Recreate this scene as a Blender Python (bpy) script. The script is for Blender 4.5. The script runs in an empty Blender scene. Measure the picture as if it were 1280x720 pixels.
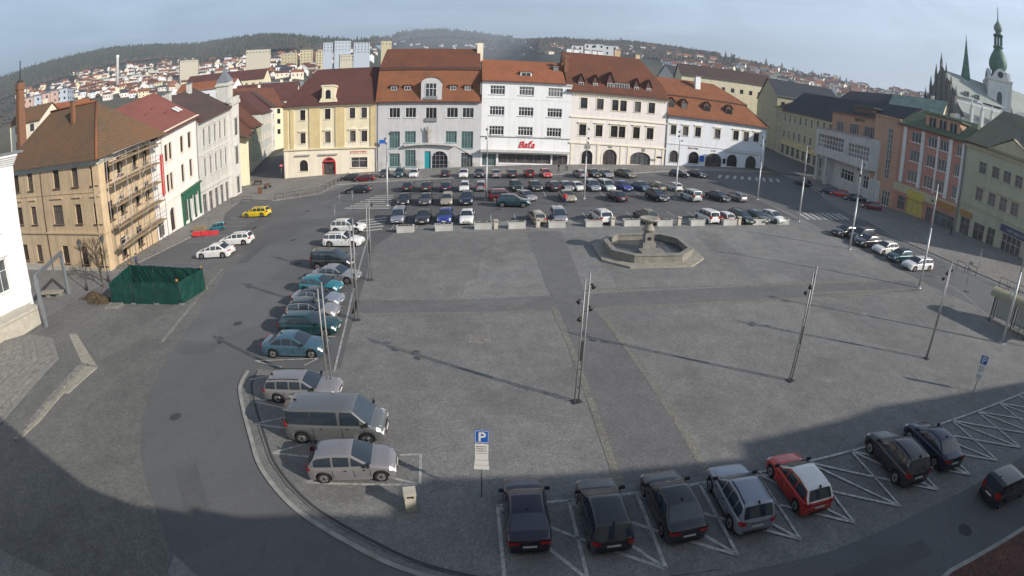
import bpy, bmesh, math, random
from math import sin, cos, tan, radians, pi, hypot, atan2, exp
from mathutils import Vector, Matrix, noise
random.seed(7)
C = bpy.context.scene.collection
SC = bpy.context.scene
H = 14.7                      # camera height over the ground under it
def gz(x, y): return .042*x + .056*y
# ------------------------------------------------------------------ camera model (a real fisheye lens, 18.5 deg down, 2 deg rolled)
FPX, PITCH, ROLL = 653.0, radians(18.51), radians(1.98)
def ray(px, py):
    u = (px-640)/FPX; v = -(py-360)/FPX
    r = hypot(u, v); s = sin(r)/r if r > 1e-9 else 1
    X, Y, Z = u*s, v*s, cos(r)
    X, Y = cos(ROLL)*X-sin(ROLL)*Y, sin(ROLL)*X+cos(ROLL)*Y
    return Vector((X, Z*cos(PITCH)+Y*sin(PITCH), -Z*sin(PITCH)+Y*cos(PITCH)))
def at(px, py):
    d = ray(px, py); t = -H/(d.z-.042*d.x-.056*d.y)
    return d.x*t, d.y*t
# ------------------------------------------------------------------ materials
MATS = {}
def N(nt, t, **k):
    n = nt.nodes.new(t)
    for a, b in k.items():
        if a in n.inputs: n.inputs[a].default_value = b
        else: setattr(n, a, b)
    return n
def mat(name, col, rough=.8, spec=.3, metal=0, var=.0, vscale=1.0, col2=None, bump=0, bscale=20, coat=0, emit=0, trans=0, var2=0, v2scale=.2, streak=0):
    if name in MATS: return MATS[name]
    m = bpy.data.materials.new(name); m.use_nodes = True; nt = m.node_tree; L = nt.links
    b = nt.nodes['Principled BSDF']
    b.inputs['Roughness'].default_value = rough; b.inputs['Specular IOR Level'].default_value = spec
    b.inputs['Metallic'].default_value = metal; b.inputs['Coat Weight'].default_value = coat
    b.inputs['Base Color'].default_value = (*col, 1)
    if emit: b.inputs['Emission Color'].default_value = (*col, 1); b.inputs['Emission Strength'].default_value = emit
    if var or col2 or bump or streak:
        tc = N(nt, 'ShaderNodeTexCoord'); src = tc.outputs['Object']
        no = N(nt, 'ShaderNodeTexNoise', Scale=vscale, Detail=6.0, Roughness=.65); L.new(src, no.inputs['Vector'])
        mx = N(nt, 'ShaderNodeMix', data_type='RGBA')
        c2 = col2 or tuple(max(0, c*(1-var)) for c in col)
        mx.inputs['A'].default_value = (*col, 1); mx.inputs['B'].default_value = (*c2, 1)
        rp = N(nt, 'ShaderNodeMapRange'); rp.inputs['From Min'].default_value = .35; rp.inputs['From Max'].default_value = .65
        L.new(no.outputs['Fac'], rp.inputs['Value']); L.new(rp.outputs['Result'], mx.inputs['Factor'])
        out = mx.outputs['Result']
        if streak:
            mp = N(nt, 'ShaderNodeMapping'); mp.inputs['Scale'].default_value = (1.6, 1.6, .12); L.new(src, mp.inputs['Vector'])
            n2 = N(nt, 'ShaderNodeTexNoise', Scale=1.0, Detail=5.0); L.new(mp.outputs['Vector'], n2.inputs['Vector'])
            r2 = N(nt, 'ShaderNodeMapRange'); r2.inputs['From Min'].default_value = .45; r2.inputs['From Max'].default_value = .75
            r2.inputs['To Min'].default_value = 1; r2.inputs['To Max'].default_value = 1-streak
            L.new(n2.outputs['Fac'], r2.inputs['Value'])
            hs = N(nt, 'ShaderNodeHueSaturation'); L.new(r2.outputs['Result'], hs.inputs['Value']); L.new(out, hs.inputs['Color']); out = hs.outputs['Color']
        L.new(out, b.inputs['Base Color'])
        if bump:
            n3 = N(nt, 'ShaderNodeTexNoise', Scale=bscale, Detail=4.0); L.new(src, n3.inputs['Vector'])
            bp = N(nt, 'ShaderNodeBump', Strength=bump, Distance=.05); L.new(n3.outputs['Fac'], bp.inputs['Height']); L.new(bp.outputs['Normal'], b.inputs['Normal'])
    MATS[name] = m
    return m
def paving(name, c1, c2, joint, cell=7.0, patch=.12, rough=.85, big=None, jw=.09, amt=.45):
    """small granite setts: voronoi cells with dark joints, large worn patches"""
    m = bpy.data.materials.new(name); m.use_nodes = True; nt = m.node_tree; L = nt.links
    b = nt.nodes['Principled BSDF']; b.inputs['Roughness'].default_value = rough; b.inputs['Specular IOR Level'].default_value = .25
    tc = N(nt, 'ShaderNodeTexCoord'); src = tc.outputs['Object']
    vo = N(nt, 'ShaderNodeTexVoronoi', Scale=cell); L.new(src, vo.inputs['Vector'])
    ve = N(nt, 'ShaderNodeTexVoronoi', feature='DISTANCE_TO_EDGE', Scale=cell); L.new(src, ve.inputs['Vector'])
    no = N(nt, 'ShaderNodeTexNoise', Scale=patch, Detail=8.0, Roughness=.62); L.new(src, no.inputs['Vector'])
    n2 = N(nt, 'ShaderNodeTexNoise', Scale=patch*9, Detail=5.0, Roughness=.7); L.new(src, n2.inputs['Vector'])
    mx = N(nt, 'ShaderNodeMix', data_type='RGBA'); mx.inputs['A'].default_value = (*c1, 1); mx.inputs['B'].default_value = (*c2, 1)
    ad = N(nt, 'ShaderNodeMath', operation='ADD'); L.new(no.outputs['Fac'], ad.inputs[0]); L.new(n2.outputs['Fac'], ad.inputs[1])
    rp = N(nt, 'ShaderNodeMapRange'); rp.inputs['From Min'].default_value = .82; rp.inputs['From Max'].default_value = 1.18
    L.new(ad.outputs[0], rp.inputs['Value']); L.new(rp.outputs['Result'], mx.inputs['Factor'])
    sp = N(nt, 'ShaderNodeSeparateColor'); L.new(vo.outputs['Color'], sp.inputs['Color'])
    r1 = N(nt, 'ShaderNodeMapRange'); r1.inputs['To Min'].default_value = 1-amt*.6; r1.inputs['To Max'].default_value = 1+amt*.6; L.new(sp.outputs['Red'], r1.inputs['Value'])
    hs = N(nt, 'ShaderNodeHueSaturation'); L.new(mx.outputs['Result'], hs.inputs['Color']); L.new(r1.outputs['Result'], hs.inputs['Value'])
    rj = N(nt, 'ShaderNodeMapRange'); rj.inputs['From Max'].default_value = jw; L.new(ve.outputs['Distance'], rj.inputs['Value'])
    m2 = N(nt, 'ShaderNodeMix', data_type='RGBA'); m2.inputs['A'].default_value = (*joint, 1)
    L.new(rj.outputs['Result'], m2.inputs['Factor']); L.new(hs.outputs['Color'], m2.inputs['B'])
    L.new(m2.outputs['Result'], b.inputs['Base Color'])
    bp = N(nt, 'ShaderNodeBump', Strength=.35, Distance=.02); L.new(rj.outputs['Result'], bp.inputs['Height']); L.new(bp.outputs['Normal'], b.inputs['Normal'])
    MATS[name] = m; return m
def worn(name, crack=.10, stain=.35, tint=(.05,.05,.052)):
    """cracks, repair patches and stains laid over a ground material"""
    m = M(name); nt = m.node_tree; L = nt.links; b = nt.nodes['Principled BSDF']; s0 = b.inputs['Base Color'].links[0].from_socket
    tc = N(nt, 'ShaderNodeTexCoord'); src = tc.outputs['Object']
    wn = N(nt, 'ShaderNodeTexNoise', Scale=.5, Detail=4.0); L.new(src, wn.inputs['Vector']); va = N(nt, 'ShaderNodeVectorMath', operation='ADD'); L.new(src, va.inputs[0]); L.new(wn.outputs['Color'], va.inputs[1])
    ve = N(nt, 'ShaderNodeTexVoronoi', feature='DISTANCE_TO_EDGE', Scale=.16); L.new(va.outputs[0], ve.inputs['Vector'])
    r1 = N(nt, 'ShaderNodeMapRange'); r1.inputs['From Max'].default_value = .012; r1.inputs['To Min'].default_value = crack; r1.inputs['To Max'].default_value = 0; L.new(ve.outputs['Distance'], r1.inputs['Value'])
    n1 = N(nt, 'ShaderNodeTexNoise', Scale=.22, Detail=9.0, Roughness=.72); L.new(src, n1.inputs['Vector']); r2 = N(nt, 'ShaderNodeMapRange'); r2.inputs['From Min'].default_value = .52; r2.inputs['From Max'].default_value = .74; r2.inputs['To Max'].default_value = stain; L.new(n1.outputs['Fac'], r2.inputs['Value'])
    vc = N(nt, 'ShaderNodeTexVoronoi', Scale=.09, feature='F1', distance='CHEBYCHEV'); L.new(src, vc.inputs['Vector']); sc = N(nt, 'ShaderNodeSeparateColor'); L.new(vc.outputs['Color'], sc.inputs['Color']); r3 = N(nt, 'ShaderNodeMapRange'); r3.inputs['From Min'].default_value = .0; r3.inputs['To Min'].default_value = 1-stain*.22; r3.inputs['To Max'].default_value = 1+stain*.22; L.new(sc.outputs['Green'], r3.inputs['Value'])
    nf = N(nt, 'ShaderNodeTexNoise', Scale=14.0, Detail=3.0); L.new(src, nf.inputs['Vector']); r5 = N(nt, 'ShaderNodeMapRange'); r5.inputs['From Min'].default_value = .3; r5.inputs['From Max'].default_value = .7; r5.inputs['To Min'].default_value = .86; r5.inputs['To Max'].default_value = 1.14; L.new(nf.outputs['Fac'], r5.inputs['Value'])
    mm = N(nt, 'ShaderNodeMath', operation='MULTIPLY'); L.new(r3.outputs['Result'], mm.inputs[0]); L.new(r5.outputs['Result'], mm.inputs[1])
    hs = N(nt, 'ShaderNodeHueSaturation'); L.new(s0, hs.inputs['Color']); L.new(mm.outputs[0], hs.inputs['Value'])
    mxx = N(nt, 'ShaderNodeMath', operation='MAXIMUM'); L.new(r1.outputs['Result'], mxx.inputs[0]); L.new(r2.outputs['Result'], mxx.inputs[1])
    x = N(nt, 'ShaderNodeMix', data_type='RGBA'); x.inputs['B'].default_value = (*tint, 1); L.new(mxx.outputs[0], x.inputs['Factor']); L.new(hs.outputs['Color'], x.inputs['A']); L.new(x.outputs['Result'], b.inputs['Base Color'])
def tiles(name, c1, c2, c3, course=3.2, rough=.85, patch=.35):
    """roof tiles: courses running across the slope, weathered patches"""
    m = bpy.data.materials.new(name); m.use_nodes = True; nt = m.node_tree; L = nt.links
    b = nt.nodes['Principled BSDF']; b.inputs['Roughness'].default_value = rough; b.inputs['Specular IOR Level'].default_value = .2
    tc = N(nt, 'ShaderNodeTexCoord'); src = tc.outputs['Object']
    no = N(nt, 'ShaderNodeTexNoise', Scale=patch, Detail=8.0, Roughness=.7); L.new(src, no.inputs['Vector'])
    mp = N(nt, 'ShaderNodeMapping'); mp.inputs['Scale'].default_value = (4, 4, 7); L.new(src, mp.inputs['Vector'])
    n2 = N(nt, 'ShaderNodeTexWhiteNoise'); sn = N(nt, 'ShaderNodeVectorMath', operation='FLOOR'); L.new(mp.outputs['Vector'], sn.inputs[0]); L.new(sn.outputs[0], n2.inputs['Vector'])
    mx = N(nt, 'ShaderNodeMix', data_type='RGBA'); mx.inputs['A'].default_value = (*c1, 1); mx.inputs['B'].default_value = (*c2, 1)
    rp = N(nt, 'ShaderNodeMapRange'); rp.inputs['From Min'].default_value = .4; rp.inputs['From Max'].default_value = .64; L.new(no.outputs['Fac'], rp.inputs['Value'])
    L.new(rp.outputs['Result'], mx.inputs['Factor'])
    m3 = N(nt, 'ShaderNodeMix', data_type='RGBA'); m3.inputs['B'].default_value = (*c3, 1); L.new(mx.outputs['Result'], m3.inputs['A'])
    r3 = N(nt, 'ShaderNodeMapRange'); r3.inputs['From Min'].default_value = .55; r3.inputs['From Max'].default_value = 1.0; r3.inputs['To Max'].default_value = .55; L.new(n2.outputs['Value'], r3.inputs['Value']); L.new(r3.outputs['Result'], m3.inputs['Factor'])
    sz = N(nt, 'ShaderNodeSeparateXYZ'); L.new(src, sz.inputs[0])
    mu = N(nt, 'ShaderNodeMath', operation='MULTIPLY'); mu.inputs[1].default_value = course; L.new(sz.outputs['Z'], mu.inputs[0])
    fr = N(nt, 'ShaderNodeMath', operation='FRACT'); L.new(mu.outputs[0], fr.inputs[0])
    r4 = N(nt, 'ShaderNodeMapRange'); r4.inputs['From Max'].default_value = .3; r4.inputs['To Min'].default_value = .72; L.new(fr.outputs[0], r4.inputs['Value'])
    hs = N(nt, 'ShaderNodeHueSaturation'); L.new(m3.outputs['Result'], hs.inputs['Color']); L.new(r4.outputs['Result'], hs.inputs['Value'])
    L.new(hs.outputs['Color'], b.inputs['Base Color'])
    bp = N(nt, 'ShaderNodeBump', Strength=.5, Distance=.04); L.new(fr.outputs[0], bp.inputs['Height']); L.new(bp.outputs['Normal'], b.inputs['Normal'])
    MATS[name] = m; return m
M = lambda n: MATS[n]
# ------------------------------------------------------------------ mesh builder
class MB:
    def __init__(s, xf=None): s.v = []; s.f = []; s.m = []; s.sm = []; s.xf = xf
    def poly(s, pts, m=0, smooth=False):
        n = len(s.v); s.v += [tuple(p) for p in pts]; s.f.append(tuple(range(n, n+len(pts)))); s.m.append(m); s.sm.append(smooth)
    def box(s, x0, x1, y0, y1, z0, z1, m=0):
        p = [(x0,y0,z0),(x1,y0,z0),(x1,y1,z0),(x0,y1,z0),(x0,y0,z1),(x1,y0,z1),(x1,y1,z1),(x0,y1,z1)]
        n = len(s.v); s.v += p
        for f in ((0,3,2,1),(4,5,6,7),(0,1,5,4),(1,2,6,5),(2,3,7,6),(3,0,4,7)): s.f.append(tuple(n+i for i in f)); s.m.append(m); s.sm.append(False)
    def tube(s, a, b, r, r2=None, n=8, m=0, caps=True):
        a = Vector(a); b = Vector(b); d = (b-a).normalized(); r2 = r if r2 is None else r2
        u = d.orthogonal().normalized(); w = d.cross(u); k = len(s.v)
        for c, rr in ((a, r), (b, r2)):
            for i in range(n): t = 2*pi*i/n; s.v.append(tuple(c+u*cos(t)*rr+w*sin(t)*rr))
        for i in range(n): j = (i+1) % n; s.f.append((k+i, k+j, k+n+j, k+n+i)); s.m.append(m); s.sm.append(True)
        if caps: s.f.append(tuple(k+i for i in range(n))[::-1]); s.m.append(m); s.sm.append(False); s.f.append(tuple(k+n+i for i in range(n))); s.m.append(m); s.sm.append(False)
    def bar(s, a, b, w, h=None, m=0):
        """square bar from a to b"""
        a = Vector(a); b = Vector(b); d = (b-a).normalized(); h = h or w
        side = d.cross(Vector((0,0,1)))
        side = side.normalized() if side.length > 1e-3 else Vector((1,0,0))
        up = side.cross(d); k = len(s.v)
        for c in (a, b):
            for i, j in ((-1,-1),(1,-1),(1,1),(-1,1)): s.v.append(tuple(c+side*i*w/2+up*j*h/2))
        for f in ((0,3,2,1),(4,5,6,7),(0,1,5,4),(1,2,6,5),(2,3,7,6),(3,0,4,7)): s.f.append(tuple(k+i for i in f)); s.m.append(m); s.sm.append(False)
    def lathe(s, prof, n=16, c=(0,0), m=0, smooth=True, a0=0):
        k = len(s.v)
        for r, z in prof:
            for i in range(n): t = 2*pi*i/n+a0; s.v.append((c[0]+r*cos(t), c[1]+r*sin(t), z))
        for j in range(len(prof)-1):
            for i in range(n):
                i2 = (i+1) % n; s.f.append((k+j*n+i, k+j*n+i2, k+(j+1)*n+i2, k+(j+1)*n+i)); s.m.append(m); s.sm.append(smooth)
        s.f.append(tuple(k+i for i in range(n))[::-1]); s.m.append(m); s.sm.append(False)
        e = k+(len(prof)-1)*n; s.f.append(tuple(e+i for i in range(n))); s.m.append(m); s.sm.append(False)
    def prism(s, pts, z0, z1, m=0, mt=None):
        """polygon (x,y) or (x,y,z-offset) extruded upwards"""
        n = len(pts); k = len(s.v)
        for z in (z0, z1):
            for p in pts: s.v.append((p[0], p[1], z+(p[2] if len(p) > 2 else 0)))
        for i in range(n): j = (i+1) % n; s.f.append((k+i, k+j, k+n+j, k+n+i)); s.m.append(m); s.sm.append(False)
        s.f.append(tuple(k+i for i in range(n))[::-1]); s.m.append(m); s.sm.append(False)
        s.f.append(tuple(k+n+i for i in range(n))); s.m.append(m if mt is None else mt); s.sm.append(False)
    def grid(s, rows, m=0, smooth=True, close=False, mf=None):
        k = len(s.v); n = len(rows[0])
        for r in rows: s.v += [tuple(p) for p in r]
        for j in range(len(rows)-1):
            for i in range(n if close else n-1):
                i2 = (i+1) % n; s.f.append((k+j*n+i, k+j*n+i2, k+(j+1)*n+i2, k+(j+1)*n+i)); s.m.append(mf(j, i) if mf else m); s.sm.append(smooth)
    def build(s, name, mats, parent=None, fix=False):
        if not s.f: return None
        me = bpy.data.meshes.new(name); v = s.v
        if s.xf: v = [s.xf(*p) for p in v]
        me.from_pydata(v, [], s.f)
        for m in (mats if isinstance(mats, (list, tuple)) else [mats]): me.materials.append(m)
        me.polygons.foreach_set('material_index', s.m); me.polygons.foreach_set('use_smooth', s.sm)
        if fix:
            bm = bmesh.new(); bm.from_mesh(me); bmesh.ops.remove_doubles(bm, verts=bm.verts, dist=1e-4); bmesh.ops.recalc_face_normals(bm, faces=bm.faces); bm.to_mesh(me); bm.free()
        me.update(); o = bpy.data.objects.new(name, me); C.objects.link(o)
        if parent: o.parent = parent
        return o
def tag(o, label=None, cat=None, group=None, kind=None):
    if label: o['label'] = label
    if cat: o['category'] = cat
    if group: o['group'] = group
    if kind: o['kind'] = kind
    return o
def empty(name, loc, rz=0, **k):
    o = bpy.data.objects.new(name, None); C.objects.link(o); o.location = loc; o.rotation_euler = (0, 0, rz); o.empty_display_size = .3
    return tag(o, **k)
def copy_tree(o, parent=None):
    c = o.copy(); C.objects.link(c); c.parent = parent
    for ch in list(o.children): copy_tree(ch, c)
    return c
SLOPE = Matrix.Rotation(-atan2(.042, 1), 3, 'Y') @ Matrix.Rotation(atan2(.056, 1), 3, 'X')
def on_slope(o, rz):
    """stand a thing square on the sloping ground, turned by rz"""
    o.rotation_euler = (SLOPE @ Matrix.Rotation(rz, 3, 'Z')).to_euler()
# ------------------------------------------------------------------ palette
mat('plaster_yellow', (.68,.55,.30), var=.12, vscale=.8, streak=.12)
mat('plaster_cream', (.78,.70,.50), var=.1, vscale=.8, streak=.12)
mat('plaster_ivory', (.84,.76,.62), var=.08, vscale=.8, streak=.1)
mat('plaster_grey', (.55,.55,.56), var=.08, vscale=.7, streak=.12)
mat('plaster_white', (.80,.81,.82), var=.06, vscale=.7, streak=.1)
mat('plaster_pinkish', (.80,.75,.72), var=.07, vscale=.7, streak=.1)
mat('plaster_bluewhite', (.74,.77,.82), var=.07, vscale=.7, streak=.1)
mat('plaster_ochre', (.64,.49,.32), var=.18, vscale=.5, streak=.22)
mat('plaster_stonegrey', (.58,.58,.54), var=.12, vscale=.6, streak=.2)
mat('plaster_whitegrey', (.68,.66,.64), var=.1, vscale=.6, streak=.15)
mat('plaster_olive', (.50,.46,.31), var=.12, vscale=.6, streak=.15)
mat('plaster_green', (.44,.43,.32), var=.1, vscale=.6, streak=.15)
mat('plaster_salmon', (.46,.23,.18), var=.1, vscale=.6, streak=.12)
mat('plaster_orange', (.48,.29,.20), var=.1, vscale=.6, streak=.12)
mat('concrete', (.56,.56,.54), var=.18, vscale=.8, streak=.2, bump=.2)
mat('concrete_light', (.56,.56,.54), var=.15, vscale=.9, streak=.15)
mat('stone', (.36,.34,.29), var=.3, vscale=2.2, bump=.3, bscale=12)
mat('stone_dark', (.24,.24,.23), var=.3, vscale=2.0, bump=.3, bscale=12)
mat('stone_light', (.50,.47,.40), var=.2, vscale=2.0, bump=.2, bscale=12)
mat('church_white', (.70,.72,.72), var=.15, vscale=.25, streak=.2)
mat('wood_brown', (.10,.06,.05), rough=.5)
mat('window_white', (.75,.75,.74), rough=.4)
mat('window_grey', (.35,.35,.36), rough=.5)
mat('window_teal', (.25,.40,.42), rough=.5)
mat('glass', (.022,.026,.032), rough=.08, spec=.6, var=.5, vscale=.5)
def curtains(n, c, lo=.55, hi=1.0):
    m = M(n); nt = m.node_tree; b = nt.nodes['Principled BSDF']; s0 = b.inputs['Base Color'].links[0].from_socket; oi = N(nt, 'ShaderNodeObjectInfo'); r = N(nt, 'ShaderNodeMapRange')
    r.inputs['From Min'].default_value = lo; r.inputs['From Max'].default_value = hi; r.inputs['To Max'].default_value = .9; nt.links.new(oi.outputs['Random'], r.inputs['Value'])
    x = N(nt, 'ShaderNodeMix', data_type='RGBA'); x.inputs['B'].default_value = (*c, 1); nt.links.new(s0, x.inputs['A']); nt.links.new(r.outputs['Result'], x.inputs['Factor']); nt.links.new(x.outputs['Result'], b.inputs['Base Color'])
curtains('glass', (.16,.15,.14))
mat('glass_pale', (.12,.135,.145), rough=.15, spec=.5, var=.5, vscale=.7)
mat('glass_green', (.11,.17,.17), rough=.12, spec=.5, var=.4, vscale=.7)
mat('shop_dark', (.035,.035,.04), rough=.25, spec=.4, col2=(.12,.10,.10), vscale=1.6)
mat('red_sign', (.55,.03,.03), rough=.4); mat('red_awning', (.6,.05,.06), rough=.5)
mat('metal_dark', (.06,.06,.065), rough=.5, metal=.4); mat('metal_grey', (.30,.31,.32), rough=.45, metal=.6)
mat('metal_pole', (.55,.56,.57), rough=.45, metal=.35, var=.15, vscale=1.5)
mat('pole_dark', (.33,.33,.34), rough=.5, metal=.4, var=.2, vscale=2)
mat('lamp_black', (.03,.03,.035), rough=.4)
mat('rust', (.25,.11,.06), rough=.8, var=.3, vscale=5)
mat('gutter', (.22,.22,.23), rough=.5, metal=.4); mat('gutter_brown', (.10,.05,.04), rough=.5)
mat('green_paint', (.03,.13,.08), rough=.5, var=.2, vscale=2); mat('green_cloth', (.008,.060,.048), rough=.55, spec=.3, var=.35, vscale=1.2, bump=.6, bscale=1.6)
mat('blue_sign', (.02,.12,.48), rough=.4); mat('white_paint', (.70,.70,.69), rough=.6)
mat('yellow_shop', (.50,.40,.08), rough=.5); mat('orange_board', (.36,.18,.06), rough=.5); mat('blue_shop', (.05,.06,.14), rough=.5)
mat('teal_banner', (.02,.28,.32), rough=.5); mat('bark', (.10,.08,.06), rough=.9, var=.4, vscale=6)
mat('copper_green', (.26,.36,.31), rough=.6, var=.35, vscale=.8); mat('copper_dark', (.05,.12,.10), rough=.6, col2=(.13,.24,.19), vscale=1.2)
mat('brick', (.24,.12,.07), rough=.9, var=.3, vscale=3); mat('plank', (.33,.25,.16), rough=.8, var=.3, vscale=3)
mat('steel_tube', (.42,.40,.38), rough=.45, metal=.5); mat('sheet_metal', (.25,.27,.30), rough=.45, metal=.3, var=.2, vscale=.4)
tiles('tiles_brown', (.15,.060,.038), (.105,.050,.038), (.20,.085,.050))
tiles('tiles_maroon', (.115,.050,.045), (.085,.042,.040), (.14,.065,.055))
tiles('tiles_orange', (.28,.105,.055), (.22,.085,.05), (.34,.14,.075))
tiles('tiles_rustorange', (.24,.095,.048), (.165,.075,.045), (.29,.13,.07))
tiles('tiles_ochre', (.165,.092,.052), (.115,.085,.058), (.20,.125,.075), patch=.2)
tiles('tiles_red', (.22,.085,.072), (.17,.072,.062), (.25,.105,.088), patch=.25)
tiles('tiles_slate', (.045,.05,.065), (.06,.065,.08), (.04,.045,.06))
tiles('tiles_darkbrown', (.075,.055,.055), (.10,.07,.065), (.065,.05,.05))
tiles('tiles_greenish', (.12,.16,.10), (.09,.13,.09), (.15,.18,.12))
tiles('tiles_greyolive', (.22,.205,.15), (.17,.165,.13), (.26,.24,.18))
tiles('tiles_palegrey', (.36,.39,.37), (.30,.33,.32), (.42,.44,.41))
# ------------------------------------------------------------------ camera, sun, sky

def make_camera():
    cd = bpy.data.cameras.new('camera'); co = bpy.data.objects.new('camera', cd); C.objects.link(co)
    def wv(X, Y, Z):
        X, Y = cos(ROLL)*X-sin(ROLL)*Y, sin(ROLL)*X+cos(ROLL)*Y
        return Vector((X, Z*cos(PITCH)+Y*sin(PITCH), -Z*sin(PITCH)+Y*cos(PITCH)))
    r, u, f = wv(1,0,0), wv(0,1,0), wv(0,0,1)
    co.matrix_world = Matrix(((r.x,u.x,-f.x,0),(r.y,u.y,-f.y,0),(r.z,u.z,-f.z,H),(0,0,0,1)))
    cd.sensor_width = 36; cd.sensor_fit = 'HORIZONTAL'; cd.clip_start = .05; cd.clip_end = 9000
    cd.type = 'PANO'
    tgt = cd if hasattr(cd, 'panorama_type') else cd.cycles
    tgt.panorama_type = 'FISHEYE_LENS_POLYNOMIAL'
    tgt.fisheye_fov = radians(170)
    k = 1280/36/FPX
    for n, v in (('k0',0),('k1',-k),('k2',0),('k3',0),('k4',0)): setattr(tgt, 'fisheye_polynomial_'+n, v)
    SC.camera = co
make_camera()
SUN_EL, SUN_DIR = radians(25.5), Vector((.878, -.479, 0))       # horizontal direction towards the sun
sl = bpy.data.lights.new('sun', 'SUN'); so = bpy.data.objects.new('sun', sl); C.objects.link(so)
sl.energy = 5.0; sl.angle = radians(.5); sl.color = (1.0, .91, .79)
sd = Vector((SUN_DIR.x*cos(SUN_EL), SUN_DIR.y*cos(SUN_EL), sin(SUN_EL)))
so.rotation_euler = sd.to_track_quat('Z', 'Y').to_euler(); so.location = (60, -40, 60)
w = bpy.data.worlds.new('World'); SC.world = w; w.use_nodes = True; nt = w.node_tree
bg = nt.nodes['Background']; sky = N(nt, 'ShaderNodeTexSky', sky_type='NISHITA', sun_disc=False)
sky.sun_elevation = SUN_EL; sky.sun_rotation = atan2(SUN_DIR.x, SUN_DIR.y); sky.altitude = 400; sky.air_density = 1.2; sky.dust_density = 1.0; sky.ozone_density = 1.5
bg.inputs['Strength'].default_value = .060
# thin high cloud veil over the blue
tc = N(nt, 'ShaderNodeTexCoord'); mp = N(nt, 'ShaderNodeMapping'); mp.inputs['Scale'].default_value = (1.0, 1.6, 7.0); mp.inputs['Rotation'].default_value = (0, .05, .4)
nt.links.new(tc.outputs['Generated'], mp.inputs['Vector'])
nn = N(nt, 'ShaderNodeTexNoise', Scale=2.1, Detail=8.0, Roughness=.62, Distortion=1.0); nt.links.new(mp.outputs['Vector'], nn.inputs['Vector'])
rr = N(nt, 'ShaderNodeMapRange'); rr.inputs['From Min'].default_value = .36; rr.inputs['From Max'].default_value = .70; rr.inputs['To Min'].default_value = .50; rr.inputs['To Max'].default_value = .95
nt.links.new(nn.outputs['Fac'], rr.inputs['Value'])
mx = N(nt, 'ShaderNodeMix', data_type='RGBA'); mx.inputs['B'].default_value = (8.2, 11.0, 14.0, 1)
sz = N(nt, 'ShaderNodeSeparateXYZ'); nt.links.new(tc.outputs['Generated'], sz.inputs[0]); fz = N(nt, 'ShaderNodeMapRange')   # the veil thins out overhead
fz.inputs['From Min'].default_value = .32; fz.inputs['From Max'].default_value = .58; fz.inputs['To Min'].default_value = 1; fz.inputs['To Max'].default_value = 0
nt.links.new(sz.outputs['Z'], fz.inputs['Value']); fm = N(nt, 'ShaderNodeMath', operation='MULTIPLY'); nt.links.new(fz.outputs['Result'], fm.inputs[0]); nt.links.new(rr.outputs['Result'], fm.inputs[1])
nt.links.new(sky.outputs['Color'], mx.inputs['A']); nt.links.new(fm.outputs[0], mx.inputs['Factor']); nt.links.new(mx.outputs['Result'], bg.inputs['Color'])
SC.view_settings.view_transform = 'Standard'; SC.view_settings.look = 'None'; SC.view_settings.gamma = 1; SC.view_settings.exposure = 0.70
SC.render.engine = 'CYCLES'; SC.cycles.use_denoising = True; SC.cycles.max_bounces = 5
# ------------------------------------------------------------------ cars
def lerp(a, b, t): return a+(b-a)*t
def pw(tab, s):
    for (a, za), (b, zb) in zip(tab, tab[1:]):
        if s <= b: return lerp(za, zb, (s-a)/(b-a) if b > a else 0)
    return tab[-1][1]
CT = {  # length, width, height, lower-body top profile (rear 0 .. front 1), greenhouse D C B A (s), roof heights at C and B, wheel s, wheel radius, side window spans, clearance
 'hatch':  dict(L=4.05, W=1.72, H=1.47, top=[(0,.70),(.012,.86),(.03,.93),(.5,.93),(.72,.95),(.78,.93),(.92,.82),(.975,.72),(1,.58)], g=(.02,.12,.52,.745), zc=1.40, wh=(.185,.825), r=.31, sw=[(.10,.30),(.325,.50),(.525,.66)], zb=.20),
 'sedan':  dict(L=4.62, W=1.78, H=1.46, top=[(0,.72),(.01,.90),(.03,.98),(.16,.99),(.5,.93),(.73,.95),(.80,.92),(.93,.80),(.98,.70),(1,.56)], g=(.115,.285,.55,.745), zc=1.42, wh=(.20,.815), r=.32, sw=[(.19,.36),(.38,.52),(.545,.68)], zb=.19),
 'estate': dict(L=4.66, W=1.78, H=1.47, top=[(0,.70),(.01,.86),(.025,.95),(.5,.93),(.73,.95),(.80,.92),(.93,.80),(.98,.70),(1,.56)], g=(.015,.085,.55,.745), zc=1.42, wh=(.20,.815), r=.32, sw=[(.06,.20),(.22,.375),(.395,.53),(.555,.68)], zb=.19),
 'suv':    dict(L=4.50, W=1.86, H=1.67, top=[(0,.80),(.01,.98),(.03,1.06),(.5,1.04),(.73,1.08),(.80,1.04),(.93,.94),(.98,.84),(1,.66)], g=(.02,.11,.52,.735), zc=1.60, wh=(.19,.815), r=.36, sw=[(.09,.21),(.23,.375),(.395,.52),(.545,.67)], zb=.24),
 'van':    dict(L=5.05, W=1.95, H=1.96, top=[(0,.80),(.008,1.10),(.015,1.18),(.6,1.16),(.84,1.16),(.93,1.0),(.975,.88),(1,.62)], g=(.006,.02,.715,.885), zc=1.93, wh=(.17,.82), r=.34, sw=[(.05,.30),(.31,.565),(.60,.80)], zb=.22),
 'mpv':    dict(L=4.28, W=1.82, H=1.80, top=[(0,.72),(.008,.98),(.02,1.06),(.6,1.05),(.78,1.06),(.84,1.02),(.94,.90),(.98,.78),(1,.58)], g=(.008,.035,.60,.81), zc=1.78, wh=(.18,.81), r=.32, sw=[(.055,.24),(.26,.45),(.48,.70)], zb=.20),
}
def paint(name, col, rough=.32, metal=.35):
    return mat('paint_'+name, col, rough=rough, metal=metal, spec=.5, coat=.9)
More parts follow.
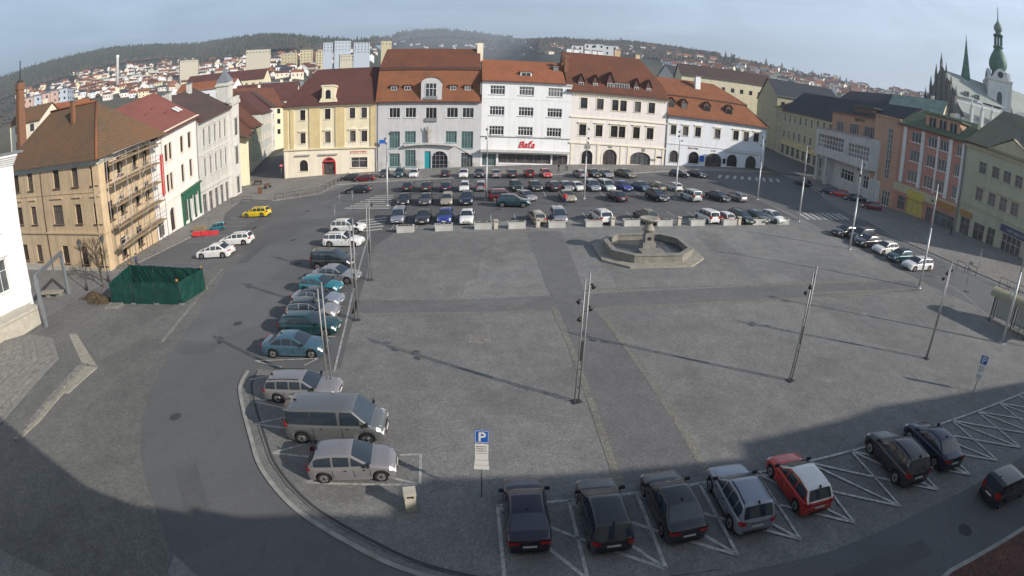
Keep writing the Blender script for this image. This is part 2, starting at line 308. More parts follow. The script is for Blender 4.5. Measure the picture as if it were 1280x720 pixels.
for n, c in dict(black=(.020,.022,.030), darkgrey=(.045,.047,.05), grey=(.10,.105,.11), silver=(.30,.30,.32), warmsilver=(.27,.265,.28), bluesilver=(.27,.30,.36), white=(.78,.78,.77), purpleblack=(.022,.016,.035), navy=(.018,.025,.06), blue=(.03,.06,.32), steelblue=(.065,.14,.20), darkteal=(.02,.07,.085), teal=(.03,.22,.27), greenblack=(.012,.03,.026), red=(.50,.03,.025), darkred=(.16,.015,.025), yellow=(.75,.56,.02), beige=(.42,.38,.29), olive=(.14,.14,.10), vangrey=(.16,.17,.18), greenwhite=(.55,.62,.60), rustgold=(.25,.13,.04)).items():
    paint(n, c, metal=0 if n in ('white','red','yellow','black') else .35)
mat('car_glass', (.026,.038,.055), rough=.04, spec=1.0); mat('tyre', (.018,.018,.018), rough=.85); mat('rim', (.42,.42,.43), rough=.35, metal=.7)
mat('trim', (.02,.02,.022), rough=.6); mat('lens_white', (.62,.64,.66), rough=.15, spec=.6); mat('lens_red', (.38,.015,.015), rough=.2, spec=.6); mat('plate', (.62,.62,.60), rough=.5)
mat('chrome', (.6,.6,.6), rough=.2, metal=.9)
def make_car(kind):
    T = CT[kind]; L, W, Ht, zb = T['L'], T['W'], T['H'], T['zb']; D, Cc, B, A = T['g']; R = T['r']
    X = lambda s: (s-.5)*L
    def hw(s): return W/2*(.80+.20*(max(0, 1-abs(2*s-1)**6))**.5)
    def zt(s): return pw(T['top'], s)
    def zr(s):
        z = pw([(D, zt(D)-.01), (Cc, T['zc']), ((Cc+B)/2, Ht), (B, Ht-.035), (A, zt(A)-.01)], s)
        return z
    def zbelt(s): return zt(s)-.015
    def wid(s, z):   # half width of the greenhouse at height z
        t = max(0, min(1, (z-zbelt(s))/(Ht-zbelt(s)))); return hw(s)*(.945-.235*t**1.2 if kind not in ('van','mpv') else .965-.13*t**1.5)
    root = empty(kind, (0,0,0)); b = MB()
    ss = set([0,.006,.015,.03,.05,.08,.11,.14,.5,.55,.6,.65,.7,.74,.78,.86,.9,.93,.955,.975,.988,1,D,A,.35,.42])
    Ra = R+.075
    for ws in T['wh']:
        for k in range(-7, 8): ss.add(ws+sin(k/7*pi/2)*Ra/L*1.001)
    ss = sorted(s for s in ss if 0 <= s <= 1)
    rows = []
    for s in ss:
        w = hw(s); z = zt(s); cr = .035 if .05 < s < .95 else .015; za = 0
        for ws in T['wh']:
            dx = (s-ws)*L
            if abs(dx) < Ra: za = R+math.sqrt(Ra*Ra-dx*dx)
        base = zb+(.12 if s < .01 or s > .99 else .05 if s < .03 or s > .97 else 0)
        pr = [(0, z+cr), (.5*w, z+cr*.8), (.8*w, z+.25*cr), (.93*w, z-.03), (.985*w, z-.11), (w, z-.26 if z-.26 > .5 else .5), (w*.985, .40), (.955*w, base)]
        pr = [(y, zz if i < 4 else max(zz, min(za, z-.05) if i == 4 else za if i > 5 else min(za+.001, z-.06))) for i, (y, zz) in enumerate(pr)]
        rows.append([(X(s), y, zz) for y, zz in pr[::-1]]+[(X(s), -y, zz) for y, zz in pr[1:]])
    b.grid(rows, m=0, mf=lambda j, i: 2 if (i in (0, 13) and kind in ('suv',)) else 0)
    b.poly(rows[0][::-1], 0, True); b.poly(rows[-1], 0, True)
    b.box(X(.03), X(.97), -W*.40, W*.40, zb+.01, .52, 2)
    # greenhouse
    gs = sorted(set([D, lerp(D,Cc,.5), lerp(D,Cc,.85), Cc, lerp(Cc,B,.15), lerp(Cc,B,.5), lerp(Cc,B,.85), B, lerp(B,A,.08), lerp(B,A,.5), A]))
    rows = []
    for s in gs:
        z = zr(s); zb_ = zbelt(s)-.03; e = min(.05, max(.0, (z-zb_)*.3)); wr = wid(s, z-e)
        pr = [(0, z+.03), (.55*wr, z+.022), (.86*wr, z), (.965*wr, z-e*.35), (wr, z-e), (wid(s, (z+zb_)/2), (z+zb_)/2), (hw(s)*.95, zb_)]
        rows.append([(X(s), y, zz) for y, zz in pr[::-1]]+[(X(s), -y, zz) for y, zz in pr[1:]])
    b.grid(rows, mf=lambda j, i: 1 if 2 <= i <= 9 else 0)
    for s in (T['wh']): pass
    # door seams and sills
    for s in ([.30,.54,.72] if kind != 'van' else [.31,.60,.82]):
        for sg in (-1, 1): b.box(X(s)-.011, X(s)+.011, sg*hw(s)*.99, sg*(hw(s)+.003), .38, zt(s)-.16, 2)
    for sg in (-1, 1):
        for s in ([.45,.66] if kind != 'van' else [.40,.66]): b.box(X(s)-.08, X(s)+.05, min(sg*hw(s)*.985, sg*(hw(s)+.02)), max(sg*hw(s)*.985, sg*(hw(s)+.02)), zt(s)-.20, zt(s)-.165, 2)
    b.box(X(1)-.05, X(1)+.012, -W*.24, W*.24, .36, .50, 2); b.box(X(1)-.12, X(1)-.004, -W*.16, W*.16, .56, zt(.985)-.04, 2)
    b.box(X(0)-.012, X(0)+.05, -W*.30, W*.30, zb+.10, zb+.22, 2)
    b.box(X(0)-.016, X(0)-.002, -hw(0)*.93, hw(0)*.93, .52, .535, 2); zt_ = zt(.03)-.05
    if kind != 'sedan': b.box(X(.004)-.018, X(.004), -hw(0)*.60, hw(0)*.60, zt_-.10, zt_-.085, 2)
    b.box(X(.10), X(.13), -.02, .02, (zr(Cc+.02) if kind != 'sedan' else 1.42), (zr(Cc+.02) if kind != 'sedan' else 1.42)+.12, 2) if kind != 'sedan' else b.box(X(Cc+.02), X(Cc+.05), -.02, .02, 1.43, 1.53, 2)
    for sg in (-1, 1): b.box(X(.985), X(.999), min(sg*.42, sg*.72), max(sg*.42, sg*.72), .33, .43, 2)
    body = b.build('body', [M('paint_grey'), M('paint_grey'), M('trim')], root)
    for i in (0, 1): body.material_slots[i].link = 'OBJECT'
    def panel(name, s0, s1, f0, f1, axis):
        g = MB(); rws = []
        for i in range(7):
            s = lerp(s0, s1, i/6); row = []
            for j in range(9):
                y = lerp(-1, 1, j/8); z = zr(s); e = min(.05, max(0, (z-zbelt(s)+.03)*.3)); wr = wid(s, z-e)
                yy = y*lerp(f0, f1, i/6)*wr; zz = z+.03-.03*min(1, (abs(yy)/(.86*wr))**2)
                row.append((X(s), yy, zz))
            rws.append(row)
        nrm = (Vector(rws[6][4])-Vector(rws[0][4])).cross(Vector(rws[0][8])-Vector(rws[0][0])); nrm.normalize()
        if nrm.z < 0: nrm = -nrm
        g.grid([[tuple(Vector(p)+nrm*.012) for p in r] for r in rws]); return g.build(name, M('car_glass'), root)
    panel('windscreen', lerp(B,A,.06), lerp(B,A,.95), .86, .93, 0)
    if kind in ('van','mpv','estate','suv','hatch'): panel('rear_window', lerp(D,Cc,.12 if kind not in('van','mpv') else .2), lerp(D,Cc,.90), .84, .84, 0)
    else: panel('rear_window', lerp(D,Cc,.08), lerp(D,Cc,.93), .88, .86, 0)
    for sg in (-1, 1):
        g = MB()
        for (s0, s1) in T['sw']:
            if kind == 'van' and s0 > .5: s1 = .78
            rws = []
            for i in range(6):
                s = lerp(s0, s1, i/5); z0 = zbelt(s)+.045; z1 = zr(s)-.085
                z1 = max(z1, z0+.015)
                rws.append([(X(s), sg*(wid(s, lerp(z0, z1, t))+.011+(.012 if .2 < t < .8 else 0)), lerp(z0, z1, t)) for t in (0, .33, .66, 1)])
            g.grid(rws)
        g.build('side_window', M('car_glass'), root)
    wb = MB(); wb.tube((0,-.105,0), (0,.105,0), R, n=20)
    rb = MB(); rb.tube((0,-.112,0), (0,.112,0), R*.64, n=16); rb.tube((0,-.118,0), (0,.118,0), R*.18, n=8, m=1)
    for k in range(5):
        a = 2*pi*k/5
        for sg in (-1, 1): rb.bar((R*.18*cos(a), sg*.113, R*.18*sin(a)), (R*.6*cos(a), sg*.113, R*.6*sin(a)), .014, .03, 1)
    first = None
    for ws in T['wh']:
        for sg in (-1, 1):
            if first is None:
                first = wb.build('wheel', M('tyre'), root); rim = rb.build('rim', [M('rim'), M('trim')], first); wo = first
            else:
                wo = first.copy(); C.objects.link(wo); wo.parent = root; ro = rim.copy(); C.objects.link(ro); ro.parent = wo
            wo.location = (X(ws), sg*(W/2-.125), R)
    zl = zt(.93)-.10
    for sg in (-1, 1):
        g = MB()
        pts = []
        for s, dz in ((.925,.0),(.965,-.03),(.992,-.06)):
            w = hw(s); zz = zt(s)
            pts.append([(X(s)+.012, sg*(w*.60 if s > .95 else w*.78), zz-.015+.02), (X(s)+.014, sg*(w*.93), zz-.035+.012), (X(s)+.016, sg*(w+.012), zz-.13)])
        g.grid(pts); g.build('headlight', M('lens_white'), root)
        g = MB(); tall = kind in ('van','mpv','suv','hatch','estate')
        z1 = zt(.03)-.02+(.22 if kind in ('van','mpv') else .04 if tall else -.02); z0 = z1-(.42 if kind in ('van','mpv') else .24 if tall else .17)
        y0 = hw(0)*(.74 if tall else .55); w_ = [(X(0)-.014, y0), (X(0)-.014, hw(0)*.985), (X(.008)-.004, hw(.008)+.010), (X(.026), hw(.026)+.010), (X(.048), hw(.048)+.008)]; zz = [z0, lerp(z0, z1, .5), z1-.03*0]
        g.grid([[(x, sg*y, z+(.0 if k < 3 else (-.02 if z > z0 else .02)*(k-2))) for k, (x, y) in enumerate(w_)] for z in zz]); g.build('tail_light', M('lens_red'), root)
        g = MB(); s = A-.035; y = hw(s)*.93
        g.box(X(s)-.05, X(s)+.05, min(sg*y, sg*(y+.22)), max(sg*y, sg*(y+.22)), zt(s)+.03, zt(s)+.17); g.build('wing_mirror', M('trim'), root)
    for s, x in ((0, X(0)-.022), (1, X(1)+.016)):
        g = MB(); z = (.70 if kind in ('suv','mpv','van') else .60) if s == 0 else .43; g.box(x-.006, x+.006, -.26, .26, z, z+.11); g.build('number_plate', M('plate'), root)
    if kind in ('estate','suv'):
        for sg in (-1, 1):
            g = MB(); n = 8
            for k in range(n):
                a, c = lerp(Cc+.02, B-.03, k/n), lerp(Cc+.02, B-.03, (k+1)/n); g.bar((X(a), sg*wid(a, zr(a)-.03)*.93, zr(a)+.045), (X(c), sg*wid(c, zr(c)-.03)*.93, zr(c)+.045), .035, .03)
            g.build('roof_rail', M('trim'), root)
    return root
CARS = {k: make_car(k) for k in CT}; CARUSED = set()
def car(kind, colour, x, y, hd, label, group, roof=None, sc=1.0, sx=1.0, name='parked_car', cat='car', glass=None):
    """hd: heading in degrees, 0 = +x"""
    if kind in CARUSED: r = copy_tree(CARS[kind])
    else: r = CARS[kind]; CARUSED.add(kind)
    r.name = name; r.location = (x, y, gz(x, y)+.012); on_slope(r, radians(hd)); r.scale = (sc*sx*.905, sc*.905, sc*.905)
    tag(r, label, cat, group)
    for ch in r.children:
        if ch.name.split('.')[0] == 'body':
            ch.material_slots[0].link = 'OBJECT'; ch.material_slots[1].link = 'OBJECT'
            ch.material_slots[0].material = M('paint_'+colour); ch.material_slots[1].material = M('paint_'+(roof or colour))
        if colour in ('purpleblack',) and ch.name.startswith('wing_mirror'): pass
    return r
# ------------------------------------------------------------------ terrain, square, roads, markings
SKY = [(-60,128),(0,95),(30,84),(60,75),(100,65),(140,57),(190,53),(240,53),(285,46),(330,40),(365,42),(400,47),(440,49),(480,46),(515,39),(550,37),(590,40),(620,45),(660,47),(700,46),(740,49),(790,50),(820,54),(860,60),(900,66),(940,73),(980,82),(1020,91),(1060,100),(1100,108),(1140,114),(1200,126),(1290,142)]
SKY = [(a, b+(5 if a < 480 else 3)) for a, b in SKY]        # the trees stand on top of the ridge
SKYT = sorted((math.degrees(atan2(ray(a, b).x, ray(a, b).y)), math.degrees(math.asin(ray(a, b).normalized().z))) for a, b in SKY)
DRT = [(-90,1500),(-50,1500),(-34,1700),(-24,1100),(-16,1300),(-12,3200),(-2,3400),(2,1300),(12,1200),(22,900),(45,900),(90,900)]
def skyE(az):
    if az < SKYT[0][0]: return max(0, SKYT[0][1]-(SKYT[0][0]-az)*.05)
    if az > SKYT[-1][0]: return max(0, SKYT[-1][1]-(az-SKYT[-1][0])*.05)
    return pw(SKYT, az)
D0 = 112.0
def e0(az):
    a = radians(az); x, y = D0*sin(a), D0*cos(a); return math.degrees(atan2(gz(x, y)-H, D0))
def Dr(az): return pw(DRT, max(-90, min(90, az)))
def tz(x, y):
    d = hypot(x, y)
    if d <= D0: return gz(x, y)
    az = math.degrees(atan2(x, y)); a = abs(az); k = 1 if a < 80 else max(0, 1-(a-80)/25)
    if k == 0: return gz(x/d*D0, y/d*D0)
    dr = Dr(az); E = skyE(az); ea = e0(az)
    t = min(1, math.log(d/D0)/math.log(dr/D0)); e = ea+(E-ea)*t**.85
    z = H+d*tan(radians(e))
    if d > dr: z = H+dr*tan(radians(E))-(d-dr)*.12
    return z*k+gz(x/d*D0, y/d*D0)*(1-k)
def on_hill(px, py):
    """point of the terrain seen at a pixel of the far town"""
    r = ray(px, py); az = math.degrees(atan2(r.x, r.y)); e = math.degrees(math.asin(r.z)); E = skyE(az); ea = e0(az)
    t = max(0, (e-ea)/(E-ea)); t = min(.995, t)**(1/.85); d = D0*(Dr(az)/D0)**t; a = radians(az)
    x, y = d*sin(a), d*cos(a); return x, y, tz(x, y), d
paving('cobbles', (.182,.184,.184), (.245,.245,.240), (.123,.124,.123), cell=9, patch=.09, jw=.06, amt=.22)
paving('cobbles_dark', (.135,.137,.134), (.180,.180,.174), (.09,.09,.087), cell=7.5, patch=.12, jw=.06, amt=.25)
paving('cobbles_band', (.148,.150,.155), (.188,.189,.193), (.115,.115,.116), cell=9.0, patch=.1, amt=.2)
paving('cobbles_warm', (.19,.185,.168), (.235,.228,.20), (.12,.116,.105), cell=8, patch=.12, amt=.3)
paving('slabs_light', (.21,.208,.192), (.26,.255,.235), (.14,.138,.128), cell=3.0, patch=.5, amt=.35)
paving('slabs_red', (.15,.07,.055), (.11,.055,.045), (.05,.035,.03), cell=6.0, patch=.5, amt=.35)
paving('slabs_walk', (.21,.205,.195), (.27,.262,.25), (.13,.125,.12), cell=3.5, patch=.25, amt=.25)
mat('asphalt', (.140,.144,.150), rough=.9, col2=(.120,.124,.130), vscale=.16, bump=.15, bscale=60)
mat('asphalt_dark', (.065,.068,.072), rough=.9, col2=(.05,.053,.057), vscale=.2, bump=.15, bscale=60)
mat('asphalt_worn', (.132,.132,.136), rough=.9, col2=(.100,.102,.107), vscale=.5, bump=.15, bscale=60)
mat('road_paint', (.58,.58,.56), rough=.75, col2=(.30,.30,.29), vscale=5.0)
mat('road_paint_worn', (.46,.46,.44), rough=.8, col2=(.22,.22,.22), vscale=4.0)
mat('kerb_stone', (.36,.355,.34), rough=.8, col2=(.24,.24,.225), vscale=1.6, bump=.2, bscale=10)
mat('fields', (.060,.068,.042), rough=1, col2=(.12,.105,.075), vscale=.011, bump=.3, bscale=.3)
m_ = M('fields'); nt = m_.node_tree; L_ = nt.links; b_ = nt.nodes['Principled BSDF']; src_ = b_.inputs['Base Color'].links[0].from_socket     # woods take over higher up
tc_ = N(nt, 'ShaderNodeTexCoord'); sx_ = N(nt, 'ShaderNodeSeparateXYZ'); L_.new(tc_.outputs['Object'], sx_.inputs[0]); n_ = N(nt, 'ShaderNodeTexNoise', Scale=.004, Detail=4.0); L_.new(tc_.outputs['Object'], n_.inputs['Vector'])
a_ = N(nt, 'ShaderNodeMath', operation='MULTIPLY_ADD'); a_.inputs[1].default_value = 130; L_.new(n_.outputs['Fac'], a_.inputs[0]); L_.new(sx_.outputs['Z'], a_.inputs[2])
r_ = N(nt, 'ShaderNodeMapRange'); r_.inputs['From Min'].default_value = 145; r_.inputs['From Max'].default_value = 165; L_.new(a_.outputs[0], r_.inputs['Value'])
x_ = N(nt, 'ShaderNodeMix', data_type='RGBA'); x_.inputs['B'].default_value = (.045,.052,.038,1); L_.new(src_, x_.inputs['A']); L_.new(r_.outputs['Result'], x_.inputs['Factor']); L_.new(x_.outputs['Result'], b_.inputs['Base Color'])
worn('cobbles', .0, .5, (.085,.083,.078)); worn('cobbles_dark', 0, .35, (.07,.07,.066)); worn('cobbles_band', 0, .3, (.08,.08,.08)); worn('asphalt', .16, .42, (.065,.067,.07)); worn('asphalt_worn', .25, .45, (.06,.06,.063))
# far ground: polar sheet to the horizon, coarse outwards
g = MB(); ds = [0]+[D0*i/12 for i in range(1, 13)]; d = D0
while d < 6500: d *= 1.09; ds.append(d)
azs = [i*2.0 for i in range(-180, 180, 1)]; azs = [-180+i*2 for i in range(180)]
rows = [[(d_*sin(radians(a)), d_*cos(radians(a)), tz(d_*sin(radians(a)), d_*cos(radians(a)))) for a in azs] for d_ in ds[1:]]
g.grid(rows, close=True, smooth=True); g.poly(rows[0][::-1])
for r in (rows,): pass
ter = g.build('ground', M('fields'), fix=True); tag(ter, kind='structure')
LV = .004
def sheet(name, pts, m, lv=1, px=True, kind='structure', thick=0):
    p = [at(*q) for q in pts] if px else pts
    # split long edges is not needed: the square is one plane
    b = MB(); z = lv*LV
    if thick:
        b.prism([(x, y, gz(x, y)) for x, y in p], -.2, thick)
    else: b.poly([(x, y, gz(x, y)+z) for x, y in p])
    o = b.build(name, M(m), fix=True); tag(o, kind=kind); return o
def strip(mb, pts, w, lv=6, world=False, z=None, side=0):
    """flat painted strip along a line of world points"""
    P = [Vector(p).to_2d() if world else Vector(at(*p)) for p in pts]; L, R = [], []
    for i, p in enumerate(P):
        a = P[max(0, i-1)]; c = P[min(len(P)-1, i+1)]; d = (c-a).normalized(); n = Vector((-d.y, d.x))*w/2; o = n*side
        L.append(p+n+o); R.append(p-n+o)
    zz = lv*LV if z is None else z
    for i in range(len(P)-1): mb.poly([(q.x, q.y, gz(q.x, q.y)+zz) for q in (R[i], R[i+1], L[i+1], L[i])])
def raised(mb, pts, w, h, m=0):
    P = [Vector(p) for p in pts]
    for i in range(len(P)-1):
        a, c = P[i], P[i+1]; d = (c-a).normalized(); n = Vector((-d.y, d.x))*w/2
        q = [a+n, a-n, c-n, c+n]
        mb.prism([(v.x, v.y, gz(v.x, v.y)) for v in q][::-1], -.1, h, m)
WB = dict(px=False)
# whole square floor: small setts
sheet('square_pavement', [(-75,2),(75,2),(75,60),(66,97),(60,109),(-46,97.5),(-52,90),(-75,95)], 'cobbles', 1, **WB)
sheet('west_pavement', [(-12,8),(-45,8),(-42.2,30),(-41.2,44),(-27.5,43.5),(-24.9,35),(-23.5,27),(-21.5,21),(-18,15.5),(-14,12)], 'cobbles_dark', 1.5, **WB)
# left road: asphalt, its curved edge and the older sett strip west of it
roadL = [(-2.0,6.5),(-8,8.8),(-12.4,10.9),(-14.4,12.8),(-16.2,14.5),(-17.8,16.3),(-19.3,18.5),(-20.9,21.5),(-22.1,24.8),(-23.5,30.1),(-24.7,35.3),(-27.2,42.5),(-33,43.4),(-41.3,44),(-42.5,66),(-44.2,76),(-37.5,74.2),(-30.6,77.7),(-28,85),(60,97),(59,95),(50.4,74),(48.5,53.4),(50.8,43.0),(53.9,34.6),(60,20),(44,20),(43,30),(40.2,38),(38.6,50),(38.2,62),(37.0,75.2),(-12,70),(-12,57.5),(-13.8,49.4),(-9.6,25.4),(-11.5,24.6)]
sheet('road', roadL+[(-15.3,23.4),(-13.8,20.9),(-12.1,18.4),(-10.9,16.7),(-9.5,15.3),(-8.1,14.2),(-6.7,13.5),(-5.3,12.7),(-3.8,12.2),(-2.2,11.6),(2,10.9),(12,11.3),(25,13.2),(42,16.2),(55,19),(62,14),(60,6.5)], 'asphalt', 2, **WB)
sheet('parking_lot', [(-13.6,49.4),(-12.2,57.2),(37.2,61.0),(37.0,75),(30,92),(-13,84),(-21,80),(-21.5,58),(-20.5,48)], 'asphalt_worn', 3, **WB)
sheet('sett_gutter', [(-2.0,5),(-12.0,9.5),(-12.4,10.9),(-14.4,12.8),(-16.2,14.5),(-17.8,16.3),(-19.3,18.5),(-20.9,21.5),(-22.1,24.8),(-23.5,30.1),(-24.7,35.3),(-27.2,42.5),(-30.7,58.7),(-32.5,58.7),(-29.3,43.5),(-26.5,35.3),(-25.4,30.1),(-24.2,24.8),(-23.0,21.5),(-21.4,18.2),(-19.6,15.6),(-17.6,13.4),(-15,10.9),(-11,8)], 'cobbles_dark', 5, **WB)
sheet('north_road', [(-28,85.5),(-21,80),(-13,84),(30,92.2),(37,76),(50,75),(59,95.5),(61,108),(-10,97)], 'asphalt', 4, **WB)
# darker paving bands crossing the square, pale sett lines along them
sheet('pavement_band', [(-11.6,35.3),(-4.6,35.3),(2.4,36.0),(9.7,36.8),(20.9,37.8),(38.5,39),(38.5,36.8),(19.7,35.0),(9.1,34.1),(2.2,33.3),(-4.3,33.1),(-11.2,32.9)], 'cobbles_band', 2, **WB)
sheet('pavement_band', [(1.3,53.4),(2.1,44.2),(2.6,37.9),(3.3,33.8),(3.8,28.4),(4.4,21.5),(4.8,16.2),(8.3,16.4),(7.8,21.2),(7.1,26.1),(5.7,33.5),(5.4,38),(5.3,44),(4.9,53.7)], 'cobbles_band', 3, **WB)
g = MB()
for l in ([(2.9,34),(3.6,28.4),(4.2,21.5),(4.6,16.2)], [(6.0,33.4),(7.3,26.1),(8.0,21.2),(8.5,16.4)], [(-11,32.8),(-4.3,33.0),(2.2,33.2)], [(7,33.8),(20,34.8),(38,36.6)], [(5.8,37.2),(20.9,38.1),(38,39.2)]): strip(g, l, .38, 4, world=True)
for a, b in (((1010,367),(1148,362)),): strip(g, [a, b], .5, 4)
tag(g.build('pale_sett_line', M('cobbles_warm')), kind='structure')
g = MB()
for px, py, w, l in ((600,424,1.3,1.1),(596,453,.6,.3),(628,322,.8,.5),(948,315,.9,.7),(838,690,1.4,1.1),(512,637,.8,.8)):
    x, y = at(px, py); g.poly([(x+i*w/2, y+j*l/2, gz(x+i*w/2, y+j*l/2)+4*LV) for i, j in ((-1,-1),(1,-1),(1,1),(-1,1))])
tag(g.build('drain_cover', M('slabs_walk')), kind='structure')
g = MB()
for x, y in ((-19.5,31),(-24,52),(-17.5,19.5),(-9,10.2),(6,9.3),(19,10.4),(31,12.4),(-28,66),(47.5,47),(44.5,36),(-20,44),(-2,64),(12,66),(26,65.5)):
    g.poly([(x+.36*cos(a*pi/8), y+.36*sin(a*pi/8), gz(x+.36*cos(a*pi/8), y+.36*sin(a*pi/8))+6*LV) for a in range(16)])
tag(g.build('manhole_cover', M('asphalt_dark')), kind='structure')
g = MB()                                            # old trench repairs in the asphalt
for x, y, w_, l_, a in ((-27,49,1.2,9,.1),(-20.5,27,2.6,1.4,.2),(-13.5,14.6,1.1,3.2,.7),(14,10.0,5,.9,.1),(-33,60,2,5,0),(8,78,9,.8,.1),(50,56,1.0,12,.05),(27,12.2,2.4,1.2,.1)):
    ca, sa = cos(a), sin(a); g.poly([(x+i*w_/2*ca-j*l_/2*sa, y+i*w_/2*sa+j*l_/2*ca, gz(x+i*w_/2*ca-j*l_/2*sa, y+i*w_/2*sa+j*l_/2*ca)+5*LV) for i, j in ((-1,-1),(1,-1),(1,1),(-1,1))])
tag(g.build('asphalt_patch', mat('asphalt_patch', (.095,.098,.103), rough=.9, col2=(.115,.118,.122), vscale=.8)), kind='structure')
# pavements (raised)
sheet('pavement_west', [(-41.6,44),(-40.6,52),(-39.5,62),(-42.5,68),(-45,77.5),(-37.5,74.4),(-30.8,77.9),(-30.6,85.4),(-46.5,96.8),(-54,100),(-50,85),(-46.5,67),(-45,54),(-44.5,44)], 'slabs_walk', thick=.12, **WB)
sheet('pavement_north', [(-30.6,85.4),(-18.9,86.8),(-4.4,88.2),(10.1,90.8),(22,93.5),(35,99.5),(54.5,102.5),(56,107.8),(-46.4,96.8)], 'slabs_walk', thick=.13, **WB)
sheet('pavement_east', [(52.5,108),(56.3,95.2),(51,67.9),(49.3,53.4),(51.8,43.0),(54.9,34.6),(60,20),(80,20),(66,97),(73,108),(80,150),(58,150)], 'slabs_walk', thick=.12, **WB)
g = MB()
raised(g, [(56.2,95.2),(50.9,67.9),(49.2,53.4),(51.7,43.0),(54.8,34.6),(59.9,20)], .16, .125)
tag(g.build('kerb_east', M('kerb_stone')), kind='structure')
g = MB(); raised(g, [(-30.8,85.3),(-19,86.7),(-4.4,88.1),(10.1,90.7),(22,93.4),(35,99.4),(54.5,102.4)], .16, .135); tag(g.build('kerb_north', M('kerb_stone')), kind='structure')
sheet('pavement_south', [(-10,-1),(12,7.2),(16.7,8.6),(22.3,9.1),(40,12),(75,16),(75,-1)], 'slabs_red', thick=.12, **WB)
g = MB(); raised(g, [(8,5.6),(12,7.3),(16.7,8.7),(22.3,9.2),(40,12.1),(75,16.1)], .2, .13); tag(g.build('kerb_south', M('kerb_stone')), kind='structure')
# curved kerb round the south-west corner of the square
K = [(-15.35,24.6),(-15.0,22.9),(-13.8,20.9),(-12.1,18.4),(-10.9,16.7),(-9.5,15.3),(-8.1,14.2),(-6.7,13.4),(-5.3,12.7),(-3.8,12.0),(-2.2,11.5),(0.5,11.0),(4,10.8)]
sheet('corner_pavement', [(x+.45, y+.25) for x, y in K[:-1]]+[(7.5,11.4),(8.5,16.3),(4.6,16.2),(-1.0,15.6),(-9.4,24.6)], 'cobbles', thick=.05, **WB)
def smooth_line(P, n=5):
    P = [Vector(p) for p in P]; out = []
    for i in range(len(P)-1):
        a, b, c, d = P[max(0, i-1)], P[i], P[i+1], P[min(len(P)-1, i+2)]
        for k in range(n): t = k/n; out.append(tuple(.5*((2*b)+(c-a)*t+(2*a-5*b+4*c-d)*t*t+(3*b-a-3*c+d)*t**3)))
    return out+[tuple(P[-1])]
K = smooth_line(K)
g = MB(); raised(g, K, .20, .07); tag(g.build('kerb_corner', M('kerb_stone')), kind='structure')
g = MB(); strip(g, [(x+.62, y+.30) for x, y in K[1:]], .13, z=.056, world=True); tag(g.build('drain_gutter', M('asphalt_dark')), kind='structure')
g = MB(); strip(g, [(-27.9,42.9),(-26.6,37.5),(-24.3,27.6)], .32, 6, world=True); strip(g, [(-39.9,45.0),(-30.4,45.0)], .14, 6, world=True); strip(g, [(-41.1,46),(-40.4,52),(-39.2,62)], .14, 6, world=True)
tag(g.build('pale_edge_line', M('slabs_light')), kind='structure')
# painted markings
g = MB()
def T(k): return (7.9+2.72*k, 15.9+.27*k+.004*k*k)
def Bv(k): return (8.3+2.73*k, 11.9+.235*k+.012*k*k)
for k in range(-3, 11):
    for j in (0, 1, 2):
        if k-j >= -3: strip(g, [T(k-j), Bv(k)], .13, world=True, z=.058)
    if k < 10: strip(g, [T(k), T(k+1)], .13, world=True, z=.058)
tag(g.build('bay_marking', M('road_paint')), kind='structure')
g = MB()
for a, b in (((378,604),(525,607)),((525,607),(526,569)),((526,569),(500,570)),((340,567),(394,553)),((340,567),(386,572)),((378,604),(440,592)),((525,607),(470,593)),((319,531),(362,521)),((319,531),(362,537)),((318,503),(356,497)),((318,503),(356,511)),((318,452),(398,449)),((318,452),(352,460)),((398,449),(380,458)),((310,476),(340,470))):
    strip(g, [a, b], .12, z=.058)
tag(g.build('bay_marking', M('road_paint_worn')), kind='structure')
g = MB(); strip(g, [(418,465),(431,410),(441,365),(449,335),(457,307),(462,290)], .13, 6)
for i in range(8):
    y = 29.3+i*2.45; x = -10.4-.206*(y-25.4); strip(g, [(x, y), (x-1.3, y+.05)], .12, 6, world=True)
tag(g.build('bay_marking', M('road_paint_worn')), kind='structure')
g = MB()                                            # north lot
strip(g, [(-14,55.2),(-5,56.0),(10,57.6),(37,60.8)], .13, 6, world=True)
for i in range(19):
    x = -13.5+i*2.75; y = 56+.115*(x+5)
    if x < 36.5: strip(g, [(x, y), (x-.3, y+4.6)], .12, 6, world=True)
for i in range(14): x = -15+i*2.75; strip(g, [(x, 70.2+.09*x), (x-.2, 74.8+.09*x)], .12, 6, world=True)
for i in range(7): x = -36.6+.0*i; y = 53+i*2.2; strip(g, [(-39.4, y), (-34.0, y-.1)], .1, 6, world=True)
tag(g.build('bay_marking', M('road_paint_worn')), kind='structure')
g = MB()
for i in range(7): strip(g, [(-22.8+i*.35, 66.8+i*1.25), (-16.2-.25*i, 65.8+i*1.4)], .5, 6, world=True)
for i in range(5): strip(g, [(-19.2+.15*i, 54.0+i*1.35), (-14.6-.2*i, 55.4+i*1.35)], .45, 6, world=True)
for i in range(9): strip(g, [(37.2+i*1.55, 91.6-.12*i), (39.2+i*1.5, 95.4-.1*i)], .55, 7, world=True)
for i in range(8): strip(g, [(39.2+i*1.1, 61.6+.15*i), (39.6+i*1.1, 65.4+.15*i)], .5, 7, world=True)
tag(g.build('crosswalk', M('road_paint')), kind='structure')
g = MB()
strip(g, [(46.8,66),(45.9,58),(46.4,50),(48.4,42),(51,34)], .12, 7, world=True); strip(g, [(41.6,30),(43.2,35),(43.6,40)], .12, 7, world=True); strip(g, [(38.4,63.5),(46,60)], .12, 7, world=True)
strip(g, [(-27.5,70),(-26.2,77)], .12, 7, world=True)
tag(g.build('lane_marking', M('road_paint_worn')), kind='structure')

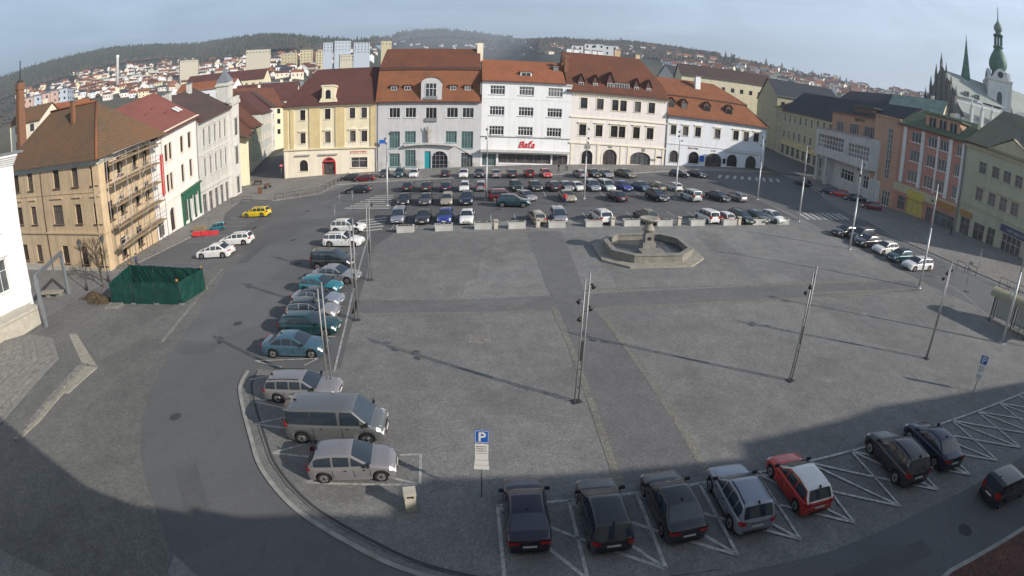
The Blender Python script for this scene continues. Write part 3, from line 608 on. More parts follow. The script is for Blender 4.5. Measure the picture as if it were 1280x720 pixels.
def street(name, pts, w, m, lift=.12):
    g = MB(); P = [Vector(p) for p in pts]; rows = []; Q = []
    for a, c in zip(P, P[1:]):
        n = max(1, int((c-a).length/4)); Q += [a.lerp(c, k/n) for k in range(n)]
    Q.append(P[-1])
    for i, p in enumerate(Q):
        d = (Q[min(i+1, len(Q)-1)]-Q[max(0, i-1)]).normalized(); n = Vector((-d.y, d.x)); rows.append([(*(p+n*w*t), tz(*(p+n*w*t))+lift) for t in (-.5,-.25,0,.25,.5)])
    g.grid(rows, smooth=True); tag(g.build(name, M(m)), kind='structure')
street('side_street', [(-45,84),(-52,101),(-58,122),(-64,160),(-60,230)], 10, 'asphalt', .06)
street('far_street', [(63,100),(65,125),(68,160),(72,220)], 16, 'asphalt', .05)
# ------------------------------------------------------------------ buildings
class Bld:
    """a house: local x runs along its front (left to right seen from the square), y goes into it, heights are given above the square's datum"""
    def __init__(s, name, A, B, label, cat='house', depth=11, a=0, b=0, zb=0, group=None):
        A = Vector(A); B = Vector(B); d = B-A; s.L = d.length; s.z0 = gz(*A); s.depth = depth; s.w = (a, b, zb)
        s.root = empty(name, (A.x, A.y, s.z0), atan2(d.y, d.x), label=label, cat=cat, group=group)
    def xf(s, x, y, z):
        a, b, zb = s.w; return (x, y, z+x*(a+b*max(0, z-zb))-s.z0)
    def mb(s): return MB(s.xf)
    def wall(s, m, u0=0, u1=None, ztop=10, holes=(), zbot=None, y0=0, depth=None, extra=None, mats=None, name='wall', rev=.3):
        """front skin with real openings (u0,u1,z0,z1[,'arch']) and the rest of the block behind it"""
        u1 = s.L if u1 is None else u1; depth = s.depth if depth is None else depth
        zbot = s.z0-1.5 if zbot is None else zbot; g = s.mb()
        us = sorted({u0, u1} | {h[0] for h in holes} | {h[1] for h in holes}); zs = sorted({zbot, ztop} | {h[2] for h in holes} | {h[3] for h in holes})
        for i in range(len(us)-1):
            for j in range(len(zs)-1):
                cu, cz = (us[i]+us[i+1])/2, (zs[j]+zs[j+1])/2
                if any(h[0] < cu < h[1] and h[2] < cz < h[3] for h in holes): continue
                g.poly([(us[i],y0,zs[j]),(us[i+1],y0,zs[j]),(us[i+1],y0,zs[j+1]),(us[i],y0,zs[j+1])], extra(cu, cz) if extra else 0)
        for h in holes:
            a, b, c, d = h[:4]; y1 = y0+rev
            g.poly([(a,y0,c),(a,y0,d),(a,y1,d),(a,y1,c)]); g.poly([(b,y0,d),(b,y0,c),(b,y1,c),(b,y1,d)])
            g.poly([(a,y0,d),(b,y0,d),(b,y1,d),(a,y1,d)]); g.poly([(a,y0,c),(a,y1,c),(b,y1,c),(b,y0,c)])
            if len(h) > 4 and h[4] == 'arch':
                r = min((b-a)/2, (d-c)*.5); uc = (a+b)/2; n = 8
                for sg in (-1, 1):
                    ce = [(uc+sg*(b-a)/2, y0, d)]; arc = [(uc+sg*(b-a)/2*cos(t*pi/2/n), y0, d-r+r*sin(t*pi/2/n)) for t in range(n+1)]
                    for q in range(n): g.poly(([ce[0], arc[q+1], arc[q]] if sg < 0 else [ce[0], arc[q], arc[q+1]])[::-1])
                    for q in range(n): g.poly([arc[q], arc[q+1], (arc[q+1][0], y1, arc[q+1][2]), (arc[q][0], y1, arc[q][2])])
        D = depth
        g.poly([(u0,y0,zbot),(u0,y0,ztop),(u0,D,ztop),(u0,D,zbot)]); g.poly([(u1,y0,ztop),(u1,y0,zbot),(u1,D,zbot),(u1,D,ztop)])
        g.poly([(u0,D,zbot),(u0,D,ztop),(u1,D,ztop),(u1,D,zbot)]); g.poly([(u0,y0,ztop),(u1,y0,ztop),(u1,D,ztop),(u0,D,ztop)])
        return g.build(name, mats or M(m), s.root)
    def window(s, h, frame='window_white', glass='glass', surround=None, sw=.14, nx=2, nz=2, sill=True, hood=0, y=0, fr=.055, name='window', apron=None):
        a, b, c, d = h[:4]; arch = len(h) > 4 and h[4] == 'arch'; g = s.mb(); yf = y+.14
        nzl = [c+(d-c)*t for t in ((.66,) if nz == 2 else [k/nz for k in range(1, nz)])]
        g.box(a, a+fr, yf, yf+.06, c, d); g.box(b-fr, b, yf, yf+.06, c, d); g.box(a+fr, b-fr, yf+.001, yf+.059, c, c+fr); g.box(a+fr, b-fr, yf+.001, yf+.059, d-fr, d)
        for k in range(1, nx): u = a+(b-a)*k/nx; g.box(u-fr*.45, u+fr*.45, yf+.003, yf+.057, c+fr, d-fr)
        for z in nzl: g.box(a+fr, b-fr, yf+.005, yf+.055, z-fr*.4, z+fr*.4)
        if surround:
            e = sw; t = -.055
            if arch:
                r = min((b-a)/2, (d-c)*.5); uc = (a+b)/2; n = 8; zc = d-r
                for sg in (-1, 1):
                    g.box(min(uc+sg*(b-a)/2, uc+sg*((b-a)/2+e)), max(uc+sg*(b-a)/2, uc+sg*((b-a)/2+e)), y+t, y-.002, c, zc, 1)
                    for q in range(n):
                        t0, t1 = q*pi/2/n, (q+1)*pi/2/n
                        p = [(uc+sg*((b-a)/2+k)*cos(tt), d-r+(r+k)*sin(tt)) for k, tt in ((0,t0),(e,t0),(e,t1),(0,t1))]
                        g.poly([(u, y+t, z) for u, z in p] if sg > 0 else [(u, y+t, z) for u, z in p[::-1]], 1)
                        g.poly([(p[1][0], y+t, p[1][1]), (p[1][0], y, p[1][1]), (p[2][0], y, p[2][1]), (p[2][0], y+t, p[2][1])], 1)
            else:
                g.box(a-e, a, y+t, y-.002, c, d, 1); g.box(b, b+e, y+t, y-.002, c, d, 1); g.box(a-e, b+e, y+t-.01, y-.002, d, d+e, 1)
            if hood: g.box(a-e*1.8, b+e*1.8, y-.28, y-.002, d+e+.12, d+e+.24, 1); g.box(a-e*1.2, b+e*1.2, y-.16, y-.003, d+e, d+e+.12, 1)
            if hood > 1:
                uc = (a+b)/2; g.poly([(a-e*1.6, y-.22, d+e+.24), (b+e*1.6, y-.22, d+e+.24), (uc, y-.22, d+e+.62)], 1); g.poly([(a-e*1.6, y-.22, d+e+.24), (uc, y-.22, d+e+.62), (uc, y, d+e+.62), (a-e*1.6, y, d+e+.24)], 1); g.poly([(b+e*1.6, y-.22, d+e+.24), (b+e*1.6, y, d+e+.24), (uc, y, d+e+.62), (uc, y-.22, d+e+.62)], 1)
            if apron: g.box(a-e, b+e, y-.04, y-.002, c-apron, c-.12, 1)
        if sill: g.box(a-sw, b+sw, y-.16, y-.003, c-.09, c-.001, 1 if surround else 0)
        o = g.build(name, [M(frame), M(surround or frame)], s.root)
        p = s.mb(); p.poly([(a,yf+.08,c),(b,yf+.08,c),(b,yf+.08,d),(a,yf+.08,d)]); p.build('pane', M(glass), o)
        return o
    def band(s, z, h, proud, m, u0=0, u1=None, name='cornice', y=0, ends=True):
        u1 = s.L if u1 is None else u1; g = s.mb()
        g.box(u0-(.05 if ends else 0), u1+(.05 if ends else 0), y-proud, y-.002, z, z+h); return g.build(name, M(m), s.root)
    def cornice(s, z, m, u0=0, u1=None, n=3, step=.12, h=.14, name='cornice', dent=False):
        u1 = s.L if u1 is None else u1; g = s.mb()
        for k in range(n): g.box(u0-.02*k, u1+.02*k, -(k+1)*step, -.002, z+k*h, z+(k+1)*h-.001)
        if dent:
            u = u0+.3
            while u < u1-.3: g.box(u, u+.22, -.16, -.002, z-.28, z-.001); u += .5
        return g.build(name, M(m), s.root)
    def roof(s, prof, m, u0=-.25, u1=None, inL=None, inR=None, th=.22, name='roof', gable=None, parent=None):
        """prof: (y, z) from front eave over the ridge to the back eave; inL/inR: inset of each profile point (hips)"""
        u1 = s.L+.25 if u1 is None else u1; g = s.mb(); n = len(prof); inL = inL or [0]*n; inR = inR or [0]*n
        P = [(u0+inL[i], y, z) for i, (y, z) in enumerate(prof)]; Q = [(u1-inR[i], y, z) for i, (y, z) in enumerate(prof)]
        P2 = [(x, y, z-th) for x, y, z in P]; Q2 = [(x, y, z-th) for x, y, z in Q]
        for i in range(n-1): g.poly([P[i], Q[i], Q[i+1], P[i+1]]); g.poly([P2[i+1], Q2[i+1], Q2[i], P2[i]], 1)
        g.poly([P2[0], Q2[0], Q[0], P[0]], 1); g.poly([P[-1], Q[-1], Q2[-1], P2[-1]], 1)
        g.poly(P, 1 if not any(inL) else 0); g.poly(Q[::-1], 1 if not any(inR) else 0)
        g.poly([P2[-1], P2[0], P[0], P[-1]], 1); g.poly([Q[-1], Q[0], Q2[0], Q2[-1]], 1)
        return g.build(name, [M(m), M(gable or 'gutter_brown')], parent or s.root)
    def chimney(s, u, y, z0, z1, w=.9, d=.7, m='plaster_ivory', name='chimney', parent=None):
        g = s.mb(); g.box(u-w/2, u+w/2, y-d/2, y+d/2, z0, z1-.15); g.box(u-w/2-.1, u+w/2+.1, y-d/2-.1, y+d/2+.1, z1-.15, z1, 1); g.box(u-w/2+.1, u+w/2-.1, y-d/2+.1, y+d/2-.1, z1, z1+.02, 2)
        return g.build(name, [M(m), M('gutter'), M('lamp_black')], parent or s.root)
    def dormer(s, u, y, z, w=1.3, h=1.2, back=2.5, m='tiles_brown', wall='plaster_ivory', kind='shed', nx=2, rise=.5, frame='window_white'):
        """dormer standing on the roof slope: front at depth y, foot z"""
        g = s.mb(); a, b = u-w/2, u+w/2; g.box(a, b, y, y+back, z-.6, z+h)
        if kind == 'shed':
            g.poly([(a-.15,y-.2,z+h-.02),(b+.15,y-.2,z+h-.02),(b+.15,y+back+.8,z+h+rise),(a-.15,y+back+.8,z+h+rise)], 1); g.poly([(a-.15,y-.2,z+h-.02),(a-.15,y+back+.8,z+h+rise),(a-.15,y+back,z)], 1); g.poly([(b+.15,y-.2,z+h-.02),(b+.15,y+back,z),(b+.15,y+back+.8,z+h+rise)], 1)
        else:
            g.poly([(a-.15,y-.2,z+h-.05),(u,y-.2,z+h+rise),(u,y+back+.8,z+h+rise),(a-.15,y+back+.4,z+h-.05)], 1); g.poly([(b+.15,y-.2,z+h-.05),(b+.15,y+back+.4,z+h-.05),(u,y+back+.8,z+h+rise),(u,y-.2,z+h+rise)], 1)
            g.poly([(a,y,z+h),(b,y,z+h),(u,y,z+h+rise-.05)], 0)
        o = g.build('dormer', [M(wall), M(m)], s.root)
        f = s.mb(); a += .18; b -= .18; c, d = z+.12, z+h-.12
        f.box(a, b, y-.05, y-.002, c, c+.07); f.box(a, b, y-.05, y-.002, d-.07, d); f.box(a, a+.07, y-.049, y-.002, c+.07, d-.07); f.box(b-.07, b, y-.049, y-.002, c+.07, d-.07)
        for k in range(1, nx): q = a+(b-a)*k/nx; f.box(q-.03, q+.03, y-.048, y-.002, c+.07, d-.07)
        f.poly([(a+.07,y-.01,c+.07),(b-.07,y-.01,c+.07),(b-.07,y-.01,d-.07),(a+.07,y-.01,d-.07)], 1)
        f.build('window', [M(frame), M('glass')], o); return o
    def part(s, name, boxes, m, parent=None, mats=None):
        for q in boxes: g = s.mb(); g.box(*q); o = g.build(name, mats or M(m), parent or s.root)
        return o
    def gutterpipe(s, u, z1, m='gutter'):
        g = s.mb(); g.tube((u, -.1, s.z0-.5), (u, -.1, z1), .06, n=6); return g.build('downpipe', M(m), s.root)
    def text(s, txt, u, z, size, m, y=-.06, ext=.02, name='lettering', shear=0, parent=None, bold=0, spacing=1.0):
        cu = bpy.data.curves.new(name, 'FONT'); cu.body = txt; cu.size = size; cu.extrude = ext; cu.align_x = 'CENTER'; cu.shear = shear; cu.offset = bold; cu.space_character = spacing
        o = bpy.data.objects.new(name, cu); dg = bpy.context.evaluated_depsgraph_get()
        C.objects.link(o); bpy.context.view_layer.update(); me = bpy.data.meshes.new_from_object(o.evaluated_get(bpy.context.evaluated_depsgraph_get()))
        bpy.data.objects.remove(o); 
        for v in me.vertices:
            x, yy, zz = v.co; v.co = s.xf(u+x, y-zz, z+yy)
        me.materials.clear(); me.materials.append(M(m)); o = bpy.data.objects.new(name, me); C.objects.link(o); o.parent = parent or s.root; return o
def _marks(s, u0, u1, z, h, m, y=0, name='lettering'):
    # far-off lettering too small to read in the photograph: uneven upright strokes
    g = s.mb(); rr = random.Random(int(u0*97+z*13)); u = u0
    while u < u1-h*.3:
        w_ = h*(.35+.25*rr.random()); t = h*.16
        g.box(u, u+t, y-.05, y-.003, z, z+h*(.8+.2*rr.random()))
        if rr.random() < .8: g.box(u+t, u+w_, y-.049, y-.004, z+h*rr.choice((.0,.35,.62)), z+h*.78)
        u += w_+h*.22
    return g.build(name, M(m), s.root)
Bld.marks = _marks
def at_front(px):    # point of the north house line at a pixel column
    r = ray(px, 170); t = (96+46.3*.109)/(r.y-.109*r.x); return (r.x*t, r.y*t)
PF = [at_front(p) for p in (354.5, 470.3, 601.2, 712.2, 832.5, 957.5)]
# ---- yellow baroque corner house
b = Bld('corner_house', PF[0], PF[1], 'yellow corner house with baroque gable dormer and red arched doorway', depth=13)
up = [(3.5,4.6,14.9,16.9),(8.55,9.7,14.9,16.9),(13.5,14.6,14.9,16.9),(15.8,16.9,14.9,16.9),(3.5,4.6,10.35,12.4),(8.55,9.7,10.35,12.45),(13.55,14.7,10.35,12.45),(15.8,16.95,10.35,12.4)]
gr = [(3.2,4.95,4.9,7.1,'arch'),(13.7,16.95,5.3,7.3)]; dr = [(8.15,10.45,4.05,7.3,'arch')]
b.wall(None, ztop=17.6, holes=up+gr+dr, mats=[M('plaster_cream'), M('plaster_ivory')], extra=lambda u, z: 1 if z < 9.1 else 0)
for i, h in enumerate(up): b.window(h, 'wood_brown', 'glass', 'plaster_ivory', hood=2 if i > 3 else 0, apron=.6 if i > 3 else None)
b.window(gr[0], 'wood_brown', 'glass', 'plaster_ivory', name='window'); b.window(gr[1], 'window_white', 'shop_dark', 'plaster_ivory', nx=2, name='shop_window')
o = b.window(dr[0], 'wood_brown', 'shop_dark', 'red_sign', name='door', sill=False, sw=.2)
b.part('awning', [(8.3,10.3,-.35,-.06,6.6,6.85)], 'red_awning')
b.band(9.05, .3, .3, 'plaster_cream'); b.cornice(17.2, 'plaster_ivory', n=4)
for u0, u1 in ((.1,1.0),(1.45,2.2),(5.4,7.6),(10.7,12.5),(17.6,18.6)):
    b.part('pilaster', [(u0, u1, -.18, -.002, 9.36, 17.19)], 'plaster_yellow')
b.part('pilaster', [(.0,.5,-.12,-.003,3.0,9.04)], 'plaster_ivory')
for u0, u1 in ((2.6,5.5),(7.4,11.2)): b.part('door_hood', [(u0,u1,-.45,-.002,8.0,8.25)], 'plaster_stonegrey')
b.part('shop_sign', [(13.2,17.1,-.1,-.002,8.02,8.06)], 'plaster_ivory'); b.marks(13.6, 16.8, 8.1, .5, 'red_sign')
b.roof([(-.7,17.75),(.0,18.1),(6.5,25.3),(13.6,17.8)], 'tiles_maroon', inL=[0,.3,5.5,0], u1=b.L+.02)
g = b.mb(); u = 9.25
pr = [(7.4,18.2),(7.75,18.9),(8.0,19.2),(8.05,21.0),(7.85,21.25),(8.1,21.55),(10.4,21.55),(10.65,21.25),(10.45,21.0),(10.5,19.2),(10.75,18.9),(11.1,18.2)]
g.poly([(x, -.15, z) for x, z in pr]); n = len(pr)
for i in range(n):
    p, q = pr[i], pr[(i+1) % n]; g.poly([(p[0],-.15,p[1]),(p[0],3.4 if p[1] > 19 else 1.2,p[1]),(q[0],3.4 if q[1] > 19 else 1.2,q[1]),(q[0],-.15,q[1])])
gd = g.build('gable_dormer', M('plaster_cream'), b.root)
g = b.mb(); g.box(7.85,10.65,-.28,-.16,21.3,21.5,1); g.box(8.35,8.65,-.2,-.151,19.0,21.0); g.box(9.85,10.15,-.2,-.151,19.0,21.0); g.build('moulding', [M('plaster_ivory'), M('plaster_ivory')], gd)
g = b.mb(); 
for k in range(8): 
    t0, t1 = pi*k/8, pi*(k+1)/8; g.poly([(9.25,-.17,20.1),(9.25+.5*cos(t0),-.17,20.1+.5*sin(t0)),(9.25+.5*cos(t1),-.17,20.1+.5*sin(t1))])
g.box(8.75,9.75,-.17,-.152,18.85,20.1); g.build('window', M('glass'), gd)
b.gutterpipe(b.L-.1, 17.5)
# ---- grey bank house
b = Bld('bank_house', PF[1], PF[2], 'wide grey house with curved canopy and tall two-tier red roof', cat='building', depth=13)
top = [(2.5,4.55,14.8,16.65),(5.6,7.6,14.8,16.65),(9.45,11.5,14.2,16.65),(13.45,15.5,14.8,16.65),(16.4,18.5,14.8,16.65)]
mid = [(2.5,4.55,8.9,12.15),(5.5,7.6,9.95,12.15),(13.3,15.4,10.0,12.15),(16.3,18.5,8.9,12.15)]
low = [(2.5,4.55,5.35,7.9),(5.55,7.6,5.35,8.55),(16.3,18.5,5.2,8.0)]; dom = [(10.7,13.75,4.85,8.3,'arch')]; tb = [(9.3,10.5,4.8,8.3)]
b.wall('plaster_grey', ztop=17.9, holes=top+mid+low+dom+tb)
for h in top: b.window(h, 'window_white', 'glass', nx=3, nz=1, sill=True)
for h in mid[:]+low[:2]: b.window(h, 'window_teal', 'glass_green', nx=4, nz=2)
b.window(low[2], 'window_teal', 'shop_dark', nx=4); b.window(dom[0], 'window_grey', 'glass', 'plaster_grey', nx=4, nz=4, name='entrance', sill=False)
b.window(tb[0], 'window_teal', 'teal_banner', nx=1, nz=1, name='poster_case', sill=False)
g = b.mb(); n = 14                                   # curved concrete canopy running down on both sides
def cz(u): return 9.95-.0135*abs(u-10.2)**2*1.15-(max(0, abs(u-10.2)-5.0)*.34)
for k in range(n*2):
    a0, a1 = 2.6+k*(15.9/(2*n)), 2.6+(k+1)*(15.9/(2*n)); yo = -.9 if 5.2 < (a0+a1)/2 < 15.2 else -.12
    for q in range(1): g.poly([(a0,yo,cz(a0)),(a1,yo,cz(a1)),(a1,-.002,cz(a1)),(a0,-.002,cz(a0))][::1]); g.poly([(a0,yo,cz(a0)-.35),(a1,yo,cz(a1)-.35),(a1,yo,cz(a1)),(a0,yo,cz(a0))]); g.poly([(a0,-.002,cz(a0)-.35),(a1,-.002,cz(a1)-.35),(a1,yo,cz(a1)-.35),(a0,yo,cz(a0)-.35)])
g.build('canopy', M('concrete_light'), b.root)
g = b.mb(); g.lathe([(.16,9.8),(.2,10.2),(.34,10.9),(.28,11.6),(.36,12.0),(.2,12.5),(.14,12.9)], n=7, c=(9.95,-.45)); g.bar((9.7,-.5,12.2),(9.3,-.5,13.0),.12); g.bar((10.1,-.5,11.8),(10.6,-.5,12.3),.12); g.lathe([(.12,12.85),(.17,13.0),(.1,13.2)], n=8, c=(9.95,-.45)); g.build('relief_figure', M('stone'), b.root)
b.part('plinth', [(0,2.3,-.1,-.003,3.2,6.4),(4.8,5.3,-.1,-.003,3.2,6.1),(7.8,9.1,-.1,-.003,3.2,6.6),(13.9,16.1,-.1,-.003,3.4,6.4),(18.7,20,-.1,-.003,3.4,6.2)], 'concrete'); b.cornice(17.6, 'plaster_grey', n=2)
b.part('balcony_rail', [(9.4,11.6,-.3,-.25,14.0,14.7),(9.4,9.45,-.25,-.003,14.0,14.7),(11.55,11.6,-.25,-.003,14.0,14.7)], 'metal_grey')
b.part('wall_sign', [(.7,1.9,-.9,-.82,9.9,10.6)], 'blue_sign')
b.roof([(-.6,17.9),(.0,18.3),(3.6,24.4)], 'tiles_rustorange', th=.25, u0=-.1, u1=b.L-.05, name='lower_roof'); b.roof([(3.4,24.9),(7.0,29.0),(13,19)], 'tiles_brown', u0=.0, u1=b.L-.35, inL=[0,.9,0], name='upper_roof')
b.part('roof_ledge', [(.0,b.L-.3,3.3,3.9,24.3,24.75)], 'gutter_brown')
b.part('gable_wall', [(b.L-.35,b.L+.12,.6,12,17.9,21.5)], 'plaster_ivory')
g = b.mb(); g.box(8.5,12.4,-.15,2.6,17.9,21.4)
for k in range(8): t0, t1 = pi*k/8, pi*(k+1)/8; P = [(10.45+1.95*cos(t), 21.4+1.05*sin(t)) for t in (t0, t1)]; g.poly([(10.45,-.15,21.4),(P[0][0],-.15,P[0][1]),(P[1][0],-.15,P[1][1])]); g.poly([(P[0][0],-.3,P[0][1]+.08),(P[0][0],3.6,P[0][1]+.08),(P[1][0],3.6,P[1][1]+.08),(P[1][0],-.3,P[1][1]+.08)], 1)
gd = g.build('gable_dormer', [M('plaster_grey'), M('gutter_brown')], b.root)
g = b.mb(); g.box(9.35,11.45,-.2,-.152,18.9,21.3,1); 
for u in (9.35,10.02,10.72,11.38): g.box(u,u+.08,-.24,-.201,18.9,21.3)
g.box(9.35,11.45,-.24,-.201,20.3,20.38); g.build('window', [M('window_white'), M('glass')], gd)
b.part('balcony_rail', [(9.3,11.6,-.5,-.45,18.2,18.8)], 'metal_grey', gd)
for u in (3.2,5.8,14.5,17.3): b.dormer(u, 1.1, 20.0, 1.5, .95, 1.0, 'tiles_maroon', 'gutter_brown', rise=.7, nx=2)
b.chimney(b.L-.4, 6.6, 26, 30.4, 1.2, .9, 'plaster_ivory')
b.gutterpipe(.3, 17.5)
# ---- white functionalist shop house
b = Bld('shop_house', PF[2], PF[3], 'white functionalist shop house with red script sign over its canopy', cat='building', depth=13)
hs = []
for z0, z1, o_ in ((19.4,21.1,0),(15.4,17.1,.05),(11.6,13.3,.1)):
    for u0, u1 in ((1.5,4.3),(7.0,9.85),(12.55,15.4)): hs.append((u0, u1, z0+o_*0, z1))
shop = [(.3,3.0,5.6,7.95),(3.4,13.6,6.2,8.0),(13.9,16.9,5.8,8.0)]
b.wall('plaster_white', ztop=21.9, holes=hs+shop, rev=.45)
for h in hs: b.window(h, 'window_white', 'glass', nx=5, nz=2, fr=.09)
for h, m_ in zip(shop, ('glass_green','shop_dark','shop_dark')): b.window(h, 'window_grey', m_, nx=6 if h[1]-h[0] > 5 else 3, nz=1, name='shop_window', sill=False)
b.part('shop_fascia', [(3.3,13.7,-.12,-.003,5.95,6.15),(.1,17,-.15,-.003,8.02,8.25)], 'plaster_white')
b.part('canopy', [(-.05,17.2,-1.5,-.002,8.35,8.75)], 'concrete_light'); b.band(11.15, .16, .12, 'gutter'); b.band(18.6, .08, .05, 'plaster_white'); b.cornice(21.5, 'plaster_white', n=3)
b.text('Baťa', 8.7, 9.25, 1.75, 'red_sign', y=-.12, shear=.35, bold=.035)
b.roof([(-.5,22.0),(.0,22.2),(6.5,26.8),(13.5,21.5)], 'tiles_orange', u0=-.05, u1=b.L-1.2)
b.dormer(8.4, 1.6, 23.1, 2.2, 1.0, 1.5, 'gutter_brown', 'plaster_white', rise=.3)
b.part('fire_wall', [(b.L-1.3,b.L-.1,4.8,6.6,21.5,26.8)], 'brick'); b.chimney(b.L-2.6, 4.2, 22, 25.8, 1.0, .9, 'gutter'); b.chimney(b.L-.6, 3.6, 22, 28.0, .8, .8, 'brick')
# ---- pinkish-white house with portals
b = Bld('arcade_house', PF[3], PF[4], 'pale pink house with arched portals below a steep brown dormered roof', depth=13)
tp = [(1.85,3.2,17.5,19.6),(5.1,6.45,17.5,19.6),(8.2,9.5,17.5,19.65),(9.85,11.2,17.5,19.65),(12.85,14.2,17.6,19.7),(15.8,17.2,17.6,19.75)]
md = [(1.8,3.2,12.15,14.35),(5.1,6.5,12.15,14.4),(8.2,9.6,12.2,14.45),(9.85,11.2,12.2,14.45),(12.85,14.25,12.25,14.55),(15.75,17.2,12.3,14.6)]
ar = [(2.55,4.75,6.5,9.3,'arch'),(6.85,9.75,6.35,9.7,'arch'),(12.6,16.9,7.0,9.55,'arch')]
b.wall('plaster_pinkish', ztop=20.7, holes=tp+md+ar)
for h in tp: b.window(h, 'wood_brown', 'glass', 'plaster_ivory', sw=.16)
for h in md: b.window(h, 'wood_brown', 'glass', 'plaster_ivory', sw=.18, hood=1)
b.window(ar[0], 'wood_brown', 'glass', 'plaster_ivory', name='window'); b.window(ar[1], 'wood_brown', 'shop_dark', 'plaster_ivory', nx=3, nz=3, sw=.35, name='doorway', sill=False); b.window(ar[2], 'wood_brown', 'glass_pale', 'plaster_ivory', nx=4, name='shop_window')
b.band(10.5, .28, .22, 'plaster_ivory'); b.band(15.6, .25, .2, 'plaster_ivory'); b.cornice(20.2, 'plaster_ivory', n=4, dent=True)
for u in (.3,5.6,10.4,11.9,17.9,19.4): b.part('pilaster', [(u,u+.45,-.1,-.003,5.2,10.49)], 'plaster_ivory')
b.part('cartouche', [(3.2,4.2,-.14,-.003,9.6,10.3),(15.0,15.6,-.14,-.003,9.7,10.3),(8.0,8.7,-.14,-.003,10.0,10.4)], 'stone')
b.part('wall_sign', [(17.9,19.1,-.9,-.84,8.6,9.0)], 'trim'); b.part('wall_poster', [(.6,1.5,-.06,-.003,7.4,8.7)], 'white_paint')
b.roof([(-.7,20.8),(.0,21.1),(1.9,23.4),(7.6,29.4),(13.8,20.5)], 'tiles_brown', u0=-.9, u1=b.L+.2, inL=[0,0,0,.0,0], inR=[0,.1,.6,4.1,0])
for u, w_ in ((2.0,1.2),(4.9,1.2),(9.6,3.9),(13.4,1.2),(16.0,1.2)):
    if w_ < 2: b.dormer(u, .9, 21.9, 1.3, .9, 1.6, 'tiles_brown', 'gutter_brown', 'gable', rise=1.7)
    else:
        for q in (7.9,): b.dormer(q, .9, 21.9, 1.5, 1.2, 1.8, 'tiles_brown', 'gutter_brown', 'gable', rise=2.2)
        b.dormer(10.3, .95, 22.0, 3.4, 1.2, 1.8, 'tiles_brown', 'gutter_brown', rise=1.0, nx=6)
b.chimney(16.0, 9.0, 27, 30.6, 1.0, .8, 'plaster_ochre'); b.chimney(11.6, 9.6, 27, 31.2, 1.3, .8, 'plaster_ochre'); b.gutterpipe(b.L, 20.6)
for u in (.9,2.1,3.9,5.2,6.1): b.chimney(u*1.3, 10.2, 26, 30.6, 1.0, .8, 'plaster_white')
# ---- long white house with orange mansard
b = Bld('corner_inn', PF[4], PF[5], 'long low white house with orange mansard roof and an arched gateway', depth=14)
up = [(.95,2.2,13.7,15.65),(3.65,4.95,13.7,15.65),(6.5,7.85,13.75,15.75),(11.1,12.5,13.85,15.8),(15.65,17.05,14.0,15.95),(18.25,19.65,14.0,16.0),(20.85,22.3,14.15,16.05)]
gd = [(1.1,3.0,8.0,10.45,'arch'),(5.4,7.85,8.1,10.55,'arch'),(9.4,13.3,7.5,10.6,'arch'),(14.6,17.2,8.2,10.75,'arch'),(19.35,22.1,8.2,10.9,'arch')]
b.wall('plaster_bluewhite', ztop=17.7, holes=up+gd)
for h in up: b.window(h, 'wood_brown', 'glass', 'plaster_ivory', sw=.16, hood=1)
for i, h in enumerate(gd): b.window(h, 'wood_brown', 'shop_dark' if i == 2 else 'glass', 'plaster_whitegrey', nx=2, name='gateway' if i == 2 else 'window', sill=i != 2)
b.band(11.7, .18, .12, 'plaster_whitegrey'); b.cornice(17.3, 'plaster_bluewhite', n=3)
b.part('wall_sign', [(8.0,9.0,-.12,-.003,8.6,9.9)], 'blue_sign'); b.part('notice_board', [(13.6,14.3,-.08,-.003,8.6,9.7)], 'trim')
b.marks(5.2, 7.6, 11.05, .4, 'rust'); b.marks(10.6, 11.8, 10.95, .3, 'wood_brown'); b.part('sign_board', [(13.8,22.6,-.1,-.003,11.05,11.45)], 'plaster_stonegrey')
b.roof([(-.7,17.6),(.0,17.9),(3.6,22.0)], 'tiles_rustorange', u0=-.1, u1=b.L+.5, inR=[0,.3,4.6], name='lower_roof', th=.2)
b.roof([(3.3,22.15),(9.5,26.2),(15,18)], 'tiles_rustorange', u0=.0, u1=b.L+.4, inR=[3.9,9.6,0], name='upper_roof')
g = b.mb(); g.box(.05, b.L-4.2, 3.5, 12, 17.7, 22.0); g.poly([(b.L-4.2,3.5,22),(b.L+.3,0,17.7),(b.L+.3,14,17.7),(b.L-4.2,12,22)]); g.build('roof_end', M('tiles_rustorange'), b.root)
for u, wd in ((1.3,1.5),(4.2,1.5),(9.6,1.7),(15.0,1.7)): b.dormer(u, 1.3, 19.2, wd, 1.35, 1.6, 'tiles_brown', 'wood_brown', 'gable', rise=.9, frame='wood_brown')
b.chimney(9.6, 7.0, 23.5, 27.2, 1.2, 1.0, 'plaster_white'); b.gutterpipe(.15, 17.6)
# ---- ochre house at the west side, scaffolded
L1A, L1B = (-44.0,43.3), (-44.9,54.0)
b = Bld('ochre_house', (-66,45.3), L1A, 'ochre three-storey corner house with brown hipped roof behind the metal arches', depth=11.6)
rows_ = []
for z0, z1 in ((10.1,12.25),(5.85,8.12),(1.1,3.25)):
    for u0, u1 in ((2.4,3.8),(6.25,7.6),(12.65,14.0),(16.75,18.0),(20.45,21.75)):
        if z0 < 7 and z0 > 4 and u0 == 12.65: u0, u1 = 11.8, 14.0
        rows_.append((u0, u1, z0, z1))
b.wall('plaster_ochre', ztop=12.7, holes=rows_, depth=1.0)
for h in rows_: b.window(h, 'wood_brown', 'glass', None, nx=3 if h[1]-h[0] > 2 else 2)
for u0, u1, z0, z1 in rows_[5:10]: b.part('window_hood', [(u0-.25,u1+.25,-.16,-.002,z1+.75,z1+.9)], 'plaster_ochre')
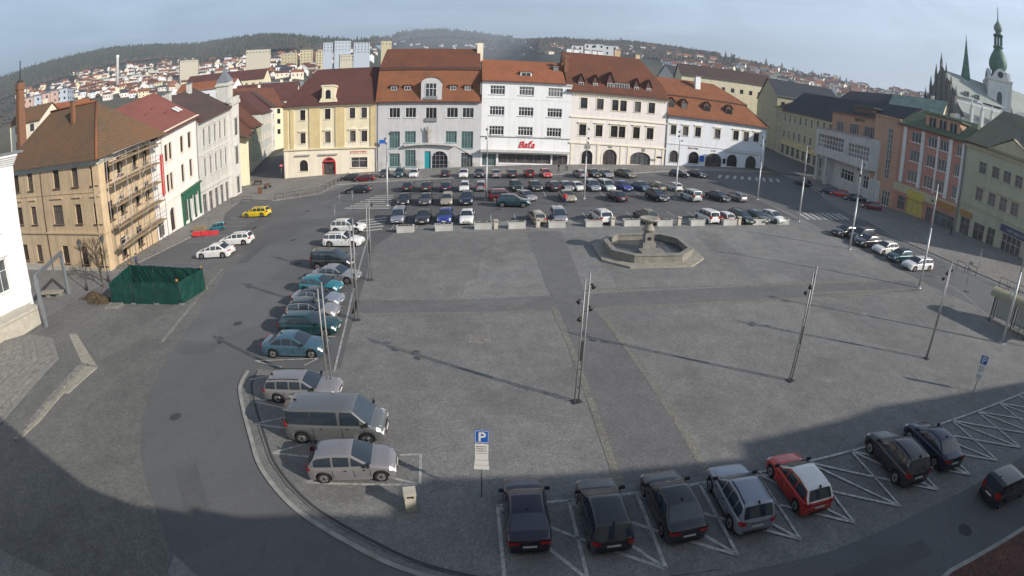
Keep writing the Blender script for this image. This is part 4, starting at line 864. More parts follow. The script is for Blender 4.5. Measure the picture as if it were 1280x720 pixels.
b.band(4.7, .22, .16, 'plaster_ochre'); b.cornice(12.3, 'plaster_stonegrey', n=4); b.band(9.35, .08, .06, 'plaster_ochre')
b.part('plinth', [(0,22.05,-.08,-.002,-2,.75)], 'stone_light'); b.gutterpipe(9.8, 12.2, 'gutter_brown')
E1 = Bld('x', L1A, L1B, None, depth=10, a=.13)
C.objects  # east front of the same house: same thing, so its pieces hang on the same root
bpy.data.objects.remove(E1.root); inv = None
import copy as _cp
def wing(b, A, B, a=0, bb=0, zb=0, depth=1.0):
    """a second front of the house b: same thing, drawn in b's own frame"""
    A = Vector(A); B = Vector(B); d = (B-A); L = d.length; d /= L; n = Vector((-d.y, d.x)); rt = b.root
    ca, sa = cos(-rt.rotation_euler.z), sin(-rt.rotation_euler.z); o = Vector(rt.location[:2])
    e = Bld.__new__(Bld); e.root = rt; e.L = L; e.z0 = gz(*A); e.depth = depth; e.w = (a, bb, zb)
    def xf(x, y, z):
        p = A+d*x+n*y-o; return (p.x*ca-p.y*sa, p.x*sa+p.y*ca, z+x*(a+bb*max(0, z-zb))-rt.location.z)
    e.xf = xf; return e
e = wing(b, L1A, L1B, a=.13)
h2 = [(3.5,4.5,10.1,12.2),(6.6,7.6,10.1,12.2),(9.0,9.9,10.1,12.2),(1.1,2.1,10.1,12.2),(3.5,4.5,5.7,7.9),(6.6,7.6,5.7,7.9),(9.0,9.9,5.7,7.9),(1.1,2.1,5.7,7.9),(2.6,3.7,.9,3.2),(6.2,7.4,.8,3.2)]
e.wall('plaster_ochre', ztop=12.7, holes=h2)
for h in h2: e.window(h, 'wood_brown', 'glass', None)
e.cornice(12.3, 'plaster_stonegrey', n=4); e.band(4.7, .2, .14, 'plaster_ochre')
g = b.mb(); L = b.L                                     # hipped roof
EB = [(-.6,-.7,12.85),(L+.7,-.7,12.85),(L+.7,11.4,14.6),(-.6,11.8,12.85)]; RD = [(5,5.6,19.6),(L-6.5,5.6,19.6)]
g.poly([EB[0],EB[1],RD[1],RD[0]]); g.poly([EB[1],EB[2],RD[1]]); g.poly([EB[2],EB[3],RD[0],RD[1]]); g.poly([EB[3],EB[0],RD[0]]); g.poly(EB[::-1])
g.build('roof', M('tiles_ochre'), b.root)
g = b.mb(); g.tube((L+.7,-.75,12.9),(L-6.5,5.6,19.7),.14,n=6); g.tube((5,5.6,19.7),(L-6.5,5.6,19.7),.14,n=6); g.build('ridge_tiles', M('tiles_orange'), b.root)
for u, y, z in ((15.6,1.2,14.2),(7.0,.9,13.9),(1.5,.8,13.8)):
    g = b.mb()
    for k in range(6): t0, t1 = pi*k/6, pi*(k+1)/6; g.poly([(u,y,z),(u+.9*cos(t0),y-.1,z+.4*sin(t0)),(u+.9*cos(t1),y-.1,z+.4*sin(t1))]); g.poly([(u+.9*cos(t0),y-.12,z+.45*sin(t0)),(u+.9*cos(t0),y+1.6,z+.5),(u+.9*cos(t1),y+1.6,z+.5),(u+.9*cos(t1),y-.12,z+.45*sin(t1))], 1)
    g.build('eyebrow_vent', [M('plaster_cream'), M('tiles_ochre')], b.root)
b.chimney(L-9, 3.6, 17, 20.2, .5, .5, 'brick')
# ---- white house, red roof, green shopfront
b = Bld('red_roof_house', (-44.9,54.0), (-46.3,67.0), 'white house with red roof, red banner and a green wooden shopfront', depth=11, a=.175, b=.003, zb=5)
hw_ = [(3.5,4.4,10.2,12.4),(4.7,5.5,10.2,12.4),(7.9,8.85,10.2,12.4),(10.15,11.2,10.2,12.4),(3.6,4.4,6.2,8.5),(4.6,5.35,6.2,8.5),(7.8,8.7,6.2,8.6),(10.3,11.2,6.2,8.6)]
lo = [(3.7,4.95,.9,4.0,'arch'),(.5,2.2,1.2,3.5),(7.7,9.1,.6,3.6),(9.6,10.9,.6,3.6),(11.3,12.5,.6,3.6)]
b.wall('plaster_pinkish', ztop=14.2, holes=hw_+lo)
for h in hw_: b.window(h, 'wood_brown', 'glass', 'plaster_ivory', sw=.12)
b.window(lo[0], 'wood_brown', 'glass', 'plaster_ivory', name='door', sill=False); b.window(lo[1], 'window_white', 'shop_dark', None, name='shop_window')
for h in lo[2:]: b.window(h, 'green_paint', 'shop_dark', None, name='shop_window', sill=False)
b.part('shopfront', [(7.2,12.9,-.25,-.003,3.7,4.9),(7.2,7.65,-.22,-.003,.2,3.69),(9.12,9.58,-.22,-.003,.2,3.69),(10.92,11.28,-.22,-.003,.2,3.69),(12.52,12.9,-.22,-.003,.2,3.69),(7.0,13.05,-.5,-.26,4.7,4.95)], 'green_paint')
b.part('banner', [(2.2,2.9,-.18,-.1,6.3,11.5)], 'red_sign'); b.part('shop_blind', [(9.2,9.5,-.6,-.3,.6,3.4),(11.0,11.2,-.6,-.3,.6,3.4)], 'white_paint')
b.band(4.95, .15, .12, 'plaster_ivory'); b.cornice(13.7, 'plaster_ivory', n=4)
b.roof([(-.7,14.1),(0,14.3),(7.6,18.2),(12,14.2)], 'tiles_red', u0=-.3, u1=b.L+.1, inL=[0,.2,2.5,0])
for u, y in ((5.6,3.9),(7.9,4.4),(8.7,2.6)): g = b.mb(); g.box(u-.5, u+.5, y-.1, y+.1, 14.3+y*.51, 14.6+y*.51); g.build('snow_guard', M('tiles_red'), b.root)
g = b.mb()
for u in (10.8,11.6): g.poly([(u-.3,1.6,15.35),(u+.3,1.6,15.35),(u+.3,2.8,15.95),(u-.3,2.8,15.95)])
g.build('skylight', M('window_white'), b.root)
b.gutterpipe(b.L-.1, 13.7)
# ---- ornate grey house with a corner turret
b = Bld('turret_house', (-46.3,67.0), (-49.3,84.5), 'ornate pale grey house with dark roof and a corner turret', depth=11, a=.045, b=.0095, zb=3)
us_ = [2.2,4.4,6.7,8.95,11.15]; hw_ = []
for u in us_: hw_ += [(u,u+.95,11.6,14.3),(u,u+.95,7.2,9.9)]
lo = [(.8,2.6,1.9,4.8),(3.3,5.0,1.9,4.8),(5.8,7.4,1.6,4.8),(8.2,9.8,1.9,4.8),(10.6,12.2,1.9,4.8)]
b.wall('plaster_stonegrey', ztop=16.0, holes=hw_+lo, u1=13.2)
for h in hw_: b.window(h, 'window_grey', 'glass_pale', 'plaster_whitegrey', sw=.2, hood=1)
for h in lo: b.window(h, 'window_grey', 'shop_dark', 'plaster_whitegrey', name='shop_window')
b.band(5.4, .35, .25, 'plaster_whitegrey', u1=13.2); b.band(10.6, .2, .15, 'plaster_whitegrey', u1=13.2); b.cornice(15.3, 'plaster_whitegrey', u1=13.2, n=5, dent=True)
g = b.mb(); g.box(13.2,16.9,-.7,4,1,16.6); tw = g.build('turret', M('plaster_whitegrey'), b.root)
for z0, z1 in ((11.3,13.9),(6.9,9.6),(2.4,5.0)):
    g = b.mb(); g.box(14.3,15.6,-.78,-.701,z0,z1,1); g.box(14.1,14.3,-.86,-.701,z0,z1); g.box(15.6,15.8,-.86,-.701,z0,z1); g.box(14.0,15.9,-.95,-.702,z1,z1+.25); g.box(14.92,14.98,-.8,-.781,z0,z1)
    g.build('window', [M('plaster_stonegrey'), M('glass')], tw)
g = b.mb(); g.box(13.0,17.1,-.95,4.2,16.0,16.5); g.box(12.0,17.0,-.8,-.3,16.5,17.1); g.box(13.9,16.3,.2,2.4,16.5,19.6); g.box(13.7,16.5,0,2.6,19.0,19.25); g.build('attic', M('plaster_stonegrey'), tw)
g = b.mb(); P = [(13.8,.1,19.6),(16.4,.1,19.6),(16.4,2.5,19.6),(13.8,2.5,19.6)]; Q = [(14.8,1.0,21.0),(15.4,1.0,21.0),(15.4,1.6,21.0),(14.8,1.6,21.0)]
for i in range(4): j = (i+1) % 4; g.poly([P[i],P[j],Q[j],Q[i]]); g.poly([Q[i],Q[j],(15.1,1.3,22.6)])
g.build('spire_roof', M('sheet_metal'), tw)
b.roof([(-.9,15.9),(0,16.3),(6.6,19.4),(11.5,16)], 'tiles_darkbrown', u0=-.1, u1=13.1)
for u, y, z in ((1.5,5.5,19.6),(9.8,5.8,19.6),(5,8,19.0)): b.chimney(u, y, z-2, z+1.0, .9, .7, 'plaster_stonegrey')
# ---- street going north-west
def plain_house(name, A, B, label, ztop, m, roofm, rise, ncol, rows, depth=10, a=0, group=None, glass='glass', wh=1.7, ww=1.0, hip=None, surround='plaster_ivory', shop=False, cat='house', bb=0, zb=0):
    b = Bld(name, A, B, label, cat=cat, depth=depth, a=a, b=bb, zb=zb, group=group); hs = []
    for r, z in enumerate(rows):
        for k in range(ncol):
            uc = (k+.5)/ncol*b.L; w_ = ww*(1.5 if shop and r == 0 else 1); hs.append((uc-w_/2, uc+w_/2, z, z+wh*(1.15 if shop and r == 0 else 1)))
    b.wall(m, ztop=ztop, holes=hs)
    for h in hs: b.window(h, 'window_white', glass, surround, sw=.12)
    b.cornice(ztop-.4, surround or m, n=2); d = depth
    b.roof([(-.5,ztop-.05),(0,ztop+.2),(d*.5,ztop+rise),(d+.4,ztop)], roofm, inL=hip, inR=hip)
    return b
b = plain_house('street_house', (-56.8,100.5), (-59.6,109), 'cream and sage green house at the mouth of the side street', 12.6, 'plaster_olive', 'tiles_brown', 5.5, 3, (4.8,8.6), a=.05, depth=12)
e = wing(b, (-51.2,92), (-56.8,100.5), a=.03); e.wall('plaster_cream', ztop=12.6, holes=[(2,3.2,5,7),(6,7.2,5,7),(2,3.2,8.8,10.6),(6,7.2,8.8,10.6)], depth=9)
for h in [(2,3.2,5,7),(6,7.2,5,7),(2,3.2,8.8,10.6),(6,7.2,8.8,10.6)]: e.window(h, 'window_white', 'glass', None)
e.roof([(-.5,12.4),(0,12.7),(6,17.6),(9,15)], 'tiles_rustorange', u0=-2)
plain_house('street_house', (-59.8,109.4), (-64,122), 'sage grey house with rusty dormered roof in the side street', 14.0, 'plaster_green', 'tiles_brown', 6, 5, (5.6,9.8), a=.05, depth=13, surround=None)
plain_house('street_house', (-64.2,122.5), (-69,138), 'taller grey house with white gable deep in the side street', 17.5, 'plaster_stonegrey', 'tiles_maroon', 6, 5, (6.4,10.4,14.2), a=.05, depth=13)
plain_house('street_house', (-69.3,138.5), (-70.5,158), 'farthest grey house closing the side street', 19.5, 'plaster_whitegrey', 'tiles_darkbrown', 5, 6, (8,12,15.6), a=.05, depth=13)
# ---- town hall wing at the left edge
b = Bld('town_hall', (-44.6,10.0), (-43.6,31.0), 'bright white classical building with heavy cornice beside the stone steps', cat='building', depth=14)
hs = [(17.0,18.6,8.5,12.0),(17.0,18.6,3.4,6.2),(12.0,13.6,8.5,12.0),(12.0,13.6,3.4,6.2)]
b.wall('plaster_white', ztop=14.3, holes=hs)
for h in hs: b.window(h, 'window_white', 'glass_pale', 'plaster_white', hood=1)
g = b.mb(); g.box(-.2,b.L-1.0,-2.2,-.003,-2,1.35); g.box(-.2,b.L-.9,-2.35,-.004,1.352,1.6); g.build('stair_wall', M('stone_light'), b.root); b.cornice(14.0, 'plaster_white', n=5, step=.16, h=.18)
b.part('pilaster', [(b.L-1.6,b.L-.3,-.2,-.003,1.6,13.9)], 'plaster_white')
g = b.mb(); g.box(-.9,b.L+.8,-.85,14,14.95,15.15); g.build('cornice_flashing', M('sheet_metal'), b.root)
g = b.mb(); g.box(0,b.L-5.2,.6,10,15.15,30); g.box(0,b.L-4.9,.3,10,21.6,22.1); g.build('tower', M('plaster_white'), b.root)
# low stepped terrace of the town hall
def wpoly(pxs): return [at(*p) for p in pxs]
t = empty('stone_steps', (*at(20,470), gz(*at(20,470))), label='worn stone steps fanning out before the white building', cat='steps')
def rel(t, pts): return [(x-t.location.x, y-t.location.y, gz(x, y)-t.location.z) for x, y in pts]
c0 = Vector(at(-60,470)); P0 = [(-60,590),(0,532),(74,448),(66,424),(38,419),(0,423),(-60,440)]
for k in range(6):
    q = [c0+(Vector(p)-c0)*(1-.055*k) for p in wpoly(P0)]; g = MB(); g.prism([(a, c_, z) for a, c_, z in rel(t, [(v.x, v.y) for v in q])][::-1], -.1+.09*k, .09*(k+1), 0); g.build('step', M('slabs_light' if k % 2 else 'stone_dark'), t)
t = empty('kerb_stones', (*at(60,500), gz(*at(60,500))), label='long wedge of pale kerb stones beside the stone steps', cat='kerb stones')
for pl, h_ in ((([(18,551),(22,553),(108,458),(102,455)]), .16), (([(22,553.5),(108.5,458.5),(122,460),(86,492),(80,492),(50,527)]), .08), (([(102,454),(122,459),(96,418),(86,418)]), .06)):
    g = MB(); g.prism(rel(t, wpoly(pl))[::-1], -.05, h_); g.build('kerb_stone', M('slabs_light' if h_ > .1 else 'stone'), t)
# ---- east side
b = Bld('pediment_house', (67.4,60.0), (73.1,40.0), 'olive green house with triangular pediment and dark blue shopfront', depth=12, a=-.11)
hs = []
for u0, u1 in ((2.8,4.1),(5.2,6.5),(7.3,8.6),(9.4,10.7),(12.4,13.7),(15.2,16.5)): hs += [(u0,u1,16.3,18.0),(u0,u1,12.2,14.1)]
lo = [(.8,2.6,6.4,9.0),(3.4,5.4,6.3,9.0),(6.0,7.4,6.0,9.2),(8.7,12.2,6.3,9.3),(13,17,6.3,9.3)]
b.wall('plaster_green', ztop=20.4, holes=hs+lo)
for h in hs: b.window(h, 'window_grey', 'glass_pale', 'plaster_olive', sw=.14, hood=1 if h[2] < 14 else 0)
for i, h in enumerate(lo): b.window(h, 'window_grey' if i != 3 else 'white_paint', 'shop_dark', None, name='shop_window' if i != 2 else 'door', sill=False, nx=2 if i < 3 else 4)
b.part('shop_sign', [(8.3,18,-.3,-.003,9.5,10.5)], 'blue_shop'); b.marks(9.5, 13.5, 9.75, .5, 'metal_grey', y=-.3); b.part('shop_sign', [(.6,2.8,-.3,-.003,9.2,10.0)], 'orange_board')
b.band(11.0, .2, .15, 'plaster_olive'); b.cornice(19.4, 'plaster_olive', n=4)
g = b.mb(); g.poly([(4.3,-.42,20.4),(12.7,-.42,20.4),(8.5,-.42,22.6)]); g.poly([(4.1,-.6,20.35),(8.5,-.6,22.85),(8.5,2,22.85),(4.1,2,20.35)]); g.poly([(12.9,-.6,20.35),(12.9,2,20.35),(8.5,2,22.85),(8.5,-.6,22.85)]); g.box(4.2,12.8,-.6,-.43,20.15,20.4); g.build('pediment', M('plaster_olive'), b.root)
b.roof([(-.6,20.4),(0,20.7),(6.2,27.0),(12.5,20)], 'tiles_greyolive', inL=[0,.2,4,0]); b.part('roof_hatch', [(8,8.9,1.8,3,22.5,23.6)], 'gutter')
b = Bld('banded_house', (63.7,73.0), (67.4,60.0), 'salmon and cream banded house with green roof above yellow shop windows', depth=12, a=-.10)
hs = []
for z0, z1 in ((19.0,20.7),(15.8,17.7),(12.4,14.3)):
    for u0, u1 in ((2.5,4.6),(6.0,7.8),(8.4,10.3),(11.8,13.1)): hs.append((u0,u1,z0,z1))
lo = [(1.2,2.8,7.3,9.6),(3.1,6.6,7.2,9.7),(7.4,8.6,6.9,9.6),(9.1,13.1,7.4,9.6)]
b.wall('plaster_salmon', ztop=21.5, holes=hs+lo)
for h in hs: b.window(h, 'window_white', 'glass_pale', None, nx=3, nz=1, sill=True)
for h, m_ in zip(lo, ('shop_dark','yellow_shop','shop_dark','glass_pale')): b.window(h, 'window_grey', m_, None, nx=3, name='shop_window', sill=False)
for u in (1.2,5.0,10.6,13.2): b.part('pilaster', [(u-.35,u+.35 if u < 13 else 13.5,-.18,-.002,11.8,21.2)], 'plaster_whitegrey')
b.part('lintel_band', [(7.9,8.3,-.06,-.003,11.9,21.1)], 'plaster_whitegrey'); b.band(10.2, 1.4, .12, 'plaster_olive'); b.part('shop_sign', [(3.2,6.6,-.2,-.13,9.8,11.2)], 'yellow_shop'); b.part('shop_sign', [(9.0,13.2,-.22,-.13,10.3,11.3)], 'orange_board')
b.cornice(21.2, 'plaster_salmon', n=3)
b.roof([(-.6,21.5),(0,21.8),(5.5,25.0),(12.5,21)], 'tiles_greenish', inR=[0,.1,.6,0], inL=[0,.1,.6,0], u1=b.L+.1)
g = b.mb(); g.box(4.6,11.5,1.0,5,21.5,24.2); dm = g.build('roof_storey', [M('plaster_orange')], b.root)
g = b.mb(); g.box(4.3,11.9,.7,5.4,24.2,24.45); g.build('roof', M('tiles_greenish'), dm)
for u in (5.4,7.5,9.6): g = b.mb(); g.box(u,u+1.3,.93,.998,22.3,23.8); g.box(u+.62,u+.68,.9,.929,22.3,23.8,1); g.build('window', [M('glass'), M('window_white')], dm)
b.part('party_wall', [(b.L-.25,b.L+.05,-.25,12,5,21.4)], 'gutter')
b = Bld('orange_house', (60.9,77.4), (63.7,73.0), 'tall orange house with glazed stair strip between modern and banded houses', depth=13, a=-.08)
b.wall('plaster_orange', ztop=22.6, u0=.3, holes=[(3.0,3.9,11.9,20.6),(3.1,4.6,7.3,9.9)])
b.window((3.0,3.9,11.9,20.6), 'window_white', 'glass_pale', None, nx=2, nz=10, name='stair_window', sill=False); b.window((3.1,4.6,7.3,9.9), 'window_white', 'glass_pale', None, nx=3, name='door', sill=False)
b.part('wall_lower', [(.3,2.6,-.1,-.003,6.3,11.2)], 'concrete')
b.cornice(22.2, 'plaster_orange', n=2, u0=.3)
e = wing(b, (65.8,98.5), (64.4,76.4), a=-.06); hs = [(2,5,18.9,21.3),(7.5,11,18.9,21.3),(13,17,18.9,21.3)]
e.wall('plaster_orange', ztop=23.2, zbot=17, holes=hs, depth=10)
for h in hs: e.window(h, 'window_white', 'glass_pale', None, nx=4, nz=1)
e.roof([(-.6,23.2),(0,23.4),(5,26.5),(10.4,23)], 'tiles_slate', u1=e.L+3, name='roof'); e.part('terrace_rail', [(0,20,-1.9,-1.85,18.6,19.4)], 'metal_dark'); e.part('roof_windows', [(8,15,.5,2.5,23.3,24.9)], 'wood_brown'); e.part('roof_windows_cover', [(7.6,15.4,.2,4.5,24.9,25.1)], 'tiles_greenish')
e.marks(9.5, 13.5, 21.9, .7, 'metal_dark')
b = Bld('modern_block', (62.5,97.0), (61.0,76.0), 'grey concrete modern block with overhanging upper floor on square pillars', cat='building', depth=3.6, a=-.055)
hs = [(1.2,11.8,15.2,18.0),(13.6,21.0,15.0,17.6)]
b.wall('concrete', ztop=19.1, zbot=13.6, holes=hs, y0=-1.5, depth=4.0, name='upper_floor')
for h in hs: b.window(h, 'window_white', 'glass_pale', None, nx=9 if h[0] < 5 else 7, nz=3, y=-1.5, name='ribbon_window', sill=False, fr=.1)
lo = [(8.6,13.5,10.2,12.2),(17.0,20.6,10.0,12.4)]
b.wall('concrete', ztop=13.65, holes=lo, name='lower_floor', y0=.5)
for h in lo: b.window(h, 'window_white', 'glass', None, nx=4, y=.5, fr=.1)
for u in (.4,4.5): g = b.mb(); g.box(u,u+.7,-1.2,-.5,5.5,13.7); g.build('pillar', M('concrete_light'), b.root)
b.part('parapet', [(0,21,-1.6,-1.502,18.9,19.3)], 'metal_grey')
b = plain_house('corner_building', (73.6,136), (72.4,98.5), 'long yellow three-storey building with dark slate roof beside the modern block', 24.0, 'plaster_olive', 'tiles_slate', 6, 12, (12.0,16.5,21.0), depth=13, a=-.085, surround='plaster_cream', shop=True, cat='building', wh=2.2, ww=1.3)
b.part('ochre_base', [(0,b.L,-.15,-.003,9,11.4),(0,b.L,-.2,-.003,14.6,15.9)], 'plaster_yellow'); b.part('white_end', [(b.L-1,b.L+.02,-.12,-.003,9,24)], 'plaster_ivory')
b.marks(24, 30, 19.6, .8, 'metal_dark')
plain_house('corner_building', (79.5,158), (73.7,136.4), 'yellow house with brown-grey roof closing the street behind the inn', 26.2, 'plaster_olive', 'tiles_darkbrown', 3, 6, (13.5,18.5,22.5), depth=14, a=-.06, surround='plaster_cream', wh=2.2, ww=1.3)
# ------------------------------------------------------------------ church
def azd(deg, D): a = radians(deg); return D*sin(a), D*cos(a)
Dc = 150.0; zc = lambda e, D=Dc: H+D*e
def frame_at(name, x, y, rz, z=None, **k):
    z = gz(x, y) if z is None else z
    e = Bld.__new__(Bld); e.root = empty(name, (x, y, z), rz, **k); e.z0 = z; e.w = (0,0,0); e.L = 10; e.depth = 10
    e.xf = lambda X, Y, Z: (X, Y, Z-z); return e
tx, ty = azd(51.15, 152)
ch = frame_at('church', tx, ty, radians(-38), label='white church with pale nave roof, dark gothic gable, needle spire and green onion tower', cat='church')
g = ch.mb(); w_ = 3.3
g.box(-w_,w_,-w_,w_,8,41.0); tower = g.build('bell_tower', M('church_white'), ch.root)
g = ch.mb(); g.box(-w_-.35,w_+.35,-w_-.35,w_+.35,31.2,31.7); g.box(-w_-.3,w_+.3,-w_-.3,w_+.3,40.6,41.2)
for sx in (-1, 1):
    for sy in (-1, 1): g.box(sx*w_-(.5 if sx>0 else .15), sx*w_+(.15 if sx>0 else .5), sy*w_-(.5 if sy>0 else .15), sy*w_+(.15 if sy>0 else .5), 31.8, 40.5)
g.build('cornice', M('plaster_whitegrey'), tower)
for q in range(4):
    g = ch.mb(); P = [(-.75,33.5),(.75,33.5),(.75,37.0),(.55,37.7),(0,38.1),(-.55,37.7),(-.75,37.0)]; c_, s_ = [(1,0),(0,1),(-1,0),(0,-1)][q]
    g.poly([((x*c_-(-w_-.03)*s_), (x*s_+(-w_-.03)*c_), z) for x, z in P]); g.build('belfry_window', M('glass'), tower)
    g = ch.mb(); P = [(-2.6,41.2),(2.6,41.2),(2.0,42.0),(1.5,42.9),(.9,43.6),(0,43.9),(-.9,43.6),(-1.5,42.9),(-2.0,42.0)]
    f = [((x*c_-(-w_)*s_), (x*s_+(-w_)*c_), z) for x, z in P]; bk = [((x*c_-(-w_+1.0)*s_), (x*s_+(-w_+1.0)*c_), z) for x, z in P]; g.poly(f)
    for i in range(9): g.poly([f[i],bk[i],bk[(i+1)%9],f[(i+1)%9]])
    g.poly([(((0.85*cos(t*pi/6))*c_+(w_+.04)*s_), ((0.85*cos(t*pi/6))*s_-(w_+.04)*c_), 42.3+.85*sin(t*pi/6)) for t in range(12)], 1)
    g.build('clock_gable', [M('church_white'), M('metal_dark')], tower)
g = ch.mb(); g.lathe([(3.2,41.0),(2.5,42.0),(1.7,43.0),(1.8,43.7),(2.4,44.4),(2.7,45.3),(2.6,46.4),(2.1,47.7),(1.5,48.8),(1.15,49.6),(1.25,50.0)], n=16); ons = g.build('onion_dome', M('copper_dark'), tower)
g = ch.mb()
for k in range(8): a = pi/8+k*pi/4; g.box(1.05*cos(a)-.14, 1.05*cos(a)+.14, 1.05*sin(a)-.14, 1.05*sin(a)+.14, 50.0, 53.0)
g.lathe([(1.5,49.8),(1.45,50.2)], n=12); g.lathe([(1.5,53.0),(1.3,53.4),(.8,53.7),(.75,54.0)], n=12); g.build('lantern', M('copper_dark'), tower)
g = ch.mb(); g.lathe([(.7,54.0),(1.15,54.5),(1.3,55.2),(1.0,56.0),(.45,56.7),(.22,57.4),(.1,59.5),(.05,61.0)], n=12); g.lathe([(.0,59.0),(.25,59.25),(.0,59.5)], n=8); g.bar((-.35,0,60.3),(.35,0,60.3),.08); g.build('upper_dome', M('copper_green'), tower)
# nave: local x to the left of the tower along the roof
A = Vector(azd(45.6, 143)); B = Vector(azd(50.0, 151.5)); dd = B-A; nv = empty('x', (0,0,0)); bpy.data.objects.remove(nv)
def onch(fun):
    g = MB(); rt = ch.root; ca, sa = cos(-rt.rotation_euler.z), sin(-rt.rotation_euler.z); L = dd.length; u = dd/L; n = Vector((-u.y, u.x))
    def xf(x, y, z): p = A+u*x+n*y-Vector(rt.location[:2]); return (p.x*ca-p.y*sa, p.x*sa+p.y*ca, z-rt.location.z)
    g.xf = xf; return g
L = dd.length
g = onch(0); g.box(0,L+1,-5.5,5.5+6,8,33.5); nave = g.build('nave', M('church_white'), ch.root)
g = onch(0); g.poly([(0,-6,33.4),(L+2,-6,34.0),(L+2,1.5,40.0),(0,1.5,40.2)]); g.poly([(0,9.5,33),(0,1.5,40.2),(L+2,1.5,40.0),(L+2,9.5,33)]); g.poly([(0,-6,33.4),(0,1.5,40.2),(0,9.5,33)]); g.build('nave_roof', M('tiles_palegrey'), nave)
for u in (3.4,6.9):
    g = onch(0); g.box(u-.5,u+.5,-5.6,-4.4,33.9,35.3); g.box(u-.35,u+.35,-5.65,-5.601,34.1,35.2,1); g.build('dormer', [M('tiles_palegrey'), M('glass')], nave)
g = onch(0); g.box(-.1,L+2,-9.5,-5.6,8,28.5); g.poly([(-.1,-9.8,28.4),(L+2,-9.8,28.8),(L+2,-5.6,32.6),(-.1,-5.6,32.2)],1)
for u in (1.2,4.6,8,11): g.box(u,u+.7,-10.5,-9.6,8,31,0); g.lathe([(.5,31),(.05,33)], n=4, c=(u+.35,-10)) 
g.build('side_aisle', [M('church_white'), M('tiles_palegrey')], ch.root)
g = onch(0); P = [(-5.2,31.5),(0,41.6),(5.2,31.5)]                      # stepped gothic gable with pinnacles, facing west
GY = -2.5
g.poly([(-.4,y+1.5,z) for y, z in ((-7.2,24),(-7.2,32.5),(0,41.5),(7.2,32.5),(7.2,24))]); 
for y, z in ((-7.2,33.5),(-4.8,36.3),(-2.4,39.2),(0,42),(2.4,39.2),(4.8,36.3),(7.2,33.5)):
    g.box(-.9,-.3,y+1.2,y+1.8,24,z); g.lathe([(.45,z),(.05,z+2.6)], n=4, c=(-.6,y+1.5))
g.box(-1.6,-.4,-8,-5,10,29,1); g.box(-1.6,-.4,7,9.5,10,29,1)
g.build('gothic_gable', [M('stone_dark'), M('church_white')], ch.root)
fx, fy = azd(48.2, 147); fl = onch(0)
uu = (Vector((fx, fy))-A).dot(dd/L)
fl.lathe([(1.5,37.0),(1.2,39.5),(1.35,40.0),(.9,43.0),(.45,46.5),(.1,50.0),(.04,51.2)], n=8, c=(uu, 1.5), smooth=False); fl.build('needle_spire', M('copper_dark'), ch.root)
g = onch(0); g.box(L+7,L+26,-6,10,8,31); g.poly([(L+6.6,-6.5,31),(L+26,-6.5,31),(L+26,2,41),(L+8.5,2,41)],1); g.poly([(L+6.6,-6.5,31),(L+8.5,2,41),(L+6.6,10,31)],1); g.box(L+9,L+10.6,-6.6,-4,32,34.6); g.build('choir', [M('church_white'), M('tiles_palegrey')], ch.root)
# ------------------------------------------------------------------ lamp posts
def tall_mast(px, py, lab, n=3, h=9.7):
    x, y = at(px, py); t = empty('lamp_mast', (x, y, gz(x, y)), label=lab, cat='lamp post', group='tall white lamp masts round the square')
    g = MB(); g.tube((0,0,0),(0,0,5.8),.115,.10,n=12); g.lathe([(.26,-.1),(.26,.06),(.14,.08)], n=12); g.build('pole', M('metal_pole'), t)
    g = MB(); g.tube((0,0,5.8),(0,0,h+.2),.07,.055,n=10); g.build('upper_pole', M('metal_pole'), t)
    for k in range(n):
        z = h-.15-k*.62; a = k*2.1+px
        g = MB(); g.tube((0,0,z),(.34*cos(a),.34*sin(a),z),.03,n=6,m=1); g.tube((.24*cos(a),.24*sin(a),z+.07),(.40*cos(a),.40*sin(a),z-.09),.09,.12,n=10); g.build('floodlight', [M('lamp_black'), M('metal_grey')], t)
    return t
for px, py, n, lab in ((1251.7,429,3,'tall white mast nearest the bus shelter'),(1148.5,360,3,'tall white mast beside the white estate car on the east road'),(1061.7,311.4,3,'tall white mast in front of the grey modern block'),(998,276.3,2,'tall white mast at the zebra crossing by the corner of the lot'),(946.5,249.6,3,'tall white mast before the right end of the long low inn'),(843.7,248.3,3,'tall white mast between the minivan and the inn'),(729.8,248.4,4,'tall mast standing before the pale pink arcade house'),(607.5,250.2,3,'tall mast standing before the left edge of the shop house'),(484.3,256.5,3,'tall mast beside the striped crossing left of the lot')): tall_mast(px, py, lab, n)
def twin_post(px, py, h, lab, heads):
    x, y = at(px, py); t = empty('lamp_post', (x, y, gz(x, y)), radians(20), label=lab, cat='lamp post', group='twin-pole lamp posts on the paving')
    for s_ in (-1, 1): g = MB(); g.tube((s_*.11,0,0),(s_*.11,0,h-(.0 if s_ > 0 else .3)),.042,n=8); g.build('pole', M('pole_dark'), t)
    for k in range(int(h)): g = MB(); g.box(-.06,.06,-.02,.02,k+.8,k+.84); g.build('rung', M('metal_dark'), t)
    g = MB(); g.box(-.26,.26,-.2,.2,-.05,.03); g.build('base_plate', M('metal_dark'), t)
    g = MB(); g.box(-.055,.055,-.06,.06,2.3,3.3); g.build('junction_box', M('metal_dark'), t)
    for z, a in heads:
        g = MB(); a = radians(a); g.tube((.11*cos(a),0,z),(.30*cos(a),.30*sin(a),z+.02),.03,n=6,m=1); g.tube((.26*cos(a),.26*sin(a),z+.09),(.40*cos(a),.40*sin(a),z-.08),.07,.11,n=10); g.build('spotlight', [M('lamp_black'), M('metal_grey')], t)
hd = [(6.0,10),(5.3,170),(4.9,20),(4.5,200)]
twin_post(720.6, 502, 6.7, 'dark twin-pole lamp post in the middle of the paving', hd)
twin_post(987.8, 475.6, 6.7, 'dark twin-pole lamp post nearest the black off-roader', [(6.1,30),(5.6,200),(5.2,160)])
